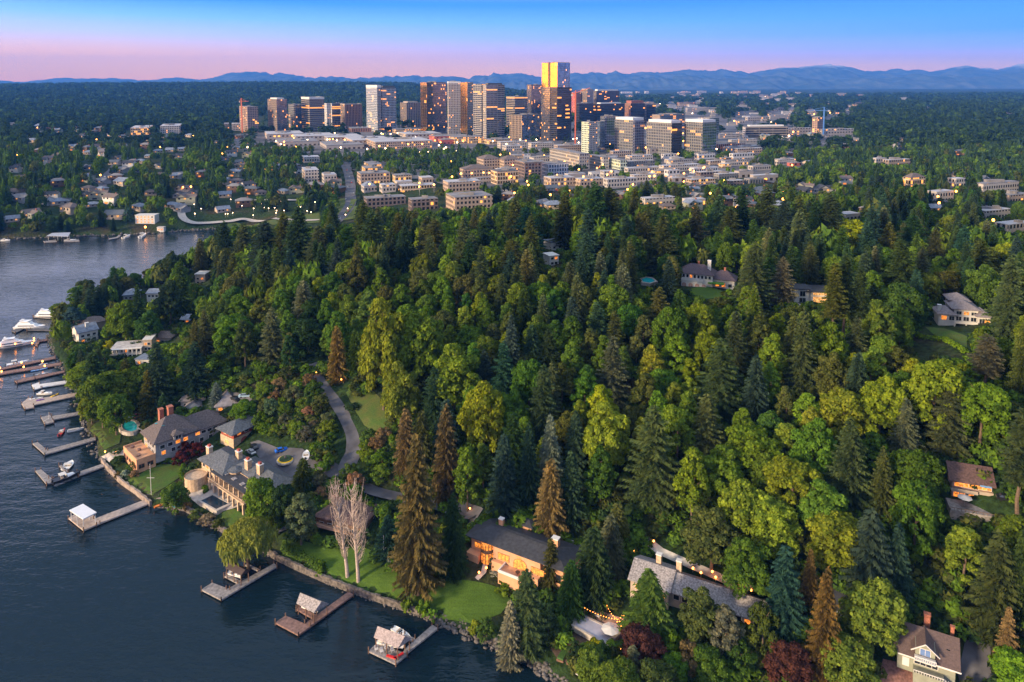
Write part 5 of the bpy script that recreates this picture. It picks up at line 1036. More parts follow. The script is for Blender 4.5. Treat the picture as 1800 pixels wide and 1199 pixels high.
# ------------------------------------------------------------------ boats
def hull_mesh(L, B, Hh, mat, flare=1.0):
    m = MB(); n = 12; secs = []
    for i in range(n + 1):
        t = i / n; w = B / 2 * (1 - max(0, (t - .45) / .55) ** 2.2) * (.9 + .1 * min(1, t * 4)); zt = Hh * (1 + .28 * max(0, t - .5) * 2); x = -L / 2 + L * t
        secs.append([(x, -w, zt), (x - .02 * L * t, -w * .78, 0.0), (x - .06 * L * t, -w * .1, -.5), (x - .06 * L * t, w * .1, -.5), (x - .02 * L * t, w * .78, 0.0), (x, w, zt)])
    for a, b in zip(secs[:-1], secs[1:]):
        for k in range(5): m.face([a[k], b[k], b[k + 1], a[k + 1]])
        m.face([(a[0][0], a[0][1], a[0][2] - .12), (a[5][0], a[5][1], a[5][2] - .12), (b[5][0], b[5][1], b[5][2] - .12), (b[0][0], b[0][1], b[0][2] - .12)])
    m.face(secs[0]); return m
def taper_box(m, x0, x1, w0, w1, z0, z1, rake=.3):
    a = [(x0, -w0 / 2), (x1, -w1 / 2), (x1, w1 / 2), (x0, w0 / 2)]; h = z1 - z0; b = [(x0 + h * rake * .3, -w0 * .43), (x1 - h * rake * 2.2, -w1 * .40), (x1 - h * rake * 2.2, w1 * .40), (x0 + h * rake * .3, w0 * .43)]
    m.prism(a, z0, z1, False, True, b)
def boat(a, b, label, style='cuddy', hull=None, z=0.0, beam=None, group=None):
    A, B_ = at_z(*a, z), at_z(*b, z); c = (A + B_) / 2; L = math.hypot(*(B_ - A)[:2]); rz = math.atan2(B_[1] - A[1], B_[0] - A[0]); Bm = beam or L * .28; hull = hull or HULL
    nm = {'yacht': 'motor_yacht', 'cuddy': 'motorboat', 'open': 'motorboat', 'row': 'rowing_boat', 'sail': 'sailing_boat', 'kayak': 'kayak', 'cover': 'covered_motorboat'}[style]; root = empty(nm, (c[0], c[1], z), rz); root.scale = (1, 1, .8)
    Hh = {'yacht': L * .105, 'cuddy': L * .14, 'open': L * .12, 'row': .5, 'sail': L * .11, 'kayak': .35, 'cover': L * .13}[style]; hull_mesh(L, Bm, Hh, hull).build("hull", hull, root)
    if style == 'yacht':
        m = MB(); taper_box(m, -L * .42, L * .26, Bm * .86, Bm * .55, Hh * .95, Hh * 1.9, .5); m.build("cabin", HULL, root)
        for s, y in ((-1, 0), (1, 0)): m = MB(); y = s * Bm * .40; m.face([(-L * .34, y * 1.0, Hh * 1.25), (L * .18, y * .84, Hh * 1.25), (L * .14, y * .79, Hh * 1.6), (-L * .34, y * .95, Hh * 1.6)]); m.face([(-L * .34, y * 1.06, Hh * 1.25), (-L * .34, y * 1.0, Hh * 1.6), (L * .14, y * .84, Hh * 1.6), (L * .18, y * .89, Hh * 1.25)]); m.build("window_band", DARKW, root)
        m = MB(); taper_box(m, -L * .36, L * .08, Bm * .74, Bm * .5, Hh * 1.9, Hh * 2.7, .5); m.build("upper_deck", HULL, root); m = MB(); m.box(-L * .3, -L * .02, -Bm * .33, Bm * .33, Hh * 2.95, Hh * 3.1); m.build("hardtop", HULL, root)
        m = MB(); m.tube((-L * .24, 0, Hh * 2.6), (-L * .28, 0, Hh * 3.9), .12); m.box(-L * .31, -L * .25, -Bm * .25, Bm * .25, Hh * 3.4, Hh * 3.5); m.build("radar_mast", HULL, root)
        for s in (-1, 1): m = MB(); m.face([(-L * .30, s * Bm * .505, Hh * .45), (L * .2, s * Bm * .515, Hh * .5), (L * .2, s * Bm * .525, Hh * .72), (-L * .30, s * Bm * .515, Hh * .68)]); m.build("porthole_band", DARKW, root)
    elif style in ('cuddy', 'open'):
        m = MB(); taper_box(m, -L * .02, L * .30, Bm * .72, Bm * .4, Hh * .9, Hh * 1.35, .5); m.build("foredeck_cabin", HULL, root)
        m = MB(); m.face([(-L * .02, -Bm * .38, Hh * 1.0), (L * .04, -Bm * .3, Hh * 1.0), (-L * .03, -Bm * .27, Hh * 1.75), (-L * .08, -Bm * .34, Hh * 1.7)]); m.face([(L * .04, -Bm * .3, Hh), (L * .04, Bm * .3, Hh), (-L * .03, Bm * .27, Hh * 1.75), (-L * .03, -Bm * .27, Hh * 1.75)]); m.face([(L * .04, Bm * .3, Hh), (-L * .02, Bm * .38, Hh), (-L * .08, Bm * .34, Hh * 1.7), (-L * .03, Bm * .27, Hh * 1.75)]); m.build("windscreen", DARKW, root)
        if style == 'cuddy': m = MB(); m.box(-L * .26, -L * .02, -Bm * .36, Bm * .36, Hh * 2.2, Hh * 2.28); [m.tube((x, y, Hh), (x, y, Hh * 2.2), .04, n=4) for x in (-L * .24, -L * .04) for y in (-Bm * .34, Bm * .34)]; m.build("bimini_top", WHITE, root)
        for y in (-.2, .2): MB().box(-L * .2, -L * .12, y * Bm - .3, y * Bm + .3, Hh * .85, Hh * 1.25).build("seat", BEIGE, root)
        MB().box(-L * .53, -L * .47, -.3, .3, Hh * .2, Hh * 1.3).build("outboard_motor", BLACK, root)
    elif style == 'cover': m = MB(); taper_box(m, -L * .45, L * .36, Bm * .9, Bm * .35, Hh * .95, Hh * 1.6, .9); m.build("cover", M("boat_cover", (.5, .48, .46), .8), root)
    elif style == 'sail': m = MB(); m.cyl(L * .05, 0, Hh, L * 1.25, .09, .05, 6); m.build("mast", TRIM, root); m = MB(); m.tube((L * .05, 0, Hh + .9), (-L * .4, 0, Hh + .9), .09); m.build("boom", TRIM, root); m = MB(); taper_box(m, -L * .1, L * .25, Bm * .5, Bm * .3, Hh * .9, Hh * 1.3); m.build("cabin", HULL, root)
    elif style == 'row': m = MB(); [m.box(x - .12, x + .12, -Bm * .4, Bm * .4, .35, .42) for x in (-L * .2, 0, L * .2)]; m.build("thwart", BROWN, root)
    elif style == 'kayak': MB().cyl(0, 0, .25, .42, .32, .25, 8).build("cockpit", BLACK, root)
    tag(root, label, {'row': 'rowing boat', 'sail': 'sailing boat', 'kayak': 'kayak', 'yacht': 'yacht'}.get(style, 'motorboat'), group); return root
boat((-6, 612), (62, 603), "largest white motor yacht, cut by the photo's left edge", 'yacht')
boat((28, 577), (80, 577), "white flybridge yacht on the forked dark dock", 'yacht', beam=6)
boat((64, 557), (112, 558), "low white sports yacht behind the two bigger ones", 'yacht', beam=4.5)
boat((108, 551), (126, 550), "small white motorboat nearest the trees of the point", 'cuddy')
boat((82, 549), (100, 549), "dark low speedboat beyond the sports yacht", 'open', HULLB)
boat((10, 645), (52, 637), "white speedboat between the two long dark docks", 'cuddy')
boat((54, 653), (84, 648), "light blue rowing skiff by the lower long dock", 'row', M("sky_blue_paint", (.2, .4, .75), .4, var=0))
boat((68, 643), (84, 640), "small white motorboat at the long docks' lamps", 'cuddy')
boat((60, 661), (86, 657), "grey dinghy on the zigzag dark dock", 'open', M("grey_hull", (.3, .3, .32), .4, var=0))
boat((66, 693), (92, 693), "white motorboat behind the dock with kayaks", 'cuddy')
boat((50, 703), (76, 699), "slim white kayak on the pale dock", 'kayak', HULL, z=.75, beam=1.0)
boat((64, 705), (78, 702), "violet kayak on the pale dock", 'kayak', M("violet_plastic", (.25, .1, .4), .5, var=0), z=.75, beam=1.0)
boat((90, 698), (104, 692), "yellow kayak on the pale dock", 'kayak', YEL, z=.75, beam=1.1)
boat((78, 744), (93, 737), "small sailing boat with bare mast on the square dock", 'sail')
boat((104, 767), (114, 755), "white motorboat with red hull bottom off the lawn", 'cuddy', RED)
boat((118, 760), (148, 754), "white float boat with covered seats by the lawn beach", 'cover')
boat((114, 827), (127, 812), "white motorboat on the short jetty stub", 'cuddy', beam=3.2)
boat((92, 850), (142, 832), "black and white motorboat on the lift", 'cuddy', HULLB, z=.8, beam=3.4)
boat((400, 1007), (424, 1015), "white motorboat under the dark-roofed canopy", 'cuddy', z=.9)
boat((532, 1066), (559, 1076), "covered white boat inside the shingled boathouse", 'cover', z=1.0)
boat((664, 1128), (710, 1139), "white motorboat under the brown shingled canopy", 'cover', z=.8)
boat((690, 1106), (722, 1124), "white open motorboat moored behind the brown shingled canopy", 'open')
boat((271, 892), (292, 885), "orange kayak lying on the gravel beach", 'kayak', ORNG, z=.9, beam=1.1)
boat((302, 886), (308, 892), "turquoise kayak at the edge of the gravel beach", 'kayak', POOL, z=1.2, beam=1.1)
boat((1014, 1182), (1037, 1194), "white rowing boat lying upside in the lakeside garden", 'row', HULL, z=3.4, beam=1.8)
boat((2, 423), (18, 423), "white motorboat at the far shore, at the photo's left edge", 'cuddy')
boat((113, 424), (134, 423), "white motorboat beside the far boathouse", 'cuddy')
boat((78, 426), (92, 424), "low white boat left of the far boathouse", 'open')
boat((216, 420), (229, 415), "white motorboat at the middle of the far shore", 'cuddy')
boat((246, 419), (256, 413), "lit white motorboat below the far lit villa", 'cuddy')
boat((1, 608 + 20), (4, 626), "tiny tender at the left edge", 'open') if False else None
boat((537, 808), (539, 794), "white motorboat on a trailer in the motor court", 'cuddy', z=13.2, beam=2.4)
boat((222, 733), (236, 731), "white boat stored beside the open shed", 'cover', z=6.5)
boat((211, 735), (221, 731), "small grey dinghy beside the open shed", 'row', GREYW, z=6)
# ------------------------------------------------------------------ cars
def car(a, b, col, label=None, key=None, L=4.6):
    A = G(*a); B_ = at_z(*b, A[2]); rz = math.atan2(B_[1] - A[1], B_[0] - A[0]); root = empty("parked_car", (A[0], A[1], A[2] + .3), rz); m = MB()
    prof = [(-L / 2, .35), (-L / 2, .85), (-L * .42, .98), (L * .22, .95), (L * .46, .80), (L / 2, .6), (L / 2, .35)]
    for s in (-.85, .85): m.face([(x, s, z) for x, z in (prof if s > 0 else prof[::-1])])
    for (x0, z0), (x1, z1) in zip(prof, prof[1:] + prof[:1]): m.face([(x0, -.85, z0), (x0, .85, z0), (x1, .85, z1), (x1, -.85, z1)])
    m.build("body", col, root); m = MB(); m.prism([(-L * .38, -.78), (L * .2, -.78), (L * .2, .78), (-L * .38, .78)], .93, 1.42, False, True, [(-L * .28, -.62), (L * .04, -.62), (L * .04, .62), (-L * .28, .62)]); m.build("windows", DARKW, root); MB().box(-L * .28, L * .04, -.62, .62, 1.42, 1.47).build("car_roof", col, root)
    for x in (-L * .3, L * .3):
        for y in (-.8, .8): m = MB(); m.tube((x, y - .1, .33), (x, y + .1, .33), .33, n=10); m.build("wheel", BLACK, root)
    tag(root, label, "car"); 
    if not label: THINGS.append((root, key))
    tg_add(A[0], A[1], 3); return root
car((495, 795), (510, 791), BLUE, "bright blue car in the mansion's motor court"); car((447, 789), (440, 780), BLACK, "black car beside the garage with red doors")
car((441, 798), (434, 793), SILV, "silver car at the back of the stone mansion"); car((414, 705), (422, 709), BLACK, "black car beside the grey-brown outbuilding", L=5); car((432, 699), (446, 698), M("light_blue_paint", (.35, .5, .6), .3, var=0), "light blue pickup by the grey roofs", L=5.4)
car((240, 735), (247, 733), RED, "red car beside the open shed"); car((1770, 882), (1790, 886), BLACK, "black car right of the timber house"); car((790, 905), (800, 909), SILV, "silver car left of the terracotta house")
for i, (x, y) in enumerate([(608, 352), (612, 372), (618, 362), (622, 341), (611, 330), (618, 322), (604, 378), (598, 386), (614, 312), (610, 300)]): car((x, y), (x + (2 if i % 2 else -2), y - 8), (WHITE, RED, BLACK, SILV)[i % 4], None, ("white car", "red car", "black car", "silver car")[i % 4] + " on the street to downtown")
# ------------------------------------------------------------------ seawalls, rocks, garden things
def shore_wall(name, pts_px, label, mat, h=1.9, t=.55):
    P = [Vector(at_z(x, y, 0)[:2]) for x, y in pts_px]; m = MB(); r = rng(3); o = P[0]; Q = []
    for a, b in zip(P[:-1], P[1:]):
        n = max(1, int((b - a).length / 1.6)); Q += [a.lerp(b, k / n) for k in range(n)]
    Q.append(P[-1])
    for a, b in zip(Q[:-1], Q[1:]):
        d = (b - a).normalized(); n = Vector((-d.y, d.x)); hh = h * (.9 + .2 * r.rand()); j = .12 * r.randn()
        A = [a + n * (-t * .2 + j), b + n * (-t * .2 + j), b + n * t, a + n * t]; A = [(p.x - o.x, p.y - o.y) for p in A]
        if sum(A[k][0] * A[(k + 1) % 4][1] - A[(k + 1) % 4][0] * A[k][1] for k in range(4)) < 0: A = A[::-1]
        m.prism(A, -2, hh)
    tag(m.build(name, mat, None, (o.x, o.y, 0)), label, "wall")
shore_wall("seawall", [(462, 968), (488, 984), (525, 1002), (575, 1024), (612, 1038), (640, 1048), (700, 1068), (768, 1092)][::-1], "long grey stone seawall holding the big bright lawn", STONE)
shore_wall("seawall", [(180, 812), (190, 826), (214, 850), (240, 868), (266, 890)][::-1], "curved pale seawall before the flagpole lawn", M("pale_seawall", (.26, .21, .18), .9, var=.2))
shore_wall("seawall", [(302, 895), (325, 897), (378, 925), (392, 935), (430, 955), (455, 965)][::-1], "stone seawall below the pool terrace and willow", STONE)
def rocks(name, pts_px, n, label, size=.7, seed=1, spread=1.6):
    P = [Vector(at_z(x, y, 0)[:2]) for x, y in pts_px]; r = rng(seed); V = []; Fc = []; L = [(b - a).length for a, b in zip(P[:-1], P[1:])]; T_ = sum(L)
    for i in range(n):
        s = r.rand() * T_; k = 0
        while s > L[k] and k < len(L) - 1: s -= L[k]; k += 1
        p = P[k].lerp(P[k + 1], s / L[k]) + Vector((r.randn() * spread * .5, r.randn() * spread * .5)); z = max(0, ground(p.x, p.y)) * .8; bm = bmesh.new(); bmesh.ops.create_icosphere(bm, subdivisions=1, radius=size * (.5 + .9 * r.rand()))
        b0 = len(V); sc = (1 + .4 * r.rand(), 1, .7)
        for v in bm.verts: q = v.co * (1 + .25 * r.randn()); V.append((q.x * sc[0] + p.x, q.y + p.y, q.z * sc[2] + z + .1))
        Fc += [tuple(b0 + v.index for v in f.verts) for f in bm.faces]; bm.free()
    tag(link(name, np_mesh(name, np.array(V), np.array(Fc), ROCK)), label, None, kind="stuff")
rocks("shore_rocks", [(768, 1092), (800, 1106), (872, 1136), (935, 1166), (975, 1196), (1010, 1225)], 260, "grey boulders piled along the shore of the lower garden", .5)
rocks("shore_rocks", [(462, 968), (575, 1024), (640, 1048), (768, 1092)], 260, "small rocks at the foot of the long seawall", .32, 2, .8)
rocks("shore_rocks", [(172, 800), (152, 762), (140, 722), (118, 668), (95, 622), (84, 590), (108, 570), (118, 556)], 240, "rocks along the point's shoreline", .55, 3, 1.6)
rocks("shore_rocks", [(392, 935), (325, 897), (240, 868), (190, 826), (172, 800)], 200, "rocks below the mansion's seawalls", .35, 5, 1.0)
rocks("shore_rocks", [(0, 420), (100, 417), (200, 413), (270, 410), (330, 405), (400, 401)], 220, "rocky edge of the far shore", 1.0, 6, 2)
def mast(px, py, h, label, name="flagpole", arm=True):
    p = G(px, py); root = empty(name, p); MB().cyl(0, 0, -.5, h, .12, .07, 8).build("pole", WHITE, root)
    if arm: m = MB(); m.tube((-1.3, 0, h * .55), (1.3, 0, h * .55), .07); m.build("yardarm", WHITE, root)
    tag(root, label, "flagpole")
mast(266, 870, 11, "white flagpole with yardarm on the dry lakeside lawn"); mast(675, 992, 9, "white flagpole beside the small lawn stair")
def bulb_lamp(p, h, key=None, label=None, glow=None, r=.35, name="garden_lamp", group=None):
    root = empty(name, p); MB().cyl(0, 0, 0, h, .06, n=5).build("pole", METAL, root); MB().ball(0, 0, h + r * .6, r, r, 6, 4).build("lantern", glow or LAMP, root); tag(root, label, "lamp", group)
    if not label: THINGS.append((root, key or name.replace('_', ' ')))
for x, y in [(853, 966), (851, 988), (855, 1005), (842, 1013), (915, 1008), (880, 1015), (926, 1024), (1115, 976), (1004, 921), (1014, 925), (1149, 958), (1218, 1006), (1232, 1014), (1252, 1012), (1275, 1020), (1298, 1032), (1320, 1045), (1258, 1022),
             (185, 799), (204, 798), (233, 807), (372, 748), (556, 660), (303, 552), (290, 534), (253, 560), (155, 552), (1092, 1148), (1107, 1150), (118, 560), (600, 672), (790, 900), (826, 900), (352, 508), (344, 506), (1640, 510), (1765, 470)]: bulb_lamp(G(x, y), 1.0, "small glowing garden lamp", r=.27)
for x, y, z in [(0, 612, 3), (27, 609, 1), (60, 603, 2), (57, 608, 1.2), (60, 599, 3), (3, 658, 1.5), (42, 650, 1.5), (38, 642, 1.5), (75, 640, 1.5), (79, 648, 1.2), (0, 652, 1.2)]: bulb_lamp(at_z(x, y, .8), 1.2, "warm lamp on the long docks by the yachts", r=.42, name="dock_lamp")
def string_lights():
    o = at_z(1066, 1080, 6); root = empty("string_lights", o); runs = [((1028, 1068), (1085, 1088), (1118, 1104)), ((1067, 1064), (1083, 1086), (1098, 1104)), ((1085, 1088), (1096, 1076), (1098, 1084), (1080, 1092))]; w = MB()
    for rn in runs:
        P = [at_z(x, y, 8.4) - o for x, y in rn]
        for a, b in zip(P[:-1], P[1:]):
            n = max(3, int(np.linalg.norm(b - a) / .7)); sag = lambda t: .5 * 4 * t * (1 - t)
            for k in range(n): t0, t1 = k / n, (k + 1) / n; p = a + (b - a) * t0; q = a + (b - a) * t1; w.tube((p[0], p[1], p[2] - sag(t0)), (q[0], q[1], q[2] - sag(t1)), .03, n=3); MB().ball(p[0], p[1], p[2] - sag(t0) - .1, .10, .10, 5, 3).build("bulb", BULB, root)
        for q in (P[0], P[-1]): MB().cyl(q[0], q[1], -2.0, q[2], .05, n=5).build("post", BROWN, root)
    w.build("cable", BLACK, root); tag(root, "strings of glowing orange bulbs crossing above the pool terrace", "string lights")
string_lights()
umbrella(empty("parasol", G(1073, 1122)), 2.3, 2.6, "large white octagonal parasol at the covered pool's corner")
for i, (x, y) in enumerate([(1038, 1080), (1046, 1080), (1049, 1086)]):
    r_ = empty("sun_lounger", G(x, y) + np.array((0, 0, .45)), .9); MB().box(-.35, .35, -.9, .4, .25, .35).build("seat", TRIM, r_); m = MB(); m.tube((0, .4, .35), (0, 1.0, .85), .32, n=4); m.build("backrest", TRIM, r_); [MB().box(sx_, sx_ + .05, sy_, sy_ + .05, 0, .25).build("leg", METAL, r_) for sx_ in (-.35, .3) for sy_ in (-.85, .35)]; tag(r_, ["leftmost white sun lounger by the covered pool", "middle white sun lounger by the covered pool", "white sun lounger closest to the covered pool's patio tables"][i], "sun lounger", "sun loungers by the covered pool")
for i, (x, y) in enumerate([(662, 1143), (671, 1147), (679, 1141), (690, 1145)]):
    p = at_z(x, y, .76); r_ = empty("deck_chair", p, .5); MB().box(-.4, .4, -.4, .4, .35, .45).build("seat", TRIM, r_); MB().box(-.4, .4, .35, .45, .45, 1.1).build("backrest", TRIM, r_); [MB().box(a, a + .06, b2, b2 + .06, 0, .35).build("leg", TRIM, r_) for a in (-.4, .34) for b2 in (-.4, .34)]; tag(r_, ["leftmost", "second", "third", "rightmost"][i] + " white deck chair on the grey dock with the shingled canopy", "chair", "white deck chairs on the dock")
for i, (x, y, rz) in enumerate([(688, 1157, -.35), (701, 1155, .7)]): p = at_z(x, y, .76); r_ = empty("bench", p, rz); MB().box(-1.3, 1.3, -.3, .3, .3, .5).build("cushion", REDC, r_); MB().box(-1.3, 1.3, -.28, .28, 0, .3).build("base", DECKB, r_); tag(r_, ["red cushioned bench on the dock's lower edge, left one", "red cushioned bench at the dock's outer corner, right one"][i], "bench", "red benches on the dock")
sp = HB("planter", "round flower planter in the middle of the motor court", (*G(502, 812)[:2], G(502, 812)[2] + .3), 0, "planter"); MB().cyl(0, 0, 0, .6, 3.0, n=20).build("kerb", CONC, sp.root); MB().cyl(0, 0, .6, .8, 2.7, n=20).build("flower_ring", YEL, sp.root); MB().cyl(0, 0, .8, 1.1, 2.1, n=20).build("shrub_disc", M("dark_leaves", (.03, .06, .02), .9), sp.root); MB().cyl(0, 0, 1.1, 2.2, .5, .2, 8).build("fountain", STONE, sp.root)
for x, y, h, w, c, lab in [(715, 1078, 4.2, 3.4, 'lime', "round lime bush on the lawn, left of the three above the seawall"), (745, 1084, 4.6, 4.2, 'lime', "round lime bush above the seawall, tallest of the three"), (760, 1091, 3.0, 3.0, 'lime', "round lime bush above the seawall, right of the three"), (836, 1118, 4.2, 3.6, 'lime', "lime bush at the end of the white pebble edge"),
                           (563, 1012, 2.4, 3, 'bright', "bright bush at the lower end of the shrub row"), (565, 1002, 3, 3, 'leaf', "green bush at the lower end of the shrub row"), (208, 842, 2.6, 3, 'gold', "golden bush at the corner of the flagpole lawn"), (220, 838, 2.2, 3.4, 'silver', "silvery round bush beside the golden one"), (236, 838, 2.2, 3.6, 'tan', "tan bush at the top of the flagpole lawn"),
                           (329, 898, 4, 3.2, 'gold', "orange-gold bush by the pool terrace steps"), (345, 915, 3.4, 5, 'olive', "olive bush over the seawall below the pool"), (365, 922, 3.4, 5.4, 'tan', "tan rounded bush over the seawall below the pool"), (385, 930, 3, 4.6, 'olive', "olive bush at the small lawn's corner"), (192, 622, 7, 5.5, 'yellow', "bright yellow bush left of the white balconied house"),
                           (338, 528, 6, 6, 'yellow', "yellow bush beside the lane of the point"), (1045, 1150, 4, 4, 'yellow', "yellow-orange bush in the lakeside garden"), (1067, 1172, 2.4, 3.4, 'yellow', "low yellow bush along the curved garden path"), (985, 1132, 3, 3, 'bright', "bright bush beside the garden steps"), (1157, 1190, 3, 2.6, 'leaf', "clipped green ball at the photo's lower edge"),
                           (326, 800, 5, 6.4, 'red', "dark red-leaved maple bush above the round terrace"), (347, 802, 5.4, 6, 'red', "dark red-leaved bush beside the mansion's left chimney"), (318, 815, 4.6, 6.4, 'red', "dark red-leaved bush left of the mansion"), (868, 1000, 3.2, 3, 'grey', "pale blue-flowered bush beside the rotunda"), (874, 1010, 1.4, 4.5, 'silver', "bed of pale roses before the terracotta house"), (897, 1020, 4, 3.4, 'olive', "olive bush at the rose bed's right"), (890, 1040, 3, 6, 'bright', "leafy green bush at the lawn's upper edge"), (910, 1075, 4, 5, 'leaf', "green bush at the lawn's right end"),
                           (690, 1005, 3, 5, 'leaf', "bush at the foot of the small lawn stair"), (660, 985, 3, 5, 'mid', "bush on the lawn's upper bend"), (600, 962, 2.6, 5, 'mid', "dark bush at the lawn's top edge"), (640, 955, 4, 5, 'dkgreen', "dark bush beneath the brown-roofed house"), (765, 1020, 3, 4, 'leaf', "bush at the foot of the huge spruce"), (282, 838, 0, 0, None, '')]:
    if not c: continue
    tree('bush', G(x, y), h, w, c, lab)
st = HB("garden_stair", "grey stone stair climbing from the lawn to the brown-roofed house", G(688, 1000), .5, "stairs")
m = MB(); [m.box(0, 3, k * .9, k * .9 + .9, -1, .3 + k * .35) for k in range(9)]; m.build("steps", CONC, st.root); MB().box(-.5, 0, 0, 8, -1, 2).build("side_wall", CONC, st.root)
pp = HB("utility_pole", "pale utility pole beside the bright maples above the road", G(648, 680), 0, "pole"); MB().cyl(0, 0, 0, 9, .2, .15, 8).build("pole", M("pale_wood", (.45, .38, .34), .8), pp.root); MB().box(-1.1, 1.1, -.08, .08, 8, 8.2).build("crossarm", BROWN, pp.root)
# garden beds by the shore
gb = HB("vegetable_beds", "terraced timber vegetable beds at the lower shore garden", G(978, 1162), -.5, "garden bed")
for k in range(4): MB().box(k * 2.6, k * 2.6 + 1.8, 0, 5.5, -1.5, .6 + .15 * k).build("bed_frame", BROWN, gb.root); MB().box(k * 2.6 + .15, k * 2.6 + 1.65, .15, 5.35, .6 + .15 * k, 1.0 + .15 * k).build("bed_planting", M("bed_green", (.05, .12, .02), .9, var=.3, scale=5), gb.root)
# ------------------------------------------------------------------ the city
def facade(name, wall, glass, bay=4.0, floor=3.6, fx=.3, fz=.3, lit=.10, gloss=.13, metal=.8, litc=(1, .34, .05), ls=1.0, rows=0.0):
    m = bpy.data.materials.new("facade_" + name); m.use_nodes = True; t = m.node_tree; b = t.nodes["Principled BSDF"]
    uv = t.nodes.new("ShaderNodeUVMap"); sp_ = t.nodes.new("ShaderNodeSeparateXYZ"); t.links.new(uv.outputs[0], sp_.inputs[0])
    u = math_n(t, 'DIVIDE', sp_.outputs[0], bay); v = math_n(t, 'DIVIDE', sp_.outputs[1], floor)
    iu, iv = math_n(t, 'FLOOR', u), math_n(t, 'FLOOR', v); wu = math_n(t, 'LESS_THAN', math_n(t, 'SUBTRACT', u, iu), fx); wv = math_n(t, 'LESS_THAN', math_n(t, 'SUBTRACT', v, iv), fz)
    w = math_n(t, 'MAXIMUM', wu, wv)
    cv = t.nodes.new("ShaderNodeCombineXYZ"); t.links.new(iu if rows < .3 else math_n(t, 'FLOOR', math_n(t, 'DIVIDE', iu, 3.0)), cv.inputs[0]); t.links.new(iv, cv.inputs[1]); oi = t.nodes.new("ShaderNodeObjectInfo"); t.links.new(oi.outputs["Random"], cv.inputs[2])
    wn = t.nodes.new("ShaderNodeTexWhiteNoise"); t.links.new(cv.outputs[0], wn.inputs["Vector"])
    cr = t.nodes.new("ShaderNodeCombineXYZ"); t.links.new(math_n(t, 'MULTIPLY', iu, .22), cr.inputs[0]); t.links.new(math_n(t, 'MULTIPLY', iv, .9), cr.inputs[1]); t.links.new(oi.outputs["Random"], cr.inputs[2])
    nz = N(t, "ShaderNodeTexNoise"); nz.inputs["Scale"].default_value = 1.0; t.links.new(cr.outputs[0], nz.inputs["Vector"])
    score = math_n(t, 'ADD', math_n(t, 'MULTIPLY', wn.outputs["Value"], 1 - rows), math_n(t, 'MULTIPLY', nz.outputs["Fac"], rows))
    on = math_n(t, 'MULTIPLY', math_n(t, 'GREATER_THAN', score, (1 - lit * .45) if rows < .3 else (1 - lit) * (1 - rows) + .60 * rows), math_n(t, 'SUBTRACT', 1.0, w))
    tint = ramp(t, wn.outputs["Value"], [(0, tuple(g * (.6 if glass[0] < .4 else .9) for g in glass)), (1, tuple(min(1, g * (1.35 if glass[0] < .4 else 1.08)) for g in glass))])
    t.links.new(mixc(t, w, tint, wall), b.inputs["Base Color"])
    t.links.new(math_n(t, 'MULTIPLY', math_n(t, 'SUBTRACT', 1.0, w), metal), b.inputs["Metallic"]); t.links.new(math_n(t, 'MULTIPLY_ADD', w, .6, gloss), b.inputs["Roughness"])
    b.inputs["Emission Color"].default_value = (*litc, 1); t.links.new(math_n(t, 'MULTIPLY', on, math_n(t, 'MULTIPLY_ADD', wn.outputs["Value"], ls, ls * .3)), b.inputs["Emission Strength"])
    return m
WG, BG = (.62, .57, .54), (.34, .28, .23)
FAC = dict(white=facade("white_grid", (.33, .30, .27), (.14, .16, .20), 3.4, 3.6, .42, .38, .10), band=facade("banded_balconies", (.28, .26, .25), (.10, .13, .18), 9, 3.8, .08, .40, .16, rows=.4), dark=facade("dark_glass", (.05, .05, .06), (.22, .22, .25), 3, 4, .16, .22, .10),
           gold=facade("sunset_tinted_glass", (.3, .2, .12), (.80, .50, .14), 9, 6, .03, .03, .02, gloss=.16, metal=1.0), blue=facade("blue_glass", (.07, .08, .11), (.22, .32, .46), 3, 4, .10, .16, .10), bluew=facade("blue_glass_white", (.45, .46, .5), (.14, .2, .3), 3.4, 3.8, .3, .25, .16, rows=.35),  # gold: sunset reflection put into the glass colour of left tower faces
           beige=facade("beige_fins", (.27, .21, .165), (.10, .08, .08), 5, 4, .45, .12, .06), brick=facade("brick_fins", (.33, .17, .11), (.10, .07, .07), 4, 4, .5, .10, .05), office=facade("banded_office", (.22, .19, .165), (.07, .08, .1), 30, 4.2, .03, .45, .15, rows=.5), black=facade("black_glass", (.03, .03, .04), (.06, .07, .1), 4, 4, .1, .3, .14, rows=.45, ls=1.2),
           grid=facade("grey_grid", (.17, .165, .165), (.22, .25, .30), 3.6, 4.2, .35, .28, .12, rows=.3), mirror=facade("pale_mirror", (.4, .42, .5), (.55, .58, .70), 4, 4, .05, .08, .0, gloss=.06, metal=.95), flat_=facade("apartment", (.36, .27, .21), (.10, .10, .12), 3.6, 3.1, .45, .45, .16, ls=1.2), flatw=facade("white_apartment", (.40, .36, .33), (.10, .12, .15), 3.4, 3.1, .45, .45, .12, ls=1.2),
           lit=facade("lit_block", (.50, .38, .26), (.3, .2, .1), 3, 3.4, .25, .3, .62, ls=1.1), dkapt=facade("dark_apartment", (.16, .12, .11), (.08, .08, .1), 4, 3.1, .4, .35, .22, ls=1.2), white2=facade("white_mullion", (.52, .50, .50), (.15, .17, .2), 5, 4, .4, .5, .08), constr=facade("bare_concrete", (.36, .24, .18), (.06, .05, .05), 5, 3.6, .25, .4, .16, metal=0, gloss=.6, ls=1.6), store=facade("store", (.32, .28, .26), (.2, .15, .1), 8, 5, .5, .6, .30, ls=1.6), red=facade("red_store", (.38, .10, .08), (.2, .1, .1), 8, 5, .6, .7, .3), green=facade("pale_green_grid", (.48, .53, .42), (.08, .09, .1), 3.6, 3.2, .4, .4, .1))
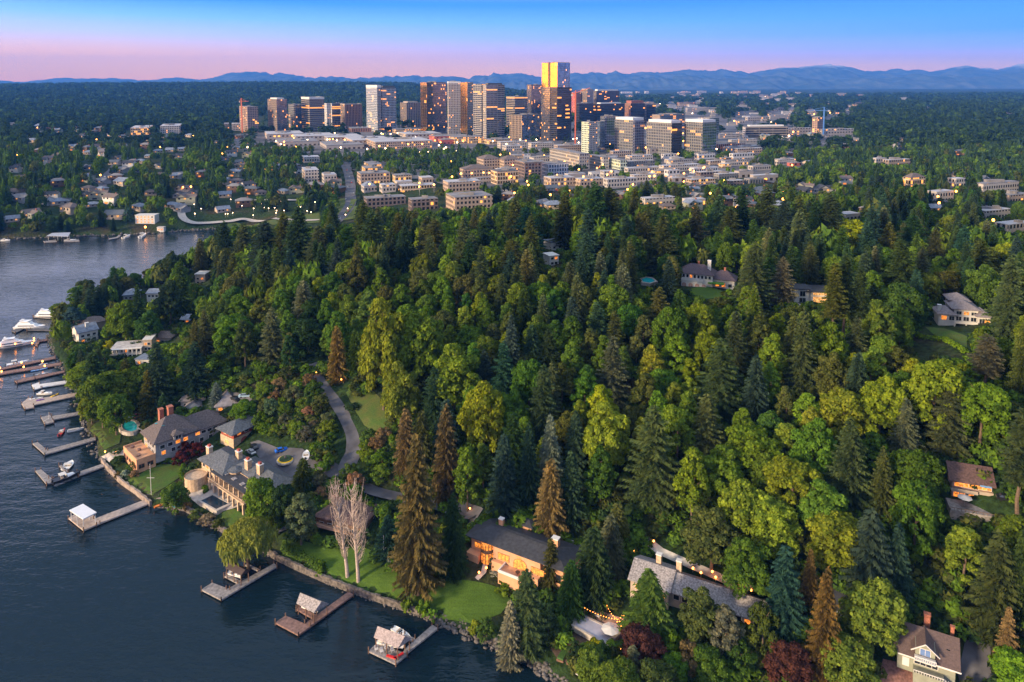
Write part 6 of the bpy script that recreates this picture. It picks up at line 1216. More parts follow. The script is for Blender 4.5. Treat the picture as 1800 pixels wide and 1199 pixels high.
ROOFC = M("flat_roof_gravel", (.20, .19, .195), .9, var=.12, scale=.1); ROOFW = M("white_membrane_roof", (.38, .37, .385), .8, var=.06, scale=.05); ROOFD = M("dark_flat_roof", (.10, .10, .11), .9, var=.1)
def block(x0, xc, x1, yt, yb, fl, fr=None, roof=None, label=None, key=None, al=35, base=None, setback=None, cat='tower', name='tower', crown=None, group=None, minw=9, z0=None, hipr=None):
    P = G(xc, yb) if base is None else base; d = P[1] * CP - (P[2] - H) * SP; k = d / P[1]; a = R(al); c, s = math.cos(a), math.sin(a); X, Y = P[0], P[1]
    u0, u1 = (x0 - CX) / F * k, (x1 - CX) / F * k; w2 = max(minw, (u1 * Y - X) / (c - u1 * s)); w1 = max(minw, min(90, (X - u0 * Y) / max(.12, s + u0 * c)))
    _t = ray(xc, yt); h = H + _t[2] * (Y / _t[1]) - P[2]; z0_ = P[2] if z0 is None else z0
    root = empty(name, (X, Y, P[2])); fr = fr or fl; q = [(0, 0), (w2 * c, w2 * s), (w2 * c - w1 * s, w2 * s + w1 * c), (-w1 * s, w1 * c)]; m = MB(); mats = [fl, fr]
    for i, mi in ((3, 0), (0, 1), (1, 1), (2, 0)):
        A, B_ = q[i], q[(i + 1) % 4]; L = math.hypot(B_[0] - A[0], B_[1] - A[1]); m.mi = mi; m.face([(*A, -4), (*B_, -4), (*B_, h), (*A, h)], [(0, 0), (L, 0), (L, h), (0, h)])
    m.build("wall", mats, root)
    ins = lambda e: [(p[0] + (cx_ - p[0]) * e, p[1] + (cy_ - p[1]) * e) for p in q]
    cx_, cy_ = sum(p[0] for p in q) / 4, sum(p[1] for p in q) / 4
    if hipr: MB().prism(ins(-.04), h, h + hipr, True, True, ins(.72)).build("roof", roof, root)
    else:
        MB().prism(ins(-.01), h, h + .5).build("roof", roof or ROOFC, root); r = rng(x0 * 3 + yb)
        if w2 > 14: m = MB(); [m.box(cx_ + (r.rand() - .5) * w2 * .5 - 1.5, cx_ + (r.rand() - .5) * w2 * .3 + 2, cy_ + (r.rand() - .5) * w1 * .4 - 1.2, cy_ + (r.rand() - .5) * w1 * .3 + 2, h + .5, h + 1.6 + r.rand() * 1.5) for _ in range(1 if w2 < 25 else 4)]; m.build("roof_plant", ROOFC, root)
    if setback: e, dh, mt = setback; MB().prism(ins(e), h + .5, h + .5 + dh).build("penthouse", mt, root)
    if crown: MB().prism(ins(-.015), h - crown[0], h + crown[1], True, False).build("crown", crown[2], root)
    g = 5
    tag(root, label, cat, group)
    if not label: THINGS.append((root, key))
    n1, n2 = max(1, int(w2 / 10)), max(1, int(w1 / 10))
    for i in range(n1 + 1):
        for j in range(n2 + 1): tg_add(X + w2 * c * i / n1 - w1 * s * j / n2, Y + w2 * s * i / n1 + w1 * c * j / n2, 6)
    ADDED_CLEAR.append((x0 + 2, yt - 2, x1 - 2, yt + (yb - yt) * .55)); root["_h"] = h
    return root, P, q, h
drape("street", [(395, 262), (420, 236), (560, 228), (760, 216), (1000, 205), (1180, 185), (1500, 190), (1500, 250), (1420, 300), (1250, 312), (1180, 330), (1000, 335), (860, 345), (760, 320), (620, 300), (560, 272)], M("downtown_paving", (.10, .095, .10), .9, var=.35, scale=.02), lift=.8, step=26, label="grey streets and lots of the downtown")
D_ = FAC
TOWERS = [  # x0, corner, x1, top, base, left face, right face, label, extras
 (422, 436, 455, 188, 234, 'constr', 'constr', "concrete tower under construction at the left end of downtown", {}),
 (472, 488, 506, 175, 234, 'beige', 'dark', "slim dark tower second from the left end of downtown", dict(setback=(.3, 3, WHITE))),
 (508, 521, 536, 184, 230, 'grid', 'blue', "short blue-grey tower left of the round-banded one", {}),
 (531, 545, 571, 173, 233, 'office', 'office', "dark tower with horizontal white bands, right of the two slim left ones", dict(crown=(2, 3, WHITE))),
 (571, 575, 580, 182, 224, 'white2', 'white2', "narrow plain white slab beside the banded tower", {}),
 (580, 584, 606, 182, 224, 'white2', 'office', "white-framed office tower with dark window bands", {}),
 (599, 607, 637, 184, 226, 'beige', 'brick', "brown brick office tower with vertical fins", dict(crown=(0, 2, BEIGE))),
 (645, 664, 671, 151, 234, 'bluew', 'white', "pale twin apartment tower, left half with the white top", dict(crown=(4, 2, TRIM))),
 (667, 673, 697, 155, 232, 'band', 'bluew', "pale twin apartment tower, right half with the dark top", dict(setback=(.15, 5, ROOFD))),
 (704, 715, 740, 181, 224, 'beige', 'beige', "beige columned office building between two tall towers", dict(setback=(.3, 3, BEIGE))),
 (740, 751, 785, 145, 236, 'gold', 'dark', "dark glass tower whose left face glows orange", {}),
 (788, 789, 810, 144, 242, 'white', 'white', "white gridded apartment tower with a pale orange face", dict(al=20, crown=(3, 1, TRIM))),
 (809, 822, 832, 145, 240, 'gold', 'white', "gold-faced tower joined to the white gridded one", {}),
 (832, 847, 851, 148, 244, 'band', 'band', "narrow balconied tower, left half of the centre pair", {}),
 (849, 855, 887, 149, 245, 'white', 'band', "broad tower with white balcony bands left of the mid-rise offices", dict(setback=(.25, 3, ROOFD))),
 (890, 905, 927, 170, 226, 'office', 'office', "beige banded office tower left of the golden skyscraper", {}),
 (896, 918, 951, 203, 247, 'beige', 'blue', "mid-rise glass office before the golden skyscraper", dict(crown=(0, 1.5, ROOFD))),
 (926, 934, 955, 149, 222, 'dark', 'dark', "dark tower directly left of the golden skyscraper", {}),
 (1004, 1012, 1021, 163, 206, 'red', 'brick', "dark red tower right of the golden skyscraper", {}),
 (1020, 1032, 1043, 158, 206, 'beige', 'grid', "beige stepped tower with crown, behind the red crane", dict(setback=(.2, 3, BEIGE))),
 (1043, 1048, 1088, 160, 204, 'office', 'black', "wide beige-topped office tower with a lit upper floor", dict(setback=(.1, 5, TRIM))),
 (1010, 1018, 1043, 182, 226, 'black', 'black', "low black glass block behind the red crane", {}),
 (1042, 1050, 1098, 183, 224, 'black', 'black', "wide black glass block with rows of lit floors", dict(setback=(.25, 3, WHITE))),
 (1098, 1108, 1133, 182, 220, 'brick', 'black', "dark red-brown stepped office tower at the right of the skyline", dict(setback=(.15, 7, BRICK))),
 (1130, 1136, 1152, 184, 218, 'office', 'black', "small dark office tower beside the red-brown one", {}),
 (1022, 1035, 1050, 215, 272, 'green', 'flatw', "pale green apartment tower left of the curvy glass one", {}),
 (1048, 1054, 1063, 214, 268, 'blue', 'blue', "narrow blue glass tower between pale green and curvy towers", {}),
 (1055, 1063, 1085, 205, 266, 'mirror', 'mirror', "glass tower with white wavy balconies before the black blocks", {}),
 (1080, 1112, 1132, 212, 271, 'grid', 'mirror', "grey gridded office tower with white roof and mirrored side, leftmost of three", dict(setback=(.06, 4, TRIM))),
 (1136, 1180, 1198, 217, 276, 'grid', 'black', "grey office tower with a lit column, middle of the three right front ones", dict(setback=(.1, 4, TRIM))),
 (1202, 1234, 1258, 216, 277, 'grid', 'mirror', "grey office tower with violet mirrored side, rightmost of three", dict(setback=(.06, 4, TRIM))),
 (1146, 1160, 1203, 202, 232, 'flat_', 'grid', "low beige office behind the middle front tower", {}),
 (1226, 1246, 1263, 208, 250, 'flatw', 'mirror', "white office block behind the rightmost front tower", {}),
 (1427, 1436, 1448, 207, 240, 'constr', 'constr', "concrete core under construction beneath the blue crane", {}),
 (1305, 1310, 1385, 223, 243, 'white2', 'office', "long white office block with dark bands right of downtown", dict(al=8, setback=(.2, 3, TRIM))),
]
for x0, xc, x1, yt, yb, fl, fr, lab, kw in TOWERS: block(x0, xc, x1, yt, yb, D_[fl], D_[fr], label=lab, **kw)
# the tallest: a slab with sunset gold put into its left face, over a darker wider base
def skyscraper():
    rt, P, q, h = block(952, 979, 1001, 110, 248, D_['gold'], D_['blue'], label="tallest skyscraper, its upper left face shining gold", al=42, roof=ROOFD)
    c, s = math.cos(R(42)), math.sin(R(42)); hb = h * .69
    m = MB(); w1 = math.hypot(*q[3]); w2 = math.hypot(*q[1])
    def blk(a0, a1, b0, b1, z0, z1, mat, nm): 
        Q = [(a * c - b * s, a * s + b * c) for a, b in ((a0, b0), (a1, b0), (a1, b1), (a0, b1))]; MB().prism(Q, z0, z1).build(nm, mat, rt)
    blk(-1.2, w2 + 4, -1.2, w1 * .42, -4, hb, D_['black'], "lower_block"); blk(-2.0, -1.25, w1 * .42, w1, -4, hb, D_['dark'], "lower_wing"); blk(-.6, -.05, w1 * .46, w1 * .58, hb, h + 1, DARKW, "recess"); blk(w2 * .3, w2 + .8, -.5, w1 * .2, h, h + .8, BEIGE, "roof_edge")
skyscraper()
def crane(px, yb, yt, jib, label, mat, boom=None, z=None):
    p = G(px, yb); t_ = ray(px, yt); h = H + t_[2] * p[1] / t_[1] - p[2]; rt = empty("tower_crane", p); MB().box(-1.1, 1.1, -1.1, 1.1, 0, h).build("mast", mat, rt); m = MB(); m.tube((-jib * .3, 0, h), (jib, 0, h + (boom or 0)), .9, .6, 4); m.tube((0, 0, h + 7), (jib * .7, 0, h + (boom or 0) * .7), .3, n=3); m.tube((0, 0, h + 7), (-jib * .28, 0, h), .3, n=3); m.build("jib", mat, rt); MB().box(-jib * .3, -jib * .2, -1.2, 1.2, h - 3, h + .5).build("counterweight", CONC, rt); MB().box(-.8, .8, -.8, .8, h, h + 7).build("apex", mat, rt); tag(rt, label, "crane")
CR = M("crane_red", (.5, .12, .05), .5, var=0)
crane(426, 233, 178, 16, "small orange tower crane over the leftmost unfinished tower", CR); crane(1011, 258, 166, 26, "tall dark red tower crane right of the golden skyscraper", CR, 12); crane(1447, 240, 194, -40, "blue tower crane with long level jib right of downtown", M("crane_blue", (.08, .2, .5), .5, var=0))
# mid-rise buildings, each with its own place
MID = [ # x0, corner, x1, top, base, face, roof, words
 (220, 230, 262, 225, 238, 'lit', ROOFW, 'warmly lit apartment block'), (270, 282, 316, 222, 238, 'flatw', ROOFW, 'white lit apartment block'), (389, 394, 403, 218, 227, 'flat_', ROOFC, 'small tan block'), (404, 408, 423, 218, 230, 'flatw', ROOFW, 'small white apartment block'),
 (530, 534, 562, 277, 287, 'flatw', ROOFW, 'white apartment building'), (530, 536, 561, 300, 322, 'flatw', ROOFW, 'white terraced apartment building'), (566, 570, 592, 308, 324, 'flatw', ROOFW, 'white modern house'), (628, 634, 686, 306, 326, 'flat_', ROOFC, 'tan balconied apartment building'),
 (690, 695, 724, 309, 322, 'lit', ROOFC, 'brown lit apartment building'), (694, 698, 725, 320, 332, 'flatw', ROOFW, 'white townhouse row'), (736, 742, 762, 313, 325, 'flat_', ROOFW, 'grey-beige apartment cube'), (700, 706, 766, 328, 338, 'lit', ROOFW, 'low lit apartment row'), (635, 640, 662, 328, 340, 'flatw', NAVY, 'blue-roofed white house'), (667, 672, 696, 326, 340, 'flatw', ROOFW, 'white flat-roofed house'),
 (640, 645, 714, 350, 372, 'dkapt', ROOFC, 'brown terraced apartment row'), (718, 724, 770, 352, 374, 'dkapt', ROOFC, 'brown terraced apartment row'), (784, 800, 866, 348, 372, 'flat_', ROOFC, 'beige wing-shaped apartment block'), (779, 788, 845, 321, 340, 'flat_', ROOFW, 'beige block with square windows'),
 (838, 850, 880, 280, 300, 'flat_', SHINGLE, 'cream hip-roofed apartment block'), (876, 886, 916, 281, 302, 'flat_', SHINGLE, 'cream hip-roofed apartment block'), (808, 816, 866, 298, 314, 'flat_', SHINGLE, 'cream hip-roofed apartment block'), (905, 922, 952, 286, 316, 'dkapt', ROOFC, 'dark glass-fronted apartment block'), (863, 874, 912, 302, 326, 'lit', ROOFD, 'glowing glass-walled block'),
 (952, 964, 999, 288, 312, 'bluew', ROOFC, 'blue-grey balconied block'), (963, 1018, 1036, 271, 300, 'white', ROOFC, 'white block with square dark windows'), (1033, 1060, 1068, 277, 298, 'flatw', ROOFC, 'cream apartment block'), (1063, 1090, 1102, 282, 300, 'green', ROOFC, 'pale green apartment block'), (1100, 1106, 1150, 284, 294, 'grid', ROOFW, 'grey block with white roof'),
 (874, 880, 926, 250, 262, 'flatw', ROOFW, 'long pale townhouse block'), (928, 934, 974, 252, 264, 'flatw', ROOFW, 'long pale townhouse block'), (974, 980, 1024, 256, 270, 'flat_', ROOFW, 'pale apartment block'), (956, 968, 1010, 314, 330, 'flat_', ROOFW, 'pinkish low apartment block'), (1010, 1020, 1060, 316, 330, 'flat_', ROOFW, 'pinkish low apartment block'), (1060, 1068, 1120, 316, 332, 'flatw', ROOFW, 'pinkish low apartment block'),
 (1098, 1104, 1160, 296, 306, 'flatw', ROOFW, 'white low block'), (1158, 1166, 1230, 292, 304, 'flatw', ROOFW, 'white low block'), (1212, 1220, 1262, 296, 308, 'bluew', ROOFW, 'white-blue low block'), (1136, 1142, 1192, 262, 274, 'store', ROOFC, 'lit low retail podium'), (1256, 1262, 1310, 254, 266, 'brick', ROOFC, 'brick mid-rise block'), (1290, 1296, 1340, 262, 272, 'flat_', ROOFW, 'pink low block'), (1280, 1286, 1330, 246, 254, 'flatw', ROOFW, 'grey low block'),
 (1128, 1134, 1186, 350, 360, 'flatw', ROOFW, 'white flat-roofed house row'), (1365, 1370, 1398, 281, 292, 'flatw', ROOFW, 'red and white apartment block'), (1388, 1392, 1408, 287, 294, 'red', ROOFC, 'small red block'), (1587, 1600, 1626, 313, 328, 'lit', SHINGLE, 'orange-lit apartment block'), (1670, 1680, 1696, 315, 332, 'flatw', ROOFW, 'white apartment cube'), (1722, 1728, 1790, 324, 338, 'flatw', ROOFC, 'long pale apartment building'),
 (1640, 1646, 1676, 338, 352, 'flatw', ROOFW, 'white low apartment block'), (1536, 1540, 1558, 279, 288, 'flatw', ROOFW, 'white house'), (1558, 1562, 1600, 282, 290, 'flat_', ROOFW, 'beige low block'), (1725, 1732, 1776, 372, 384, 'flatw', ROOFW, 'white-roofed low block'), (1765, 1772, 1812, 396, 412, 'flatw', ROOFW, 'white-roofed low block'), (1770, 1774, 1812, 344, 354, 'flat_', ROOFC, 'tan low block'), (1482, 1486, 1512, 378, 388, 'flatw', ROOFW, 'white-roofed house'), (1205, 1210, 1240, 352, 360, 'flatw', ROOFW, 'white-roofed house'),
 (450, 470, 534, 236, 247, 'store', ROOFW, 'long pale mall block'), (500, 520, 590, 240, 250, 'store', ROOFW, 'low mall block with bright roofs'), (560, 575, 640, 242, 252, 'store', ROOFW, 'low mall block with bright roofs'), (600, 620, 690, 247, 258, 'store', ROOFW, 'wide mall block with white roof'), (636, 660, 760, 250, 264, 'flat_', ROOFW, 'wide tan-walled mall block'), (700, 714, 776, 236, 246, 'store', ROOFW, 'mall block with a bright signboard'), (754, 764, 826, 240, 250, 'red', ROOFC, 'long red-walled mall block'), (770, 776, 800, 246, 254, 'red', ROOFC, 'small red-walled shop block'), (480, 490, 560, 250, 258, 'store', ROOFC, 'low parking block'), (560, 574, 640, 256, 264, 'store', ROOFC, 'low parking block'),
 (790, 800, 850, 242, 254, 'lit', ROOFC, 'lit podium block'), (850, 860, 900, 246, 255, 'lit', ROOFC, 'lit podium block'), (610, 618, 660, 226, 233, 'brick', ROOFC, 'brown low block'), (690, 696, 740, 228, 235, 'lit', ROOFC, 'lit low block'), (636, 642, 664, 296, 306, 'lit', ROOFC, 'brick lit apartment block'), (640, 650, 672, 290, 297, 'lit', ROOFC, 'small orange-lit block'),
 (1380, 1384, 1426, 226, 238, 'store', ROOFW, 'bright car dealership'), (1440, 1444, 1500, 228, 240, 'store', ROOFW, 'bright retail block'), (1310, 1314, 1350, 206, 213, 'store', ROOFW, 'pale low retail block'), (1350, 1354, 1386, 203, 210, 'flatw', ROOFW, 'pale low retail block'), (1260, 1264, 1300, 236, 244, 'flatw', ROOFW, 'pale office block'), (1190, 1194, 1222, 180, 186, 'brick', ROOFC, 'small brown tower'), (1168, 1172, 1188, 184, 192, 'white2', ROOFC, 'small white chequered block'), (1205, 1209, 1260, 190, 198, 'flatw', ROOFW, 'pale low block')]
for x0, xc, x1, yt, yb, f, roof, key in MID: block(x0, xc, x1, yt, yb, D_[f], None, roof, key=key, al=22, cat='building', name='apartment_building' if 'apart' in key else ('house' if 'house' in key else 'commercial_building'), hipr=(4 if roof is SHINGLE or roof is NAVY else None))
r = rng(4242); k = 0
for _ in range(700):
    if k >= 48: break
    px, py = 770 + 560 * r.rand(), 262 + 66 * r.rand()
    if 700 < px < 870 and py < 300: continue
    p = G(px, py)
    if too_close(p[0], p[1], 16): continue
    w = 18 + 34 * r.rand(); f = ('flatw', 'flat_', 'lit', 'white2', 'grid', 'dkapt', 'flatw', 'store')[r.randint(8)]
    wd = dict(flatw='pale apartment block', flat_='tan apartment block', lit='lit apartment block', white2='white low block', grid='grey office block', dkapt='brown apartment block', store='pale shop block')[f]
    block(px, px + 3 + 5 * r.rand(), px + w, py - 7 - 6 * r.rand(), py, D_[f], None, (ROOFW, ROOFC, ROOFW)[k % 3], key=wd, al=18 + 8 * r.rand(), cat='building', name='apartment_building' if 'apart' in wd else 'commercial_building'); k += 1
# ------------------------------------------------------------------ scattered houses and shops
HP = {}
def house_proto(i):
    if i in HP: return HP[i]
    r = rng(i * 17 + 3); L, Dp, h = 13 + 5 * r.rand(), 9 + 2 * r.rand(), 4 + 3 * (i % 2); wall = (BEIGE, WHITE, GREYW, BROWN, M("tan_siding", (.42, .34, .28), .8), SAGE)[i % 6]; rm = (NAVY, SHINGLE, DKROOF, ROOFC, SLATE)[i % 5]
    B = HB("house", None, (0, 0, 0), 0, key="x"); THINGS.pop(); n0 = len(TG)
    MB().box(0, L, 0, Dp, -4, h).build("wall", wall, B.root)
    if i % 3 == 0: B.hip(0, L, 0, Dp, h, 2.6, rm, .8)
    elif i % 3 == 1: B.gable(0, L, 0, Dp, h, 2.8, rm, wall)
    else: B.gable(0, L * .55, -1.5, Dp, h, 2.8, rm, wall, 'y'); B.gable(L * .3, L, 0.5, Dp - .5, h - .3, 2.4, rm, wall)
    for k in range(3): o = MB().box(L * (.16 + .3 * k) - .9, L * (.16 + .3 * k) + .9, -.12, 0, h - 2.3, h - .8).build("window", (LITW if (k + i) % 3 == 0 else DARKW), B.root)
    if i % 2: MB().box(L * .2, L * .45, -.12, 0, .3, 2.2).build("door", (LIT if i % 4 == 1 else DARKW), B.root); MB().box(L * .7, L * .7 + 1, Dp * .5, Dp * .5 + 1, h, h + 3.6).build("chimney", BRICK, B.root)
    HP[i] = B.root; B.used = False; return B.root
USED = set()
def put_house(px, py, key=None, s=1.0, i=None, rz=None):
    r = rng(px * 31 + py * 7); i = r.randint(12) if i is None else i; p = G(px, py)
    if too_close(p[0], p[1], 7): return None
    src = house_proto(i)
    if i in USED: root = src.copy(); COL.objects.link(root); kids = [(c, c.copy()) for c in src.children]
    else: root = src; USED.add(i); kids = []
    for c, d in kids: COL.objects.link(d); d.parent = root
    root.location = p; root.rotation_euler = (0, 0, (r.rand() - .5) * 1.4 if rz is None else rz); root.scale = (s, s, s); tag(root, None, "house", "houses among the trees")
    wn = ('beige', 'white', 'grey', 'brown', 'tan', 'sage')[i % 6]; rn = ('blue-grey', 'brown', 'dark', 'pale grey', 'slate')[i % 5]
    THINGS.append((root, f"{wn} house with {rn} roof")); tg_add(p[0] + 6 * s, p[1] + 3, 7 * s)
    if (px + py) % 3 < 2: x, y = proj(p); w = 14 * s / p[1] * F; hh = 6 / p[1] * F * s; ADDED_CLEAR.append((x + w * .2, y - hh * 1.2, x + w * .8, y - hh * .4))
    return root
for x, y, s in [(5, 345, 1.3), (40, 388, 1.3), (8, 392, 1.0), (105, 372, 1.5), (180, 358, 1.2), (182, 386, 1.4), (200, 325, 1.4), (168, 322, 1.0), (222, 302, 1), (205, 302, 1.1), (192, 318, 1), (75, 288, 1.2), (60, 290, 1.1), (92, 282, 1.2), (145, 272, 1.1), (107, 270, 1), (145, 300, 1.2), (190, 290, 1.1), (60, 225, 1.6), (78, 228, 1.5), (15, 222, 1.5), (130, 226, 1.4), (165, 232, 1.4), (245, 262, 1.2), (262, 262, 1.3), (290, 268, 1.2), (205, 262, 1), (385, 322, 1.2), (402, 324, 1.2), (425, 322, 1.1), (448, 322, 1.1), (470, 322, 1.1), (384, 348, 1.1), (430, 342, 1.1), (448, 344, 1), (466, 340, 1.1), (486, 340, 1), (508, 342, 1.1), (540, 338, 1.3), (575, 330, 1.1), (580, 340, 1.1), (310, 360, 1.3), (410, 290, 1.1), (430, 295, 1.1), (470, 300, 1.1), (500, 300, 1.2), (520, 305, 1), (425, 278, 1.1)]: put_house(x, y, s=s * .9)
r = rng(555); k = 0
for _ in range(900):
    if k >= 140: break
    reg = (0, 0, 0, 0, 1, 2)[r.randint(6)]
    if reg == 0: px, py = 10 + 420 * r.rand(), 228 + 150 * r.rand() ** 1.2
    elif reg == 1: px, py = 1260 + 530 * r.rand(), 235 + 150 * r.rand() ** 1.1
    else: px, py = 860 + 560 * r.rand(), 325 + 45 * r.rand()
    if put_house(px, py, s=.75 + .35 * r.rand()): k += 1
# far low buildings across the plain
k = 0
for _ in range(1200):
    if k >= 120: break
    if r.rand() < .65: px, py = 1090 + 420 * r.rand(), 163 + 45 * r.rand() ** 1.3
    elif r.rand() < .5: px, py = 1200 + 600 * r.rand(), 175 + 40 * r.rand()
    else: px, py = 1260 + 250 * r.rand(), 200 + 55 * r.rand()
    w = 5 + 16 * r.rand(); key = ('pale low building', 'lit low building', 'white flat-roofed shed', 'tan low building')[k % 4]
    h_ = 2 + 3 * r.rand(); block(px, px + 2, px + w, py - h_, py, D_[('flatw', 'store', 'white2', 'flat_')[k % 4]], None, (ROOFW, ROOFC)[k % 2], key=key, al=14, cat='building', name='low_building', minw=6); k += 1
for i in range(24): px, py = 214 + 20 * r.rand() + (i % 5) * 4, 165 + 22 * r.rand(); block(px, px + 1, px + 2.5, py - 1.6, py, D_['flatw'], None, ROOFC, key='tiny pale house', al=14, cat='house', name='ridge_house', minw=8)
STREETS = [([(560, 263), (700, 266), (850, 262), (1000, 268), (1130, 287), (1260, 302)], 14, "long downtown avenue"), ([(860, 338), (960, 337), (1060, 338), (1200, 330), (1330, 318)], 11, "street below the apartment blocks"), ([(208, 282), (196, 300), (180, 318), (186, 340), (200, 356)], 8, "street on the far left hillside"), ([(300, 246), (400, 258), (480, 262), (560, 263)], 12, "street joining the mall from the left"), ([(1330, 318), (1480, 335), (1600, 350), (1800, 372)], 10, "street among the trees on the right")]
r = rng(8)
for L_, w_, lab in STREETS:
    ribbon("road", L_, w_, ASPH, lift=1.1, label="grey " + lab); n = len(L_)
    for i in range(11):
        t_ = r.rand() * (n - 1.01); j = int(t_); f_ = t_ - j; a = (L_[j][0] * (1 - f_) + L_[j + 1][0] * f_, L_[j][1] * (1 - f_) + L_[j + 1][1] * f_); cc = r.randint(4); o_ = car(a, (a[0] + (L_[j + 1][0] - L_[j][0]) * .02, a[1] + (L_[j + 1][1] - L_[j][1]) * .02), (WHITE, RED, BLACK, SILV)[cc], None, ("white car", "red car", "black car", "silver car")[cc]); o_.location.z += .9
# ------------------------------------------------------------------ street lamps, all over the town
LP = {}
def street_lamp(px, py, glow, rad, h=7, key="glowing street lamp"):
    p = G(px, py); kk = (glow.name, round(rad, 1))
    if kk not in LP: LP[kk] = (MB().cyl(0, 0, 0, 1, .12, n=5).build("pole", METAL).data, MB().ball(0, 0, 0, rad, rad, 6, 4).build("lantern", glow).data); [bpy.data.objects.remove(o) for o in list(COL.objects)[-2:]]
    rt = empty("street_lamp", p); a = link("pole", LP[kk][0], rt); a.scale = (1, 1, h); b = link("lantern", LP[kk][1], rt, (0, 0, h)); tag(rt, None, "street lamp", "street lamps across the town"); THINGS.append((rt, key))
r = rng(99); n = 0
spots = [(2, 235, 1), (43, 234, 1), (57, 232, 1), (60, 228, 1), (66, 230, 1), (140, 240, 1), (170, 252, 1), (110, 272, 1), (58, 282, 1), (282, 266, 1), (230, 268, 1), (102, 300, 1), (177, 318, 1), (237, 340, 1), (31, 334, 1), (30, 281, 1), (391, 278, 1), (340, 245, 0), (500, 262, 1), (430, 305, 1), (466, 307, 1), (322, 340, 1), (336, 339, 1), (256, 412, 1), (100, 289, 1), (400, 266, 1), (1392, 300, 1), (1545, 403, 1), (1650, 372, 1), (1680, 350, 1), (1375, 352, 1), (1376, 365, 1), (1294, 381, 1), (1745, 405, 1), (1648, 360, 1), (1605, 345, 1)]
for x, y, k in spots: street_lamp(x, y, LAMP, 1.0)
for _ in range(215):
    c = r.rand()
    if c < .42: px, py, g, rd = 430 + 830 * r.rand(), 238 + 34 * r.rand(), (LAMPW, LAMP)[r.rand() < .5], 1.2
    elif c < .6: px, py, g, rd = 780 + 460 * r.rand(), 275 + 50 * r.rand(), LAMP, 1.0
    elif c < .8: px, py, g, rd = 1120 + 400 * r.rand(), 168 + 80 * r.rand(), (LAMPW, LAMP)[r.rand() < .6], 1.8
    elif c < .9: px, py, g, rd = 330 + 300 * r.rand(), 385 - 30 * r.rand(), LAMPW, .42
    else: px, py, g, rd = 630 + 700 * r.rand(), 320 + 50 * r.rand(), LAMP, .9
    street_lamp(px, py, g, rd, 9 if rd > .5 else 3.5, "pale glowing street lamp" if g is LAMPW else "orange glowing street lamp")
for i in range(14): street_lamp(735 + i * 5.4 + r.rand() * 3, 273 - i * .2, LAMPW, .7, 5, "pale lamp lighting the downtown park")
# ------------------------------------------------------------------ the wood
for a in TREE_LIST: tg_add(*a)
def blob(px, py, cx, cy, rx, ry): return math.exp(-((px - cx) / rx) ** 2 - ((py - cy) / ry) ** 2)
def maple_share(px, py):
    s = .50 + .75 * blob(px, py, 740, 620, 130, 90) + .75 * blob(px, py, 1330, 860, 230, 120) + .6 * blob(px, py, 1650, 720, 130, 110) + .5 * blob(px, py, 420, 600, 90, 80) + .35 * blob(px, py, 1150, 740, 120, 60) \
        - .35 * blob(px, py, 550, 420, 200, 45) - .3 * blob(px, py, 1350, 400, 300, 45) - .25 * blob(px, py, 900, 840, 90, 90) - .2 * blob(px, py, 1300, 580, 160, 60)
    return s
rf = rng(2024); MASS = []; N_IND = {'c': 0, 'd': 0}
cand = []
for k in range(51000):
    y = 95 * (1150 / 95) ** (rf.rand() ** .62); x = (rf.rand() * 1.76 - .80) * y
    cand.append((y, x))
cand.sort()
yy = np.array([c[0] for c in cand]); xx = np.array([c[1] for c in cand]); SDc = shore_dist(xx, yy)
COUNT = {}
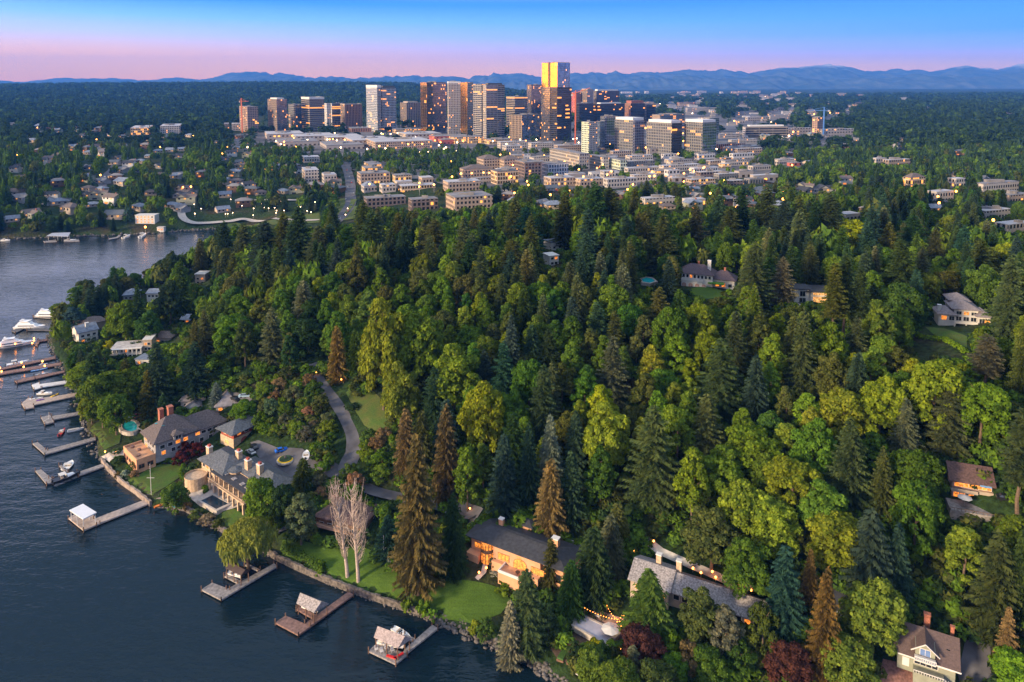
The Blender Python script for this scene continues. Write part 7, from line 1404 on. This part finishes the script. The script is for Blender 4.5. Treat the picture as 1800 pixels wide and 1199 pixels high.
for (y, x), sd_ in zip(cand, SDc):
    if sd_ < 3: continue
    z = ground(x, y); px, py = proj((x, y, z))
    if px < -60 or px > 2060 or py > 1260: continue
    town = (y > 560 and px > 560) or (y > 640)
    sel = rf.rand(); nz = noise.noise(Vector((x * .018, y * .018, 3))) * .55; is_m = rf.rand() < maple_share(px, py) + nz
    if town:
        dens = .8 if px > 1250 else (.5 if px > 600 else .95)
        if rf.rand() > dens: continue
    if is_m: kind = 'maple' if rf.rand() < .62 else 'alder'; h = (14 + 10 * rf.rand() ** 1.2); w = h * (.72 if kind == 'maple' else .52) * (.85 + .3 * rf.rand())
    else: kind = ('fir', 'fir', 'spruce', 'cedar')[rf.randint(4)]; h = (21 + 14 * rf.rand() ** 1.3) * (.85 if kind == 'cedar' else 1); w = h * .52 * (.75 + .45 * rf.rand())
    if town: k_ = .82 if px < 560 else .58; h *= k_; w *= max(.78, k_)
    if sd_ < 25: h *= .7; w *= .8
    if too_close(x, y, w / 2): continue
    p = (x, y, z - .2)
    if blocked(p, h, w):
        if town: continue
        h2, w2 = 4 + 3 * rf.rand(), 4.5
        if sd_ > 8 and not blocked(p, h2, w2) and not too_close(x, y, w2 / 2): kind, h, w = 'small', h2, w2
        else: continue
    if kind in ('maple', 'alder', 'small'):
        c = ['mid', 'leaf', 'bright', 'lime', 'olive', 'mid'][min(5, int(6 * max(0, min(.99, rf.rand() * .8 + nz * .5 + .05))))]
        if y > 420 or px < 560: c = ['mid', 'leaf', 'leaf', 'bright', 'olive', 'dkgreen'][rf.randint(6)]
    else:
        c = ['dkgreen', 'bluegr', 'warmfir', 'bluegr', 'warmfir', 'olive', 'grey', 'dkgreen', 'warmfir', 'mid'][rf.randint(10)]
        if y > 420: c = ['dkgreen', 'bluegr', 'warmfir', 'mid', 'olive'][rf.randint(5)]
        if y > 700 or (px < 420 and y > 560): c = ['dkgreen', 'bluegr', 'dkgreen', 'mid'][rf.randint(4)]
    tg_add(x, y, w / 2); kk = kind
    lim = {'fir': 225, 'spruce': 150, 'cedar': 140, 'maple': 230, 'alder': 170, 'small': 90}[kind]
    if COUNT.get(kind, 0) < lim and -40 < px < 1840: COUNT[kind] = COUNT.get(kind, 0) + 1; tree(kind, p, h, w, c)
    else: MASS.append((x, y, z - .3, h, w, c, 0 if kind in ('fir', 'spruce', 'cedar') else 1))
print("TREES", COUNT, "mass", len(MASS), "far edge", MASS[0][1] if MASS else None)

# far trees beyond: one mass nobody could count
def template(kind, seed, fine):
    r = rng(seed)
    if kind == 0:
        V = []; lv = 9 if fine else 4; nb = 7 if fine else 4
        for j in range(lv):
            t = j / lv; rr = .5 * (1 - t) ** .8; z = .08 + .9 * t
            for k in range(nb):
                a = 6.283 * (k + r.rand()) / nb; L = rr * (.75 + .5 * r.rand()); da = 3.4 / nb * .5
                V += [(0, 0, z + .16), (math.cos(a - da) * L, math.sin(a - da) * L, z - .05), (math.cos(a + da) * L, math.sin(a + da) * L, z - .02)]
        return np.array(V)
    n = 90 if fine else 26; d = unit(r.randn(n, 3)); d[:, 2] = np.abs(d[:, 2]) * 1.2 - .25; lob = 1 + .22 * np.sin(d[:, 0] * 7 + seed) * np.cos(d[:, 1] * 6)
    p = d * .40 * lob[:, None] * (.85 + .25 * r.rand(n, 1)) * np.array((1.1, 1.1, 1)) + np.array((0, 0, .55))
    nr = unit(d + r.randn(n, 3) * .4); a = unit(np.cross(nr, r.randn(n, 3))); b = np.cross(nr, a); s = (.13 if fine else .25)
    return np.stack([p - a * s, p + a * s * .6 + b * s, p + a * s * .5 - b * s], 1).reshape(-1, 3)
def forest_mass(name, items, fine, label):
    tp = {k: [template(k, s, fine) for s in range(5)] for k in (0, 1)}; r = rng(1); Vs = []; Cs = []
    for (x, y, z, h, w, c, k) in items:
        t = tp[k][r.randint(5)]; a = r.rand() * 6.28; ca, sa = math.cos(a), math.sin(a)
        v = np.stack([(t[:, 0] * ca - t[:, 1] * sa) * w + x, (t[:, 0] * sa + t[:, 1] * ca) * w + y, t[:, 2] * h + z], -1)
        Vs.append(v); cc = C[c]; j = (.75 + .5 * r.rand()) * (1 if fine else .7); Cs.append(np.tile((cc[0] * j, cc[1] * j, cc[2] * j, 1), (len(t), 1)))
    V = np.concatenate(Vs); me = np_mesh(name, V, np.arange(len(V)).reshape(-1, 3), M_LEAFV)
    at = me.attributes.new("tint", 'FLOAT_COLOR', 'POINT'); at.data.foreach_set("color", np.concatenate(Cs).astype(np.float32).ravel())
    tag(link(name, me), label, None, kind="stuff")
forest_mass("woodland", MASS, True, "dense mixed woodland of firs and maples between the houses")
far = []; shr = []
rr_ = rng(77)
def far_ok(px, py): return True
for k in range(26000):
    v = rr_.rand(); y = 1150 * (5600 / 1150) ** (v ** .85); x = (rr_.rand() * 2 - 1) * .82 * y
    z = ground(x, y); px, py = proj((x, y, z))
    if not (-30 < px < 1830): continue
    city = 400 < px < 1330 and 1150 < y < 2300
    if city and rr_.rand() > .16: continue
    if 1100 < px < 1500 and y < 3500 and rr_.rand() > .75: continue
    s = 1 + (y - 1150) / 2600; k2 = int(rr_.rand() < .45); h = (15 + 9 * rr_.rand()) * (1 if k2 == 0 else .75) * min(s, 1.6); w = (10 + 6 * rr_.rand()) * s * (1.4 if k2 else .9)
    if blocked((x, y, z), h, w * .3): continue
    far.append((x, y, z - 1, h, w, ['dkgreen', 'bluegr', 'mid', 'dkgreen'][rr_.randint(4)], k2))
forest_mass("far_woodland", far, False, "far dark woodland covering the plain and the ridge behind the city")
# undergrowth shrubs under and between the trees
us = []
for k in range(16500):
    y = 120 * (560 / 120) ** (rr_.rand() ** .7); x = (rr_.rand() * 1.76 - .80) * y; us.append((x, y))
ua = np.array(us); ud = shore_dist(ua[:, 0], ua[:, 1]); items = []
for (x, y), d in zip(us, ud):
    if d < 3: continue
    z = ground(x, y); h = 1.5 + 2.5 * rr_.rand()
    if blocked((x, y, z), h, 3): continue
    items.append((x, y, z - .4, h * 1.3, 3.4 + 2.5 * rr_.rand(), ['mid', 'leaf', 'dkgreen', 'olive', 'leaf'][rr_.randint(5)], 1))
forest_mass("undergrowth", items, True, "bushy green undergrowth filling the gaps between the trees")
# ------------------------------------------------------------------ labels that say where each thing stands
MARKS = [("the white flybridge yacht", 55, 570), ("the round turquoise pool", 229, 749), ("the steep-roofed shingle house", 320, 750), ("the stone mansion", 430, 820), ("the red-doored garage", 420, 765), ("the motor court", 520, 800), ("the weeping willow", 437, 960),
 ("the bare poplars", 615, 930), ("the huge brown spruce", 735, 900), ("the terracotta house", 910, 950), ("the long grey-roofed house", 1230, 1040), ("the covered pool", 1045, 1105), ("the brown-roofed cottage", 1625, 1130), ("the blue-awning house", 1710, 850),
 ("the white three-storey house", 1695, 550), ("the modern house", 1425, 515), ("the white hilltop mansion", 1245, 485), ("the slender poplar", 1064, 440), ("the yellow-green ridge tree", 1497, 420), ("the winding road", 605, 740), ("the road's tall maple", 675, 620),
 ("the balconied white house", 222, 612), ("the slate-roofed white house", 155, 585), ("the far boathouse", 103, 415), ("the lit far-shore villa", 254, 380), ("the waterfront park", 440, 375), ("the street to downtown", 614, 340), ("the brown terraced apartments", 700, 360),
 ("the golden skyscraper", 976, 180), ("the pale twin towers", 670, 190), ("the orange-faced dark tower", 760, 190), ("the leftmost unfinished tower", 438, 210), ("the curvy glass tower", 1070, 235), ("the violet-mirrored tower", 1230, 245), ("the blue crane", 1440, 215), ("the long white office block", 1345, 232),
 ("the orange-lit apartments", 1607, 320), ("the glowing glass-walled block", 888, 314), ("the square-windowed block", 1000, 286), ("the lit left blocks", 265, 230), ("the mall roofs", 620, 250), ("the bare-trunked fir pair", 1472, 560), ("the broad blue-green spruce", 1525, 980), ("the slope's lime maples", 1350, 840), ("the ridge houses", 980, 440), ("the slope's giant fir", 1147, 800), ("the pale silvery cedar", 897, 1110), ("the point's yellow bush", 345, 540)]
ORD = "first second third fourth fifth sixth seventh eighth ninth tenth eleventh twelfth thirteenth fourteenth fifteenth sixteenth seventeenth eighteenth nineteenth twentieth".split()
by = {}
bpy.context.view_layer.update()
for o, words in THINGS:
    if o.get("label"): continue
    px, py = proj(o.matrix_world.translation); best = min(MARKS, key=lambda m: (m[1] - px) ** 2 + ((m[2] - py) * 1.6) ** 2); dx, dy = px - best[1], py - best[2]
    if abs(dx) > abs(dy) * 1.5: rel = "right of" if dx > 0 else "left of"
    elif abs(dy) > abs(dx) * 1.5: rel = "below" if dy > 0 else "above"
    else: rel = ("lower " if dy > 0 else "upper ") + ("right of" if dx > 0 else "left of")
    by.setdefault((words, rel, best[0]), []).append((px, o))
for (words, rel, m), L in by.items():
    L.sort(key=lambda t: t[0])
    for i, (px, o) in enumerate(L):
        if len(L) == 1: s = f"{words} {rel} {m}"
        elif len(L) == 2: s = f"{words} {rel} {m}, {('left', 'right')[i]} one of two"
        elif i < 20: s = f"{ORD[i]} {words} from the left, {rel} {m}"
        else: s = f"{ORD[min(19, len(L) - 1 - i)]} {words} from the right, {rel} {m}"
        w = s.split()
        if len(w) > 16: s = s.replace("from the left, ", "from left, ").replace(" one of two", "").replace("warm lamp on the long docks by the yachts", "warm dock lamp")
        o["label"] = s
        if not o.get("group"): o["group"] = (o.name.split('.')[0].replace('_', ' ') + "s of the wooded hill and shore")
for o in list(COL.objects):
    if "_h" in o: del o["_h"]
